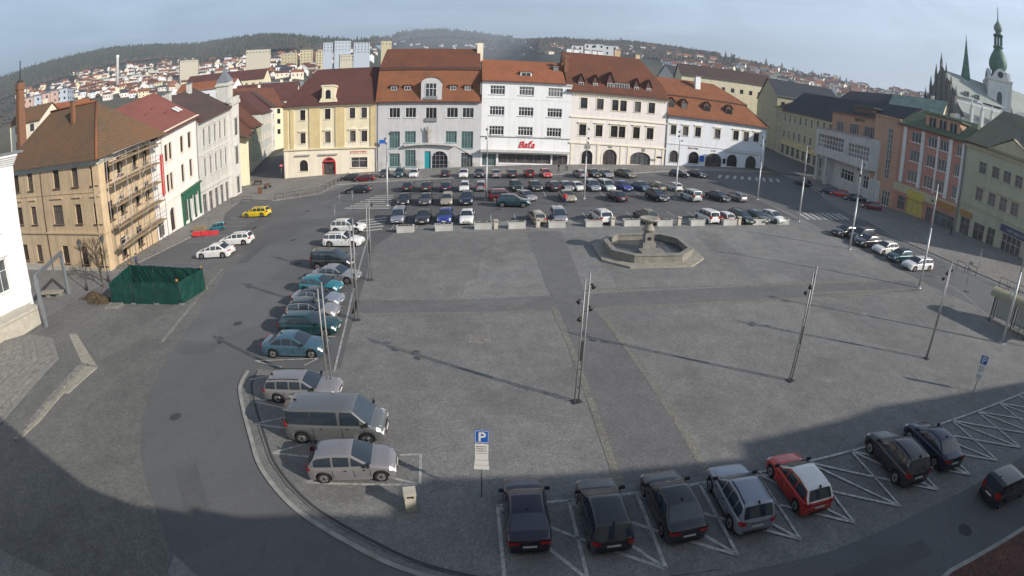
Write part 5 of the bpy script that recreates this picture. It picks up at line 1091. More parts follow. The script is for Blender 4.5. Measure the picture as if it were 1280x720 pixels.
twin_post(1157.8, 448, 6.7, 'dark twin-pole lamp post left of the bus shelter', [(6.2,0),(6.0,180),(5.5,90)])
twin_post(414, 491, 6.1, 'grey twin-pole lamp post behind the grey van', [(5.7,0),(5.2,180)])
twin_post(446, 400, 7.0, 'grey twin-pole lamp post behind the parked row by the silver hatchback', [(6.6,0),(6.1,180)])
twin_post(463, 350, 6.6, 'slim twin-pole lamp post at the far end of the parked row', [(6.2,0)])
# ------------------------------------------------------------------ signs
def sign_post(px, py, h, lab, plates, rz=0, name='parking_sign', cat='sign'):
    x, y = at(px, py); t = empty(name, (x, y, gz(x, y)), radians(rz), label=lab, cat=cat)
    g = MB(); g.tube((0,0,0),(0,0,h),.03,n=8); g.build('pole', M('metal_grey'), t)
    plates = [(h+(a-h)*.86, h+(b_-h)*.86, c*.84, d, e) for a, b_, c, d, e in plates]
    for i, (z0, z1, w_, m, letter) in enumerate(plates):
        g = MB(); g.box(-w_/2,w_/2,-.05,-.031,z0,z1); pl = g.build('sign_panel', M(m), t)
        if letter:
            cu = bpy.data.curves.new('t', 'FONT'); cu.body = letter; cu.size = (z1-z0)*1.0; cu.align_x = 'CENTER'; cu.extrude = .004; cu.offset = .012
            o = bpy.data.objects.new('t', cu); C.objects.link(o); bpy.context.view_layer.update(); me = bpy.data.meshes.new_from_object(o.evaluated_get(bpy.context.evaluated_depsgraph_get())); bpy.data.objects.remove(o)
            for v in me.vertices: a, b_, c = v.co; v.co = (a, -.056-c, z0+(z1-z0)*.15+b_)
            me.materials.clear(); me.materials.append(M('white_paint')); o = bpy.data.objects.new('letter', me); C.objects.link(o); o.parent = pl
            g = MB(); e = .02
            g.box(-w_/2+e,w_/2-e,-.056,-.051,z0+e,z0+e*1.8); g.box(-w_/2+e,w_/2-e,-.056,-.051,z1-e*1.8,z1-e); g.box(-w_/2+e,-w_/2+e*1.8,-.0555,-.0511,z0+e*1.8,z1-e*1.8); g.box(w_/2-e*1.8,w_/2-e,-.0555,-.0511,z0+e*1.8,z1-e*1.8); g.build('border', M('white_paint'), pl)
        elif z1-z0 > .3:
            g = MB(); rr = random.Random(i)
            for r in range(3):
                for c in range(5):
                    u = -w_/2+.05+c*(w_-.1)/5; z = z0+.07+r*(z1-z0-.1)/3; g.box(u,u+(w_-.1)/5*rr.uniform(.4,.85),-.054,-.0505,z,z+.05)
            g.build('small_print', M('metal_grey'), pl)
    return t
sign_post(602, 622, 3.3, 'blue parking sign with four white plates beside the dark purple saloon', [(2.62,3.27,.62,'blue_sign','P'),(2.08,2.55,.58,'white_paint',''),(1.70,2.03,.58,'white_paint',''),(1.42,1.66,.62,'white_paint',''),(1.18,1.38,.68,'white_paint','')])
sign_post(1217, 489, 2.4, 'narrow blue and white parking sign standing alone near the hatched bays', [(1.75,2.4,.6,'blue_sign','P'),(1.1,1.7,.55,'white_paint',''),(.6,1.05,.5,'white_paint','')], rz=-62)
sign_post(352, 224, 3.0, 'round red no-entry sign at the left corner of the yellow house', [], name='road_sign')
x, y = at(352, 224); t = [o for o in bpy.data.objects if o.name.startswith('road_sign')][0]
g = MB(); g.lathe([(.001,0),(.38,0),(.38,.03),(.001,.03)], n=20); o = g.build('sign_panel', M('red_sign'), t); o.rotation_euler = (pi/2,0,0); o.location = (0,-.06,2.7)
g = MB(); g.box(-.26,.26,-.006,-.001,-.07,.07); q = g.build('white_bar', M('white_paint'), t); q.location = (0,-.09,2.7)
for i, (px, py, lab) in enumerate(((419,283,'slim signpost left of the small crossing beside the lot'),(459,283,'slim signpost right of the small crossing beside the lot'),(425,262,'leftmost slim signpost by the wide striped crossing'),(441,262,'middle slim signpost by the wide striped crossing'),(1208,355,'short grey signpost on the east road before the olive house'),(1222,338,'slim signpost near the edge of the east pavement'),(1027,262,'grey post at the kerb before the modern block'))):
    sign_post(px, py, 2.6, lab, [(2.0,2.55,.42,'metal_grey',None)] if i != 4 else [(1.9,2.4,.5,'metal_grey',None),(1.2,1.6,.4,'metal_grey',None)], name='signpost', rz=(0,20,-10,0,-60,-50,-60)[i])
mat('stone_fount', (.30,.29,.26), var=.3, vscale=1.6, bump=.3, bscale=10, streak=.2)
# ------------------------------------------------------------------ fountain
x, y = 12.5, 46.4
F0 = empty('fountain', (x, y, gz(x, y)), radians(4), label='stone fountain with wide basin and raised bowl on a plinth', cat='fountain')
def octa(a, b_, c): return [(-a+c,-b_),(a-c,-b_),(a,-b_+c),(a,b_-c),(a-c,b_),(-a+c,b_),(-a,b_-c),(-a,-b_+c)]
on_slope(F0, radians(4))
g = MB(); g.prism(octa(4.85,4.35,2.0), -.2, .17); g.build('step', M('stone'), F0)
g = MB(); O, I = octa(3.85,3.4,1.6), octa(3.57,3.12,1.47)
for i in range(8):
    j = (i+1) % 8; g.poly([(*O[i],.17),(*O[j],.17),(*O[j],0.8),(*O[i],0.8)]); g.poly([(*I[j],.2),(*I[i],.2),(*I[i],0.8),(*I[j],0.8)]); g.poly([(*O[i],0.8),(*O[j],0.8),(*I[j],0.8),(*I[i],0.8)])
g.build('basin', M('stone_fount'), F0)
g = MB(); R1, R2 = octa(3.95,3.5,1.64), octa(3.47,3.02,1.42)
for i in range(8):
    j = (i+1) % 8; g.poly([(*R1[i],0.803),(*R1[j],0.803),(*R1[j],0.93),(*R1[i],0.93)]); g.poly([(*R2[j],0.803),(*R2[i],0.803),(*R2[i],0.93),(*R2[j],0.93)]); g.poly([(*R1[i],0.93),(*R1[j],0.93),(*R2[j],0.93),(*R2[i],0.93)]); g.poly([(*R1[j],0.803),(*R1[i],0.803),(*R2[i],0.803),(*R2[j],0.803)])
g.build('rim', M('stone_fount'), F0)
g = MB(); g.poly([(*p,.3) for p in octa(3.56,3.11,1.46)]); mat('wet_floor', (.10,.105,.11), rough=.35, var=.4, vscale=2); g.build('basin_floor', M('wet_floor'), F0)
g = MB(); g.box(-1.1,1.1,-3.0,-.6,.31,.62); g.box(-.62,.62,-.58,.62,.31,1.1); g.box(-.42,.42,-.5,.42,1.1,1.75); g.box(-.34,.34,-.34,.34,1.75,2.2); g.build('pedestal', M('stone_fount'), F0)
g = MB(); g.lathe([(.05,1.5),(.05,1.55)], n=10, c=(0,-.62)); g.box(-.16,.16,-.55,-.501,1.35,1.65); g.build('spout_plate', M('metal_dark'), F0)
g = MB(); g.lathe([(.62,2.2),(.5,2.4),(.34,2.75),(.36,2.9),(.6,3.0),(.85,3.12),(.95,3.25),(.95,3.35),(.82,3.35),(.5,3.22),(.2,3.2)], n=20); g.build('bowl', M('stone'), F0)
# ------------------------------------------------------------------ planters and stone bins along the lot
rr = random.Random(4)
names_ = ['at the left end of the row','second from the left end','third from the left','left of the beige estate','with red flowers behind the bluish minivan','with rusty soil before the white off-roader','just left of the fountain bowl','just right of the fountain bowl','before the white van','before the dark green estate','before the grey hatchback','at the right end of the row']
for i, (px, py) in enumerate(((507,290),(555,288),(604,286),(646,285),(696,284),(742,283),(789,282),(830,282),(871,281.5),(911,281),(947,280.5),(977,280))):
    x, y = at(px, py); t = empty('planter', (x, y, gz(x, y)), 0, label='pale concrete planter '+names_[i], cat='planter', group='concrete planters along the parking lot'); on_slope(t, radians(5+rr.uniform(-3,3)))
    g = MB(); g.box(-.92,.92,-.32,.32,.0,.66); g.box(-.97,.97,-.37,-.27,.66,.74); g.box(-.97,.97,.27,.37,.66,.74); g.box(-.97,-.87,-.269,.269,.661,.739); g.box(.87,.97,-.269,.269,.661,.739); g.build('box', M('concrete_light'), t)
    g = MB(); g.box(-.86,.86,-.26,.26,.60,.69)
    for k in range(26): a, b_ = rr.uniform(-.8,.8), rr.uniform(-.22,.22); g.lathe([(.05,.66),(.09,.72),(.02,.80)], n=5, c=(a,b_), smooth=False)
    g.build('soil', M('rust') if i in (4,5) else mat('soil', (.06,.05,.035), var=.4, vscale=8), t)
def bin_(px, py, lab, h=1.0, w_=.42):
    x, y = at(px, py); t = empty('litter_bin', (x, y, gz(x, y)), radians(15), label=lab, cat='litter bin', group='square stone litter bins')
    g = MB(); g.box(-w_/2,w_/2,-w_/2,w_/2,0,h*.72); g.build('body', M('stone_light'), t)
    g = MB()
    for a in (-1, 1):
        for b_ in (-1, 1): g.box(a*w_*.42-.04,a*w_*.42+.04,b_*w_*.42-.04,b_*w_*.42+.04,h*.72,h*.88)
    g.box(-w_/2-.03,w_/2+.03,-w_/2-.03,w_/2+.03,h*.88,h); g.build('hood', M('stone_light'), t)
    g = MB(); g.box(-w_*.36,w_*.36,-w_*.36,w_*.36,h*.70,h*.80); g.build('liner', M('lamp_black'), t)
for px, py, lab in ((514,637,'pale stone litter bin near the silver hatchback near the curved kerb'),(619.5,286,'pale stone bin left of the first dark gap of planters'),(672,284,'stone bin behind the beige estate car'),(765,282,'stone bin right of the white off-roader'),(848,281.5,'stone bin beside the white van'),(923,281,'stone bin between the dark green and grey cars')): bin_(px, py, lab)
# ------------------------------------------------------------------ construction fence with green sheeting
pts_ = [(-35.5,34.3),(-27.0,34.3),(-26.5,37.5),(-36.9,39.2)]
x, y = pts_[0]; t = empty('site_fence', (x, y, gz(x, y)), label='dark green sheeted construction fence enclosing a trench', cat='fence')
for i in range(len(pts_)):
    a, c = Vector(pts_[i]), Vector(pts_[(i+1) % len(pts_)]); n = max(2, int((c-a).length/.35)); g = MB(); rows = []
    nrm = Vector((-(c-a).y, (c-a).x)).normalized()
    for zz in (.03,.5,1.0,1.5,1.97):
        rows.append([(*(a.lerp(c, k/n)+nrm*(rr.uniform(-.045,.045) if 0 < k < n else 0)-Vector((x, y))), zz+gz(*a.lerp(c, k/n))-gz(x, y)+(rr.uniform(-.06,.01) if zz > 1.9 else 0)) for k in range(n+1)])
    g.grid(rows, smooth=False); g.build('sheeting', M('green_cloth'), t)
    m_ = max(1, round((c-a).length/3.2))
    for k in range(m_):
        p = a.lerp(c, k/m_); g = MB(); q = (p.x-x, p.y-y); z0 = gz(*p)-gz(x, y); g.tube((*q,z0),(*q,z0+2.1),.025,n=6); g.box(q[0]-.25,q[0]+.25,q[1]-.10,q[1]+.10,z0,z0+.12,1); g.build('post', [M('metal_dark'), M('stone_dark')], t)
for p in ((-36.9,39.1),(-27.1,34.25),(-26.6,37.4)):
    g = MB(); q = (p[0]-x, p[1]-y); z0 = gz(*p)-gz(x, y); g.tube((*q,z0+2.0),(*q,z0+2.2),.10,.12,n=8); g.build('warning_lamp', M('orange_board'), t)
for px, py, w_, l_, lab in ((117,372,1.6,1.1,'heap of reddish sand left of the green fence'),(128,377,1.5,1.0,'heap of yellowish sand against the green fence')):
    cx, cy = at(px, py); s_ = empty('sand_heap', (cx, cy, gz(cx, cy)), label=lab, cat='sand heap'); g = MB(); rows = []
    for j in range(9):
        r = 1-j/8; rows.append([(w_*.8*r*cos(a*pi/12)*rr.uniform(.78,1.18), l_*.8*r*sin(a*pi/12)*rr.uniform(.78,1.18), max(0, .6*(1-r**1.4)+rr.uniform(-.08,.08)*(r < 1))) for a in range(24)])
    g.grid(rows, close=True, smooth=False)
    for q in range(25): a = rr.uniform(0, 6.3); u = rr.uniform(.8,1.25); z_ = rr.uniform(.04,.10); g.lathe([(z_,0),(z_*.8,z_),(.01,z_*1.3)], n=5, c=(w_*u*cos(a), l_*u*sin(a)), smooth=False); g.build('mound', mat('sand', (.20,.15,.095), var=.4, vscale=4, bump=.4), s_)
cx, cy = at(143, 384); s_ = empty('paving_slabs', (cx, cy, gz(cx, cy)), radians(8), label='short stack of pale paving slabs before the green fence', cat='slabs'); on_slope(s_, radians(8))
g = MB(); 
for k in range(3): g.box(-.9+.06*k,.9-.05*k,-.45,.45,.08*k,.08*k+.075)
g.build('slab_stack', M('slabs_light'), s_)
# ------------------------------------------------------------------ metal arches, bench, lanterns at the left
def arch_frame(p, q, h, lab):
    p, q = Vector(p), Vector(q); t = empty('metal_arch', (p.x, p.y, gz(*p)), label=lab, cat='metal frame'); d = q-p; zq = gz(*q)-gz(*p)
    for a, z in ((Vector((0,0)),0),(d,zq)):
        g = MB(); g.box(a.x-.15,a.x+.15,a.y-.15,a.y+.15,z-.1,h); g.build('upright', M('sheet_metal'), t)
    g = MB(); n = d.normalized(); g.bar((-n.x*.15,-n.y*.15,h+.17),(d.x+n.x*.15,d.y+n.y*.15,h+.17),.3,.34); g.build('crossbeam', M('sheet_metal'), t)
arch_frame((-44.6,36.6),(-39.9,29.1), 4.15, 'blue-grey square metal arch reaching forward past the white building')
arch_frame((-56.5,39.5),(-49.8,32.6), 4.15, 'second blue-grey metal arch half hidden behind the white building')
cx, cy = at(62, 371); t = empty('bench', (cx, cy, gz(cx, cy)), radians(12), label='stone slab bench under the metal arches', cat='bench')
g = MB(); g.box(-1.9,1.9,-.5,.5,.42,.58); g.build('seat', M('stone'), t)
for u in (-1.5,0,1.5): g = MB(); g.box(u-.3,u+.3,-.3,.3,0,.42); g.build('leg', M('slabs_light'), t)
def lantern(px, py, h, lab):
    x, y = at(px, py); t = empty('street_lantern', (x, y, gz(x, y)), label=lab, cat='street lamp'); g = MB(); g.lathe([(.16,0),(.14,.6),(.06,.8),(.045,h-.6),(.08,h-.5)], n=10); g.build('pole', M('metal_dark'), t)
    g = MB(); g.lathe([(.12,h-.5),(.24,h)], n=6, smooth=False, m=1); g.lathe([(.28,h),(.2,h+.12),(.04,h+.3)], n=6, smooth=False); g.build('lantern', [M('metal_dark'), M('glass_pale')], t)
lantern(109, 363, 5.0, 'dark old-style lantern before the ochre house, left one'); lantern(136, 352, 4.6, 'dark old-style lantern at the corner of the ochre house')
# ------------------------------------------------------------------ scaffolding
x, y = -43.6, 43.9; t = empty('scaffolding', (x, y, gz(x, y)), atan2(10.7, -.9), label='steel tube scaffolding with plank decks on the ochre house side', cat='scaffolding')
LS = 10.2
for k in range(5):
    for dy in (-.35, -1.35):
        u = k*LS/4; g = MB(); g.tube((u,dy,-.2),(u,dy,12.4+.13*u),.045,n=6); g.build('standard', M('steel_tube'), t)
for lv in range(5):
    z = 2.2+lv*2.35
    g = MB(); g.grid([[(0,-.3,z),(LS,-.3,z+.13*LS)],[(0,-1.4,z),(LS,-1.4,z+.13*LS)]], smooth=False); g.grid([[(0,-1.4,z-.06),(LS,-1.4,z-.06+.13*LS)],[(0,-.3,z-.06),(LS,-.3,z-.06+.13*LS)]], smooth=False); g.poly([(0,-1.4,z-.06),(LS,-1.4,z-.06+.13*LS),(LS,-1.4,z+.12+.13*LS),(0,-1.4,z+.12)]); g.build('deck', M('plank'), t)
    g = MB()
    for zz in (.5,1.0): g.tube((0,-1.38,z+zz),(LS,-1.38,z+zz+.13*LS),.035,n=6)
    g.tube((0,-.35,z-.1),(LS,-.35,z-.1+.13*LS),.035,n=6); g.build('guard_rail', M('steel_tube'), t)
g = MB()
for lv in range(4):
    z = 2.2+lv*2.35-.1
    for k in (0,2): u = k*LS/4; g.tube((u,-1.4,z),(u+LS/4,-1.4,z+2.35+.13*(LS/4)),.03,n=6)
g.tube((1.2,-1.7,0),(3.4,-1.5,11),.03,n=6); g.build('brace', M('steel_tube'), t)
t2 = t
# ------------------------------------------------------------------ red barrier with small digger
cx, cy = -38.3, 57.2
t = empty('barrier', (cx, cy-1.6, gz(cx, cy-1.6)), radians(12), label='red plastic barriers round a small digging site by the pavement', cat='barrier')
for k in range(3): g = MB(); g.box(-1.7+k*1.25,-.55+k*1.25,-.12,.12,.05,.62); g.box(-1.5+k*1.25,-1.3+k*1.25,-.3,.3,0,.08,1); g.build('barrier_panel', [M('red_awning'), M('lamp_black')], t)
_uv = car('mpv','teal', cx+.5, cy+.8, 200, 'small teal utility vehicle behind the red barriers', None, sc=.62, name='utility_vehicle', cat='utility vehicle')
t = empty('timber_stack', (cx-1.9, cy+.2, gz(cx, cy)), radians(10), label='stack of light timber boards beside the small utility vehicle', cat='timber'); g = MB()
for k in range(5): g.box(-.8,.8,-.4,.4,k*.16,k*.16+.13)
g.build('boards', M('plank'), t)
# ------------------------------------------------------------------ railings before the yellow house
def railing(pts, lab, h=1.0, step=1.9):
    P = [Vector(p) for p in pts]; t = empty('railing', (P[0].x, P[0].y, gz(*P[0])), label=lab, cat='railing')
    for a, c in zip(P, P[1:]):
        n = max(1, round((c-a).length/step))
        for k in range(n):
            p, q = a.lerp(c, (k+.12)/n)-P[0], a.lerp(c, (k+.88)/n)-P[0]; z0, z1 = gz(*(p+P[0]))-gz(*P[0]), gz(*(q+P[0]))-gz(*P[0])
            g = MB(); g.tube((*p,z0),(*p,z0+h),.035,n=6); g.tube((*q,z1),(*q,z1+h),.035,n=6); g.tube((*p,z0+h),(*q,z1+h),.035,n=6); g.tube((*p,z0+h*.5),(*q,z1+h*.5),.02,n=6); g.build('rail_section', M('metal_dark'), t)
railing([(-45.3,74.3),(-41.2,74.6)], 'dark tubular railing behind the yellow estate car')
railing([(-37.5,74.6),(-30.9,78.1)], 'row of dark tubular railings curving along the kerb of the side street')
railing([(-30.8,78.6),(-30.8,85.0),(-30.6,93)], 'dark tubular railings running up to the yellow house')
railing([(49.6,42.8),(51.0,40.2)], 'short railing at the kerb before the olive house', step=1.3); railing([(52.2,37.6),(53.6,34)], 'short railing at the kerb beyond the bus shelter', step=1.3)
for px, py, m_, lab in ((325,243,'rust','reddish folding board on the cobbles left of the yellow house'),):
    x, y = at(px, py); t = empty('sandwich_board', (x, y, gz(x, y)+.12), label=lab, cat='board')
    for s_ in (-1, 1): g = MB(); g.bar((-.02*s_,s_*.3,0),(0,s_*.05,1.4),.03); g.poly([(-.3,s_*.25,0),(.3,s_*.25,0),(.3,s_*.04,1.1),(-.3,s_*.04,1.1)]); g.build('panel', M('rust'), t)
def bench2(px, py, lab, rz=0):
    x, y = at(px, py); t = empty('bench', (x, y, gz(x, y)+.12), radians(rz), label=lab, cat='bench')
    g = MB(); g.box(-.9,.9,-.22,.22,.42,.48); g.build('seat', M('wood_brown'), t); g = MB(); g.box(-.9,.9,.2,.25,.5,.9); g.build('backrest', M('wood_brown'), t)
    for u in (-.75,.75): g = MB(); g.box(u-.04,u+.04,-.2,.24,0,.42); g.build('leg', M('metal_dark'), t)
bench2(322, 232, 'dark bench on the cobbles at the side street'); bench2(335, 236, 'second dark bench nearer the yellow house', 80)
# ------------------------------------------------------------------ bus shelter with bicycle
x, y = 40.6, 29.4; rz = atan2(24.6-29.4, 42.6-40.6)
t = empty('bus_shelter', (x, y, gz(x, y)), rz, label='glass bus shelter with yellowish barrel roof with a black bicycle beside it', cat='bus shelter')
LB = 7.0
for u in (.15,2.4,4.6,6.85):
    for v in (.1,1.5): g = MB(); g.box(u-.05,u+.05,v-.05,v+.05,0,2.45); g.build('post', M('metal_dark'), t)
g = MB(); n = 10; arc = [(.8+1.15*cos(pi*k/n), 2.35+.62*sin(pi*k/n)) for k in range(n+1)]
g.grid([[(-.25,v,z) for v, z in arc],[(LB+.25,v,z) for v, z in arc]]); g.grid([[(LB+.25,v,z-.05) for v, z in arc],[(-.25,v,z-.05) for v, z in arc]]); g.poly([(-.25,v,z) for v, z in arc]); g.poly([(LB+.25,v,z) for v, z in arc[::-1]]); mat('shelter_roof', (.36,.34,.22), rough=.4, var=.25, vscale=1.2); g.build('roof', M('shelter_roof'), t)
g = MB()
for u in (-.25,1.55,3.4,5.3,LB+.25):
    for k in range(n): g.bar((u,arc[k][0],arc[k][1]+.02),(u,arc[k+1][0],arc[k+1][1]+.02),.05)
g.build('roof_rib', M('metal_grey'), t)
m_ = mat('shelter_glass', (.5,.55,.55), rough=.05, spec=.5); m_.node_tree.nodes['Principled BSDF'].inputs['Transmission Weight'].default_value = .92; m_.node_tree.nodes['Principled BSDF'].inputs['IOR'].default_value = 1.1
g = MB(); 
for u in (.25,2.5,4.7): g.box(u,u+1.95,1.49,1.51,.3,2.2)
g.box(.14,.16,.2,1.4,.3,2.2); g.build('glass_panel', m_, t)
g = MB(); g.box(.6,6.2,1.0,1.35,.44,.5); g.build('seat', M('metal_grey'), t)
t = empty('bicycle', (39.9+1.7, 25.9, gz(41.6, 25.9)), radians(-50), label='black bicycle leaning beside the bus shelter', cat='bicycle')
for u in (-.52,.52):
    g = MB()
    for k in range(18): a, c = 2*pi*k/18, 2*pi*(k+1)/18; g.tube((u+.33*cos(a),0,.34+.33*sin(a)),(u+.33*cos(c),0,.34+.33*sin(c)),.022,n=5,caps=False)
    for k in range(6): a = pi*k/3; g.tube((u,0,.34),(u+.32*cos(a),0,.34+.32*sin(a)),.006,n=4)
    g.build('wheel', M('tyre'), t)
g = MB(); 
for a, c in (((-.52,0,.34),(-.1,0,.34)),((-.1,0,.34),(.36,0,.78)),((-.1,0,.34),(-.24,0,.82)),((-.24,0,.80),(.36,0,.84)),((-.52,0,.34),(-.24,0,.80)),((.36,0,.95),(.52,0,.34))): g.tube(a, c, .02, n=6)
g.build('frame', M('lamp_black'), t); g = MB(); g.box(-.36,-.12,-.07,.07,.86,.92); g.build('saddle', M('lamp_black'), t); g = MB(); g.tube((.38,-.28,1.0),(.38,.28,1.0),.018,n=6); g.build('handlebar', M('metal_grey'), t)
# ------------------------------------------------------------------ people
mat('skin', (.45,.28,.20), rough=.6); mat('hair_dark', (.03,.02,.015), rough=.6)
def person(x, y, rz, lab, top, legs, stride=.18, hair='hair_dark', z=.0):
    t = empty('person', (x, y, gz(x, y)+z), rz, label=lab, cat='person')
    V_ = [((0,0,.95),.125),((0,0,1.15),.14),((0,0,1.40),.15),((0,0,1.50),.055),((.02,0,1.60),.09),((.02,0,1.70),.085),
          ((0,.10,.88),.095),((stride,.10,.48),.065),((stride+.02,.10,.07),.045),((stride+.16,.10,.035),.04),
          ((0,-.10,.88),.095),((-stride*.6,-.10,.48),.065),((-stride-.05,-.10,.08),.045),((-stride+.09,-.10,.035),.04),
          ((0,.21,1.42),.06),((-.06,.27,1.14),.045),((.06,.28,.90),.035),((.10,.28,.80),.03),((0,-.21,1.42),.06),((.0,-.27,1.14),.045),((.12,-.28,.92),.035),((.16,-.28,.82),.03)]
    E = [(0,1),(1,2),(2,3),(3,4),(4,5),(0,6),(6,7),(7,8),(8,9),(0,10),(10,11),(11,12),(12,13),(2,14),(14,15),(15,16),(16,17),(2,18),(18,19),(19,20),(20,21)]
    me = bpy.data.meshes.new('body'); me.from_pydata([v for v, r in V_], E, []); o = bpy.data.objects.new('body', me); C.objects.link(o)
    m = o.modifiers.new('s', 'SKIN'); 
    for i, (v, r) in enumerate(V_): me.skin_vertices[0].data[i].radius = (r, r)
    me.skin_vertices[0].data[0].use_root = True
    o.modifiers.new('u', 'SUBSURF').levels = 2; bpy.context.view_layer.update()
    m2 = bpy.data.meshes.new_from_object(o.evaluated_get(bpy.context.evaluated_depsgraph_get())); bpy.data.objects.remove(o); m2.materials.clear()
    for k in (top, legs, 'skin', 'tyre'): m2.materials.append(M(k))
    for p in m2.polygons:
        c = p.center; p.use_smooth = True
        p.material_index = 3 if c.z < .10 else 2 if c.z > 1.50 or (abs(c.y) > .22 and c.z < .90) else 0 if c.z > .92 else 1
    o = bpy.data.objects.new('body', m2); C.objects.link(o); o.parent = t
    g = MB(); g.lathe([(.085,1.62),(.105,1.70),(.098,1.77),(.05,1.81)], n=10, c=(.0,0)); g.build('hair', M(hair), t)
for px, py, rz, lab, a, c in ((172,337,.5,'person in dark blue jacket walking past the scaffolding','blue_shop','tyre'),(429,215,1,'person in dark clothes at the yellow house wall','tyre','tyre'),(698,216,.3,'person in dark coat walking before the shop house','tyre','metal_dark'),(708,214.5,2.8,'person in grey coat beside the left arch of the pink house','metal_grey','tyre'),(706,257,1.3,'person in red top between cars of the middle row','red_awning','blue_shop'),(376,221,.2,'person in black walking before the yellow house','tyre','tyre'),(823,206,1.6,'person in dark jacket under the small hanging sign','tyre','metal_dark'),(1188,296,2.4,'person in black on the east pavement before the banded house','tyre','tyre')):
    x, y = at(px, py); person(x, y, rz, lab, a, c, z=.12 if py < 223 or px == 1188 else 0)
# ------------------------------------------------------------------ trees close by
def bare_tree(x, y, h, lab, name='bare_tree', seed=1, z=None, spread=1.0, group=None, m='bark', depth=5, kids=3):
    r = random.Random(seed); z = gz(x, y) if z is None else z
    t = empty(name, (x, y, z), label=lab, cat='tree', group=group); tr = MB(); cr = MB()
    def grow(p, d, L, rad, lev):
        q = p+d*L; (tr if lev < 2 else cr).tube(p, q, rad, rad*.65, n=5 if lev > 1 else 7, caps=False)
        if lev >= depth: return
        for k in range(kids if lev else kids+1):
            a = r.uniform(0, 2*pi); e = d+Vector((cos(a), sin(a), r.uniform(.0,.5)))*r.uniform(.45,.8)*spread; grow(q if k else p+d*L*.8, e.normalized(), L*r.uniform(.6,.78), rad*.6, lev+1)
    grow(Vector((0,0,0)), Vector((0,0,1)), h*.32, h*.018+.01, 0)
    tr.build('trunk', M(m), t); cr.build('crown', M(m), t)
bare_tree(-42.6, 40.2, 5.5, 'small bare tree at the corner of the ochre house', seed=5)
bare_tree(-40.8, 38.5, 4.6, 'thin bare sapling between ochre house and green fence', seed=9)
# ------------------------------------------------------------------ houses behind the camera, whose shade falls over the near road
sb = [(-30,1.0,21.5,26,'tall cream house left of the camera'),(1.0,4.2,18.1,18,'narrow stair tower beside the camera'),]
def south(u0, u1, prof, lab):
    t = empty('south_house', (u0, -1, gz(u0, -1)), label=lab, cat='house'); g = MB()
    P = [(x, z) for x, z in prof]; g.poly([(u0-u0,0,-2)]+[(x-u0,0,z) for x, z in P]+[(u1-u0,0,-2)][::1]); g.poly(([(0,-9,-2)]+[(x-u0,-9,z) for x, z in P]+[(u1-u0,-9,-2)])[::-1])
    pr = [(0,-2)]+[(x-u0, z) for x, z in P]+[(u1-u0,-2)]
    for i in range(len(pr)): j = (i+1) % len(pr); g.poly([(pr[i][0],0,pr[i][1]),(pr[i][0],-9,pr[i][1]),(pr[j][0],-9,pr[j][1]),(pr[j][0],0,pr[j][1])])
    g.build('wall', M('plaster_cream'), t); g = MB()
    for k in range(int((u1-u0)/3)):
        for z in (3,7,10.5): 
            if z < min(p[1] for p in P)-3: g.box(1.2+k*3-.0,2.3+k*3,-.02,.05,z,z+1.9)
    g.build('window', M('glass'), t)
south(-30, 13.6, [(-30,22.5),(-2,20),(1.0,18.3),(4.2,16.8),(6.8,15.4),(9.9,15.2),(11.7,15.5),(13.6,15.6)], 'cream house under the camera, rising to the left')
south(13.7, 27.0, [(13.7,14.1),(16.2,14.2),(20,15.0),(25.8,15.7),(27.0,16.2)], 'lower cream house right of the camera')
south(27.1, 46.0, [(27.1,16.7),(29.1,17.3),(38.6,18.2),(46,18.7)], 'cream house in the middle of the south side')
south(46.1, 90, [(46.1,18.9),(54.6,20.2),(58.4,21.0),(69.3,21.5),(90,22)], 'tall cream house at the right end of the south side')
# ------------------------------------------------------------------ all the vehicles
GB = 'cars parked in the row by the parking sign'; GL = 'vehicles parked in the row along the curved kerb'; GN = 'cars in the north parking lot'; GE = 'cars parked along the east road'
def carp(kind, colour, rear, front, label, group, L=None, **k):
    A, B = Vector(at(*rear)), Vector(at(*front)); d = (B-A).normalized(); hd_ = math.degrees(atan2(d.y, d.x)); c = (A+B)/2 if L is None else A+d*(CT[kind]['L']/2)
    return car(kind, colour, c.x, c.y, hd_, label, group, **k)
car('sedan','purpleblack', .80,14.35, 94,'dark purple saloon seen from behind, closest to the blue parking sign', GB, sx=0.86)
car('hatch','black', 3.62,14.22, 95,'black hatchback with bright red tail lights in the row by the parking sign', GB, sc=1.03, sx=0.94)
car('sedan','black', 6.30,14.45, 97,'black saloon between the tail-lit black hatchback and the silver-blue off-roader', GB, sx=0.86)
car('suv','bluesilver', 9.05,14.40, 94,'silver-blue off-roader with chrome window line in the row by the parking sign', GB, sx=0.86)
car('hatch','red', 12.0,14.87, 96,'red hatchback with white roof in the row by the parking sign', GB, roof='white', sx=0.94)
car('suv','black', 17.8,15.30, 92,'black off-roader with silver roof rails in the row by the parking sign', GB, sc=1.03, sx=0.86)
car('sedan','navy', 20.75,15.70, 92,'dark navy saloon beside the black off-roader', GB, sx=0.86)
car('mpv','black', 22.9,11.6, 4,'small dark car driving on the shaded road', GB, sc=.86)
car('hatch','warmsilver', -6.35,16.85, 9,'silver-lilac five-door hatchback beside the pale stone litter bin', GL, sc=1.03)
car('van','vangrey', -7.8,19.4, 4,'grey nine-seat van in the row along the curved kerb', GL, sc=1.04, cat='van')
car('estate','warmsilver', -10.7,22.4, 4,'silver-grey estate car just behind the grey van', GL)
car('sedan','steelblue', -13.1,27.1, 2,'steel blue saloon in the row along the curved kerb', GL)
car('estate','darkteal', -13.2,30.0, 1,'dark bluish green estate behind the steel blue saloon', GL)
car('hatch','silver', -13.8,32.2, 0,'silver car with black roof in the row along the curved kerb', GL, roof='black', sc=1.05)
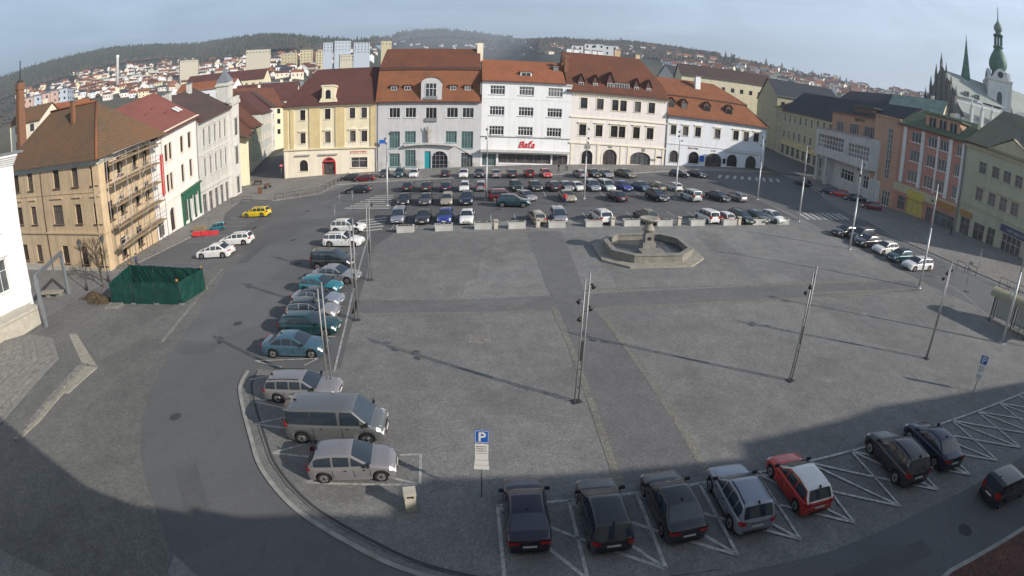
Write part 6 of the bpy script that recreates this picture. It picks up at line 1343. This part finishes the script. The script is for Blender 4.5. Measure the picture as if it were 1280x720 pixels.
car('sedan','bluesilver', -14.3,34.5, -6,'blue-grey saloon with dark roof just before the teal car', GL, roof='darkgrey', sc=.97)
car('hatch','teal', -15.0,37.1, -9,'small teal hatchback in the row along the curved kerb', GL, sc=.98)
car('sedan','silver', -14.5,39.5, -8,'silver saloon just before the dark boxy van', GL)
car('mpv','darkgrey', -16.0,42.9, -3,'dark grey boxy van in the row along the curved kerb', GL, cat='van')
car('estate','white', -17.2,49.6, -5,'white estate before the white crossover', GL, sc=1.02)
car('suv','white', -18.3,54.6, -6,'white crossover next to the small striped crossing', GL, sc=.98)
car('sedan','white', -31.2,47.0, 183,'white saloon nearest the green fence', GL, sc=1.05)
car('estate','white', -31.0,51.4, 184,'white estate behind the white saloon at the west side', GL, sc=1.0)
car('estate','yellow', -35.2,64.6, 176,'bright yellow estate car near the side street', GL)
# east road
for k, c, x, y, h_, lab, kw in (('estate','white',42.6,42.4,186,'white estate nearest on the east road',{}),('hatch','darkteal',42.0,45.0,188,'dark teal hatchback behind the white estate',{}),('hatch','white',41.9,47.7,190,'white hatchback with black windows on the east road',{}),('sedan','black',41.2,50.3,190,'black saloon beside the white hatchback',{}),('mpv','grey',41.8,52.6,190,'grey minivan half hidden behind the black saloon',dict(sc=.95)),('sedan','darkgrey',40.4,54.2,190,'dark grey saloon farthest in the east road row',{}),):
    car(k, c, x, y, h_, lab, GE, **kw)
for k, c, px, py, h_, lab, kw in (('hatch','darkred',1088,262,160,'dark red hatchback parked by the modern block',{}),('sedan','black',1068,252,160,'black saloon between the two red cars',{}),('hatch','red',1049,246,150,'red hatchback under the overhang of the modern block',dict(sc=1.0)),('hatch','navy',1036,243,150,'dark blue hatchback left of the red one under the overhang',{}),('hatch','black',1003,232,110,'black hatchback driving into the far right street',{})):
    x, y = at(px, py); car(k, c, x, y, h_, lab, GE, **kw)
# north lot, front row (facing the square or away), px of the ground centre
rowsN = [
 (276.5, [(499,'mpv','bluesilver',-85,'silver-blue minivan beside the striped crossing in the planter row',.95),(530,'sedan','darkgrey',-86,'dark grey saloon beside the bright blue hatchback',1),(557,'hatch','blue',-88,'bright blue hatchback in the front row',1.05),(584,'sedan','white',-88,'white saloon beside the bright blue hatchback, behind planters',1),(671,'estate','beige',100,'beige estate behind the stone bin',.95),(698,'mpv','bluesilver',-84,'bluish minivan behind the planter with red flowers',.93),(751,'suv','white',102,'white crossover seen from behind in the front row',1),(807,'suv','olive',104,'dark olive off-roader behind the fountain bowl',1),(883,'mpv','white',104,'white delivery minivan in the front row',.95),(904,'hatch','red',104,'red hatchback with white roof beside the white delivery minivan',.95),(926,'estate','greenblack',-74,'dark green estate in the front row',1),(946,'hatch','grey',-74,'grey hatchback in the front row',1),(966,'hatch','white',-72,'white hatchback at the end of the planter row by the crossing',1)]),
 (254, [(506,'sedan','black',-84,'black saloon nearest the striped crossing, behind the planter row',1),(533,'sedan','grey',-86,'grey saloon in the third row',1),(559,'estate','beige',-86,'pale beige estate in the third row',1),(584,'suv','navy',-88,'dark blue off-roader in the third row',1)]),
 (258, [(642,'suv','darkteal',-8,'big dark blue off-roader parked across the lane',1.05)]),
 (250, [(628,'mpv','darkred',12,'dark maroon minivan behind the big blue off-roader',.95),(658,'hatch','silver',-60,'pinkish silver hatchback above the big blue off-roader',.95),(709,'sedan','beige',-80,'pale beige saloon in the middle of the lot',1),(771,'sedan','purpleblack',104,'dark plum saloon in the middle of the lot',1),(821,'suv','black',-70,'black off-roader left of the white mast',1),(863,'mpv','greenwhite',104,'pale greenish minivan right of the white mast',1),(897,'sedan','black',-66,'black saloon right of the pale minivan',1),(920,'estate','silver',104,'silver estate closest to the zebra crossing, beside a black saloon',.95)]),
 (237.5, [(511,'sedan','black',94,'black saloon nearest the striped crossing in the middle row',1),(534,'sedan','darkgrey',94,'charcoal saloon in the second row',1),(558,'sedan','navy',94,'violet-blue saloon in the second row',1),(581,'estate','white',-88,'white estate in the second row',.95),(601,'mpv','silver',94,'silver minivan left of the mast in the second row',.9),(645,'suv','greenblack',-80,'greenish black off-roader in the second row',.95),(669,'hatch','darkgrey',-80,'dark grey hatchback in the second row',1),(691,'suv','black',100,'black crossover in the second row',.95),(708,'hatch','silver',-78,'silver hatchback beside the small white one',.95),(722,'hatch','white',-76,'small white hatchback in the second row',.9),(740,'mpv','bluesilver',-76,'bluish silver minivan right of the mast',.95),(758,'mpv','greenwhite',-74,'white and green minivan in the second row',.95),(779,'hatch','blue',-72,'royal blue hatchback in the second row',1),(801,'sedan','steelblue',-72,'steel blue saloon in the second row',1),(820,'estate','olive',104,'olive grey estate in the second row',1),(842,'hatch','white',104,'white hatchback right end of the second row',.95)]),
 (221, [(481,'hatch','black',-85,'black hatchback in the top row beside the tall mast',1),(500,'suv','darkteal',-86,'dark teal off-roader in the top row',1),(518,'hatch','white',-87,'white hatchback in the top row before the grey house',1),(557,'hatch','purpleblack',94,'plum hatchback alone before the canopy of the grey house',1),(580,'sedan','white',-88,'white saloon in the top row',1),(599,'suv','black',-88,'black off-roader in the top row',.95),(620,'sedan','silver',94,'silver saloon in the top row right of the mast',1),(640,'sedan','black',96,'black saloon before the shop house',1),(661,'mpv','darkred',98,'dark red minivan before the shop house',.92),(682,'hatch','red',-80,'bright red hatchback before the shop house',1),(725,'estate','silver',102,'silver estate before the smaller arch of the pink house',1),(742,'hatch','black',-76,'black hatchback before the pink house doorway',1),(757,'sedan','silver',-76,'pale silver saloon before the pink house doorway',.95),(781,'sedan','olive',-60,'olive saloon beside the pink house pavement',1.05),(849,'hatch','black',-30,'black hatchback parked before the inn',1),(871,'sedan','navy',-66,'navy saloon parked before the inn gateway',1)]),
]
for py, L_ in rowsN:
    for px, k, c, h_, lab, s_ in L_:
        x, y = at(px, py); car(k, c, x, y, h_, lab, GN, sc=s_, roof='white' if 'red hatchback with white roof beside' in lab else None)
for px, py, k, c, h_, lab in ((438,226,'hatch','black',176,'black hatchback beside the railings before the yellow house'),(456,227,'hatch','darkred',178,'dark pinkish red hatchback before the yellow house'),(448,241,'estate','black',176,'shiny black estate nearest the striped crossing')):
    x, y = at(px, py); car(k, c, x, y, h_, lab, GN)
for k in CARS:
    if k not in CARUSED: bpy.data.objects.remove(CARS[k])
# ------------------------------------------------------------------ far town on the slopes
rt = random.Random(11)
def far_house(px, py, w, d, h, rise, wm, rm, rz, lab, group, name='town_house', cat='house', win=True, dist=None, flat=False, sink=2):
    dist_given = dist
    if dist: r = ray(px, py); a = atan2(r.x, r.y); x, y = dist*sin(a), dist*cos(a); z = H+dist*r.z/hypot(r.x, r.y)-h-(rise if not flat else 0)
    else: x, y, z, dist = on_hill(px, py)
    t = empty(name, (x, y, z), rz, label=lab, cat=cat, group=group)
    sink = 26 if dist_given else sink
    g = MB(); g.box(-w/2,w/2,-d/2,d/2,-sink-8,h)
    if not flat: g.poly([(-w/2,-d/2,h),(-w/2,0,h+rise-.1),(-w/2,d/2,h)][::-1]); g.poly([(w/2,-d/2,h),(w/2,0,h+rise-.1),(w/2,d/2,h)])
    g.build('wall', M(wm), t)
    g = MB(); e = .4
    if flat: g.box(-w/2-.2,w/2+.2,-d/2-.2,d/2+.2,h,h+.4)
    else: g.poly([(-w/2-e,-d/2-e,h-.3),(w/2+e,-d/2-e,h-.3),(w/2+e,0,h+rise),(-w/2-e,0,h+rise)]); g.poly([(-w/2-e,0,h+rise),(w/2+e,0,h+rise),(w/2+e,d/2+e,h-.3),(-w/2-e,d/2+e,h-.3)])
    ro = g.build('roof', M(rm), t)
    if not flat and rise > 2: g = MB(); g.box(w*.2,w*.2+.8,.3,1.0,h+rise*.5,h+rise+.9); g.build('chimney', M('plaster_ivory'), ro)
    if win:
        g = MB(); nz = max(1, int(h/3)); nx = max(2, int(w/3.2))
        for k in range(nz):
            for i in range(nx): u = -w/2+(i+.5)*w/nx; g.box(u-.55,u+.55,-d/2-.06,-d/2+.02,k*h/nz+.9,k*h/nz+2.3)
        for k in range(nz):
            for i in range(max(1, int(d/3.5))): v = -d/2+(i+.5)*d/max(1, int(d/3.5)); g.box(w/2-.02,w/2+.06,v-.5,v+.5,k*h/nz+.9,k*h/nz+2.3)
        g.build('windows', M('glass'), t)['kind'] = 'stuff'
    return t
WM = [('plaster_white','white'),('plaster_ivory','cream'),('plaster_pinkish','pale'),('plaster_cream','buff'),('plaster_bluewhite','bluish white')]
RM = [('tiles_orange','orange'),('tiles_brown','brown'),('tiles_maroon','maroon'),('tiles_slate','slate'),('tiles_rustorange','rusty')]
NH = [0]; MASS = MB(); MASSM = ['plaster_white','plaster_ivory','plaster_pinkish','tiles_orange','tiles_brown','tiles_maroon','tiles_slate','block_cream','glass']; mat('block_cream', (.50,.47,.38))
def band(x0, x1, ytop, ybot, n, sector):
    for i in range(n):
        px = rt.uniform(x0, x1); t = (px-x0)/(x1-x0); a, b_ = lerp(ytop[0], ytop[1], t), lerp(ybot[0], ybot[1], t); py = lerp(a, b_, rt.random())
        w_, wn = rt.choice(WM); r_, rn = rt.choice(RM); wd = rt.uniform(7, 14); d_ = rt.uniform(7, 9)
        r = ray(px, py); az = atan2(r.x, r.y); NH[0] += 1
        if i >= n*.32:      # past the three hundred that show largest: one mass
            x, y, z, dd_ = on_hill(px, py); a_ = -az+rt.choice((0,.4,-.3,pi/2)); ca, sa = cos(a_), sin(a_); hh = rt.choice((3.5,4.5,6)); mw, mr = rt.choice((0,0,1,1,2,7)), rt.choice((3,3,4,4,5,6)); rs = rt.uniform(2,3.5)
            W_ = lambda u, v, zz: (x+u*ca-v*sa, y+u*sa+v*ca, z+zz); k = wd/2; j = d_/2
            for p in (((-k,-j),(k,-j)),((k,-j),(k,j)),((k,j),(-k,j)),((-k,j),(-k,-j))): MASS.poly([W_(*p[0],-8),W_(*p[1],-8),W_(*p[1],hh),W_(*p[0],hh)], mw)
            MASS.poly([W_(-k,-j,hh),W_(-k,j,hh),W_(-k,0,hh+rs)], mw); MASS.poly([W_(k,-j,hh),W_(k,0,hh+rs),W_(k,j,hh)], mw)
            MASS.poly([W_(-k-.4,-j-.4,hh-.2),W_(k+.4,-j-.4,hh-.2),W_(k+.4,0,hh+rs+.1),W_(-k-.4,0,hh+rs+.1)], mr); MASS.poly([W_(k+.4,j+.4,hh-.2),W_(-k-.4,j+.4,hh-.2),W_(-k-.4,0,hh+rs+.1),W_(k+.4,0,hh+rs+.1)], mr)
            for q in range(3): u = -k+(q+.5)*2*k/3; MASS.poly([W_(u-.5,-j-.06,hh*.35),W_(u+.5,-j-.06,hh*.35),W_(u+.5,-j-.06,hh*.7),W_(u-.5,-j-.06,hh*.7)], 8)
            continue
        far_house(px, py, wd, d_, rt.choice((3.5,4.5,6)), rt.uniform(2.2,3.8), w_, r_, -az+rt.choice((0,.3,-.3,pi/2,pi/2+.3)), 'small %s house with %s roof %s' % (wn, rn, sector), '%s houses with %s roofs %s' % (wn, rn, sector))
band(20, 140, (118, 92), (140, 118), 110, 'on the slope beyond the brick chimney')
band(90, 255, (92, 74), (124, 104), 190, 'on the slope by the slim white chimney')
band(110, 265, (104, 93), (128, 114), 70, 'just behind the red roof')
band(200, 330, (78, 70), (100, 92), 110, 'on the slope beyond the ornate turret')
band(285, 400, (74, 68), (106, 96), 90, 'on the slope behind the street')
band(395, 480, (60, 58), (84, 76), 40, 'behind the yellow house')
band(480, 820, (54, 58), (58, 74), 60, 'behind the front row ridges')
band(830, 1060, (66, 102), (88, 120), 130, 'on the slope behind the inn')
band(1030, 1175, (102, 122), (122, 134), 110, 'on the slope beside the church')
o = MASS.build('distant_houses', [M(k) for k in MASSM]); tag(o, 'dense mass of small pale houses with red roofs on the far slopes', 'houses', kind='stuff')
def block(px, py, w, d, h, wm, rz, lab, dist=None, rm='gutter', name='apartment_block'):
    r = ray(px, py); return far_house(px, py, w, d, h, 0, wm, rm, -atan2(r.x, r.y)+rz, lab, None, name, 'apartment block', flat=True, dist=dist)
mat('block_pink', (.50,.36,.32)); mat('block_blue', (.42,.48,.56)); mat('block_yellow', (.52,.46,.30)); mat('block_cream', (.50,.47,.38))
for i, (px, py, m_, lab) in enumerate(((35,124,'block_pink','pink section of the panel block next to the brick chimney'),(45,121.5,'block_blue','first bluish section of the pastel panel block'),(56,118.5,'block_pink','salmon section in the middle of the pastel panel block'),(66,115.5,'block_pink','rosy section of the pastel panel block'),(78,112.5,'block_blue','pale end section of the pastel panel block'))):
    block(px, py, 10.6, 12, 17, m_, -.35, lab, dist=330)
block(323, 63, 28, 11, 4.5, 'block_cream', 0, 'long cream apartment block high on the wooded slope', dist=620); block(236, 76, 26, 10, 3.5, 'block_cream', .1, 'long beige block at the forest edge on the slope by the slim white chimney', dist=760)
for px, py, w, h, m_, lab in ((362,67,22,14,'block_yellow','olive-yellow apartment block left of the tall yellow one'),(383,63,17,20,'block_yellow','tall yellow apartment block above the yellow house roof'),(402,65,16,18,'block_yellow','buff apartment block right of the tall yellow one'),(410,54,13,13,'block_blue','small blue apartment block on the skyline'),(428,52,22,14,'block_blue','long pale blue apartment block on the skyline'),(452,54,22,15,'block_blue','bluish white apartment block left of the tall red roof'),(440,69,34,9,'block_cream','low white long building below the blue blocks'),(483,52,14,6,'block_yellow','small yellow flat building on the skyline')):
    block(px, py, w*.85, 10, h*.85, m_, rt.uniform(-.2,.2), lab, dist=620)
for px, py, w, lab in ((722,58,7,'white cube-like building left of the pair on the skyline'),(738,56,7,'first of the white square buildings behind the arcade house'),(748,56,8,'second of the white square buildings behind the arcade house'),(764,58,9,'rightmost white square building behind the arcade house')): block(px, py, w, 7, 6.5, 'plaster_white', 0, lab, dist=330)
# nearer roofs rising over the house rows
def roofhouse(px, py, dist, w, d, h, rise, wm, rm, rz, lab): return far_house(px, py, w, d, h, rise, wm, rm, radians(rz), lab, None, dist=dist, win=True)
roofhouse(905, 86, 190, 33, 13, 5, 4.5, 'plaster_cream', 'tiles_darkbrown', -6, 'long house with grey-brown roof and two white chimneys behind the inn')
roofhouse(858, 85, 210, 20, 14, 8, 6, 'plaster_pinkish', 'tiles_slate', 20, 'house with dark slate roof behind the arcade house')
roofhouse(1000, 104, 175, 22, 20, 8, 6, 'plaster_olive', 'tiles_slate', -8, 'wide dark slate roof behind the yellow building')
roofhouse(1105, 117, 150, 22, 16, 6, 4, 'plaster_olive', 'tiles_slate', -70, 'dark roofed house behind the orange house')
roofhouse(1150, 122, 138, 14, 10, 8, 5, 'plaster_cream', 'copper_green', -60, 'house with pale green copper roof before the church')
roofhouse(335, 104, 175, 20, 14, 9, 6, 'plaster_ivory', 'tiles_maroon', 15, 'house with maroon roof above the side street'); roofhouse(352, 102, 200, 16, 12, 9, 5, 'plaster_white', 'sheet_metal', 40, 'house with blue-grey metal roof left of the yellow house')
roofhouse(312, 110, 160, 16, 12, 9, 6, 'plaster_cream', 'tiles_brown', 60, 'brown roofed house right of the turret'); roofhouse(262, 101, 190, 22, 9, 4, 3, 'plaster_white', 'tiles_orange', 5, 'orange roofed house left of the turret top'); roofhouse(285, 90, 260, 40, 12, 8, 5, 'plaster_cream', 'tiles_maroon', 10, 'long maroon roofed house beyond the turret')
far_house(150, 101, 70, 12, 5, 2.5, 'plaster_whitegrey', 'copper_green', .55, 'long hall with pale green roof behind the red roof', None); far_house(214, 91, 46, 12, 4, 2.5, 'plaster_whitegrey', 'copper_green', .5, 'second shorter hall with pale green roof', None)
roofhouse(88, 126, 140, 10, 9, 6, 3.5, 'plaster_ivory', 'tiles_orange', 30, 'small house with orange gable behind the ochre roof'); roofhouse(45, 132, 120, 9, 8, 6, 3, 'plaster_ivory', 'tiles_ochre', 10, 'small pink gabled house by the brick chimney')
def stack(px, pytop, pybot, dist, r, m, lab, cap=True):
    a = ray(px, pytop); az = atan2(a.x, a.y); b_ = ray(px, pybot); zt_, zb_ = H+dist*a.z/hypot(a.x, a.y), H+dist*b_.z/hypot(b_.x, b_.y)-8
    x, y = dist*sin(az), dist*cos(az); t = empty('factory_chimney', (x, y, zb_), label=lab, cat='chimney'); hh_ = zt_-zb_; g = MB(); g.lathe([(r*1.25,0),(r,hh_*.9),(r*1.15,hh_*.91),(r*1.15,hh_)], n=4 if cap else 14, smooth=not cap, a0=.6); g.build('shaft', M(m), t)
    if cap: g = MB(); g.tube((0,0,hh_),(0,0,hh_+r*4.5),r*.12); g.box(-r*.5,r*.5,-r*.5,r*.5,hh_,hh_+r*.5); g.build('antenna', M('metal_dark'), t)
stack(25, 104, 145, 110, .92, 'brick', 'square-topped brick chimney with antenna beside the ochre house roof'); stack(147, 69, 98, 700, 1.8, 'plaster_white', 'slim white factory chimney on the slope by the slim white chimney', False)
# ------------------------------------------------------------------ woods and trees
mat('conifer', (.028,.046,.030), rough=.9, col2=(.055,.072,.042), vscale=.4); mat('leafless', (.095,.082,.070), rough=.95, col2=(.060,.052,.047), vscale=.5); mat('wood_mass', (.040,.052,.034), rough=1, col2=(.075,.064,.050), vscale=.02)
def clump(g, x, y, z, r, h, n, m=0, con=False):
    k0 = len(g.v)
    if con:
        for q in range(3):
            zb_, zt_, rr_ = z+h*(.12+.25*q), z+h*(.55+.225*q), r*(1-.27*q); ring = [(x+rr_*rt.uniform(.75,1.15)*cos(2*pi*i/7), y+rr_*rt.uniform(.75,1.15)*sin(2*pi*i/7), zb_+rt.uniform(-.05,.05)*h) for i in range(7)]
            for i in range(7): g.poly([ring[i], ring[(i+1)%7], (x, y, zt_)], m)
    else:
        rows = []
        for j, (f, zz) in enumerate(((.45,.12),(.95,.35),(1.0,.6),(.6,.85),(.12,1.0))): rows.append([(x+r*f*rt.uniform(.7,1.2)*cos(2*pi*i/6), y+r*f*rt.uniform(.7,1.2)*sin(2*pi*i/6), z+h*(zz+rt.uniform(-.08,.08))) for i in range(6)])
        g.grid(rows, close=True, smooth=False, mf=lambda j, i: m)
def forest(name, x0, x1, ftop, fbot, n, size, lab, con=.5):
    g = MB()
    for k in range(n):
        px = rt.uniform(x0, x1); t = pw(SKY, px); a, b_ = t+ftop(px), t+fbot(px); py = lerp(a, b_, rt.random()**1.0); x, y, z, d = on_hill(px, py)
        s_ = size*rt.uniform(.7,1.3)*(d/700)**.5; c = rt.random() < con
        clump(g, x, y, z-1, s_*(.32 if c else .55), s_*(1.5 if c else 1.0), 6, 0 if c else 1, c)
    o = g.build(name, [M('conifer'), M('leafless')]); tag(o, lab, 'woods', kind='stuff'); return o
lin = lambda a, fa, b_, fb: (lambda px: lerp(fa, fb, max(0, min(1, (px-a)/(b_-a)))))
forest('far_woods', -10, 245, lambda p: 1, lin(0, 26, 245, 15), 9000, 6.5, 'dark woods covering the hill behind the brick chimney', .4)
forest('far_woods', 225, 400, lambda p: .5, lin(225, 30, 400, 13), 5200, 6.5, 'mixed woods on the hill behind the cream blocks', .3)
forest('far_woods', 390, 500, lambda p: 1, lambda p: 7, 600, 8, 'line of trees behind the blue apartment blocks', .5)
forest('far_woods', 495, 640, lambda p: 1.0, lambda p: 7, 1600, 11, 'bluish woods on the farthest central hill', .4)
forest('far_woods', 610, 900, lambda p: -1, lambda p: 18, 6000, 4.6, 'dark bare woods behind the shop and arcade houses', .2)
forest('far_woods', 880, 1160, lambda p: 2, lambda p: 20, 1500, 4.2, 'scattered trees between the houses on the slope behind the inn', .25)
forest('garden_trees', 0, 400, lin(0, 30, 400, 20), lin(0, 60, 400, 50), 900, 4.2, 'garden trees scattered among the houses beyond the ochre roof', .25)
def lone(px, py, h, con, lab, group):
    x, y, z, d = on_hill(px, py); t = empty('conifer' if con else 'bare_tree', (x, y, z), label=lab, cat='tree', group=group)
    g = MB(); g.tube((0,0,-1),(0,0,h*.35),h*.03,n=5); g.build('trunk', M('bark'), t); g = MB()
    if con:
        for q in range(7):
            f = q/7; rr_ = h*.24*(1-f)+.2
            for i in range(9): a = 2*pi*i/9+q; u = rr_*rt.uniform(.6,1.15); g.poly([(0,0,h*(.16+f*.80)+h*.10),(u*cos(a-.3),u*sin(a-.3),h*(.12+f*.8)),(u*1.15*cos(a),u*1.15*sin(a),h*(.09+f*.8)),(u*cos(a+.3),u*sin(a+.3),h*(.12+f*.8))])
        g.poly([(-.15,0,h*.9),(.15,0,h*.9),(0,0,h)]); g.build('crown', M('conifer'), t)
    else:
        for q in range(60): a, b_ = rt.uniform(0, 2*pi), rt.uniform(.25,1); r_ = h*.32*math.sin(pi*min(1, (b_-.1)))*rt.uniform(.3,1); g.tube((0,0,h*b_*.5),(r_*cos(a),r_*sin(a),h*b_),.09,.03,n=4,caps=False)
        for q in range(10): a, b_ = rt.uniform(0, 2*pi), rt.uniform(.4,.85); r_ = h*.2*rt.random(); clump(g, r_*cos(a), r_*sin(a), h*b_, h*.08, h*.12, 5)
        g.build('crown', M('leafless'), t)
for i in range(26): px = rt.uniform(800, 1060); lone(px, pw(SKY, px)+rt.uniform(1.5,8), rt.uniform(9,15), rt.random() < .7, 'dark tree on the skyline above the slope behind the inn', 'skyline trees above the inn slope')
for i in range(24): px = rt.uniform(270, 400); lone(px, pw(SKY, px)+rt.uniform(2,10), rt.uniform(10,17), rt.random() < .5, 'tall tree on the hilltop skyline behind the apartment blocks', 'hilltop trees behind the apartment blocks')
for i in range(22): px = rt.uniform(640, 800); lone(px, pw(SKY, px)+rt.uniform(1,5), rt.uniform(8,14), rt.random() < .35, 'bare tree on the skyline behind the arcade house', 'skyline trees behind the arcade house')
for px, py, h, lab in ((378,97,11,'dark conifer rising beside the roof of the yellow house'),(244,86,16,'broad dark conifer on the slope by the slim white chimney'),(90,104,26,'tall dark conifer left of the pale hall'),(94,103,24,'second tall dark conifer left of the pale hall')): lone(px, py, h, True, lab, None)
for px, py, h, lab in ((1062,118,11,'rounded brownish bare tree behind the orange house'),(1084,120,10,'second rounded bare tree behind the orange house'),(1040,110,10,'bare tree between houses on the slope behind the inn')): lone(px, py, h, False, lab, None)
# ------------------------------------------------------------------ haze
ZTOP = max((o.matrix_world @ Vector(c)).z for o in bpy.data.objects if o.type == 'MESH' and o.name.startswith(('ground','far_woods')) for c in o.bound_box)+3
g = MB(); g.box(-4200,4200,-700,4200,-120,ZTOP); hz = g.build('haze', []); tag(hz, kind='stuff')
m = bpy.data.materials.new('haze'); m.use_nodes = True; nt = m.node_tree; nt.nodes.clear(); o_ = nt.nodes.new('ShaderNodeOutputMaterial'); v_ = nt.nodes.new('ShaderNodeVolumePrincipled')
v_.inputs['Color'].default_value = (.80,.88,1,1); v_.inputs['Density'].default_value = .00040; v_.inputs['Anisotropy'].default_value = .3; nt.links.new(v_.outputs['Volume'], o_.inputs['Volume']); hz.data.materials.append(m)
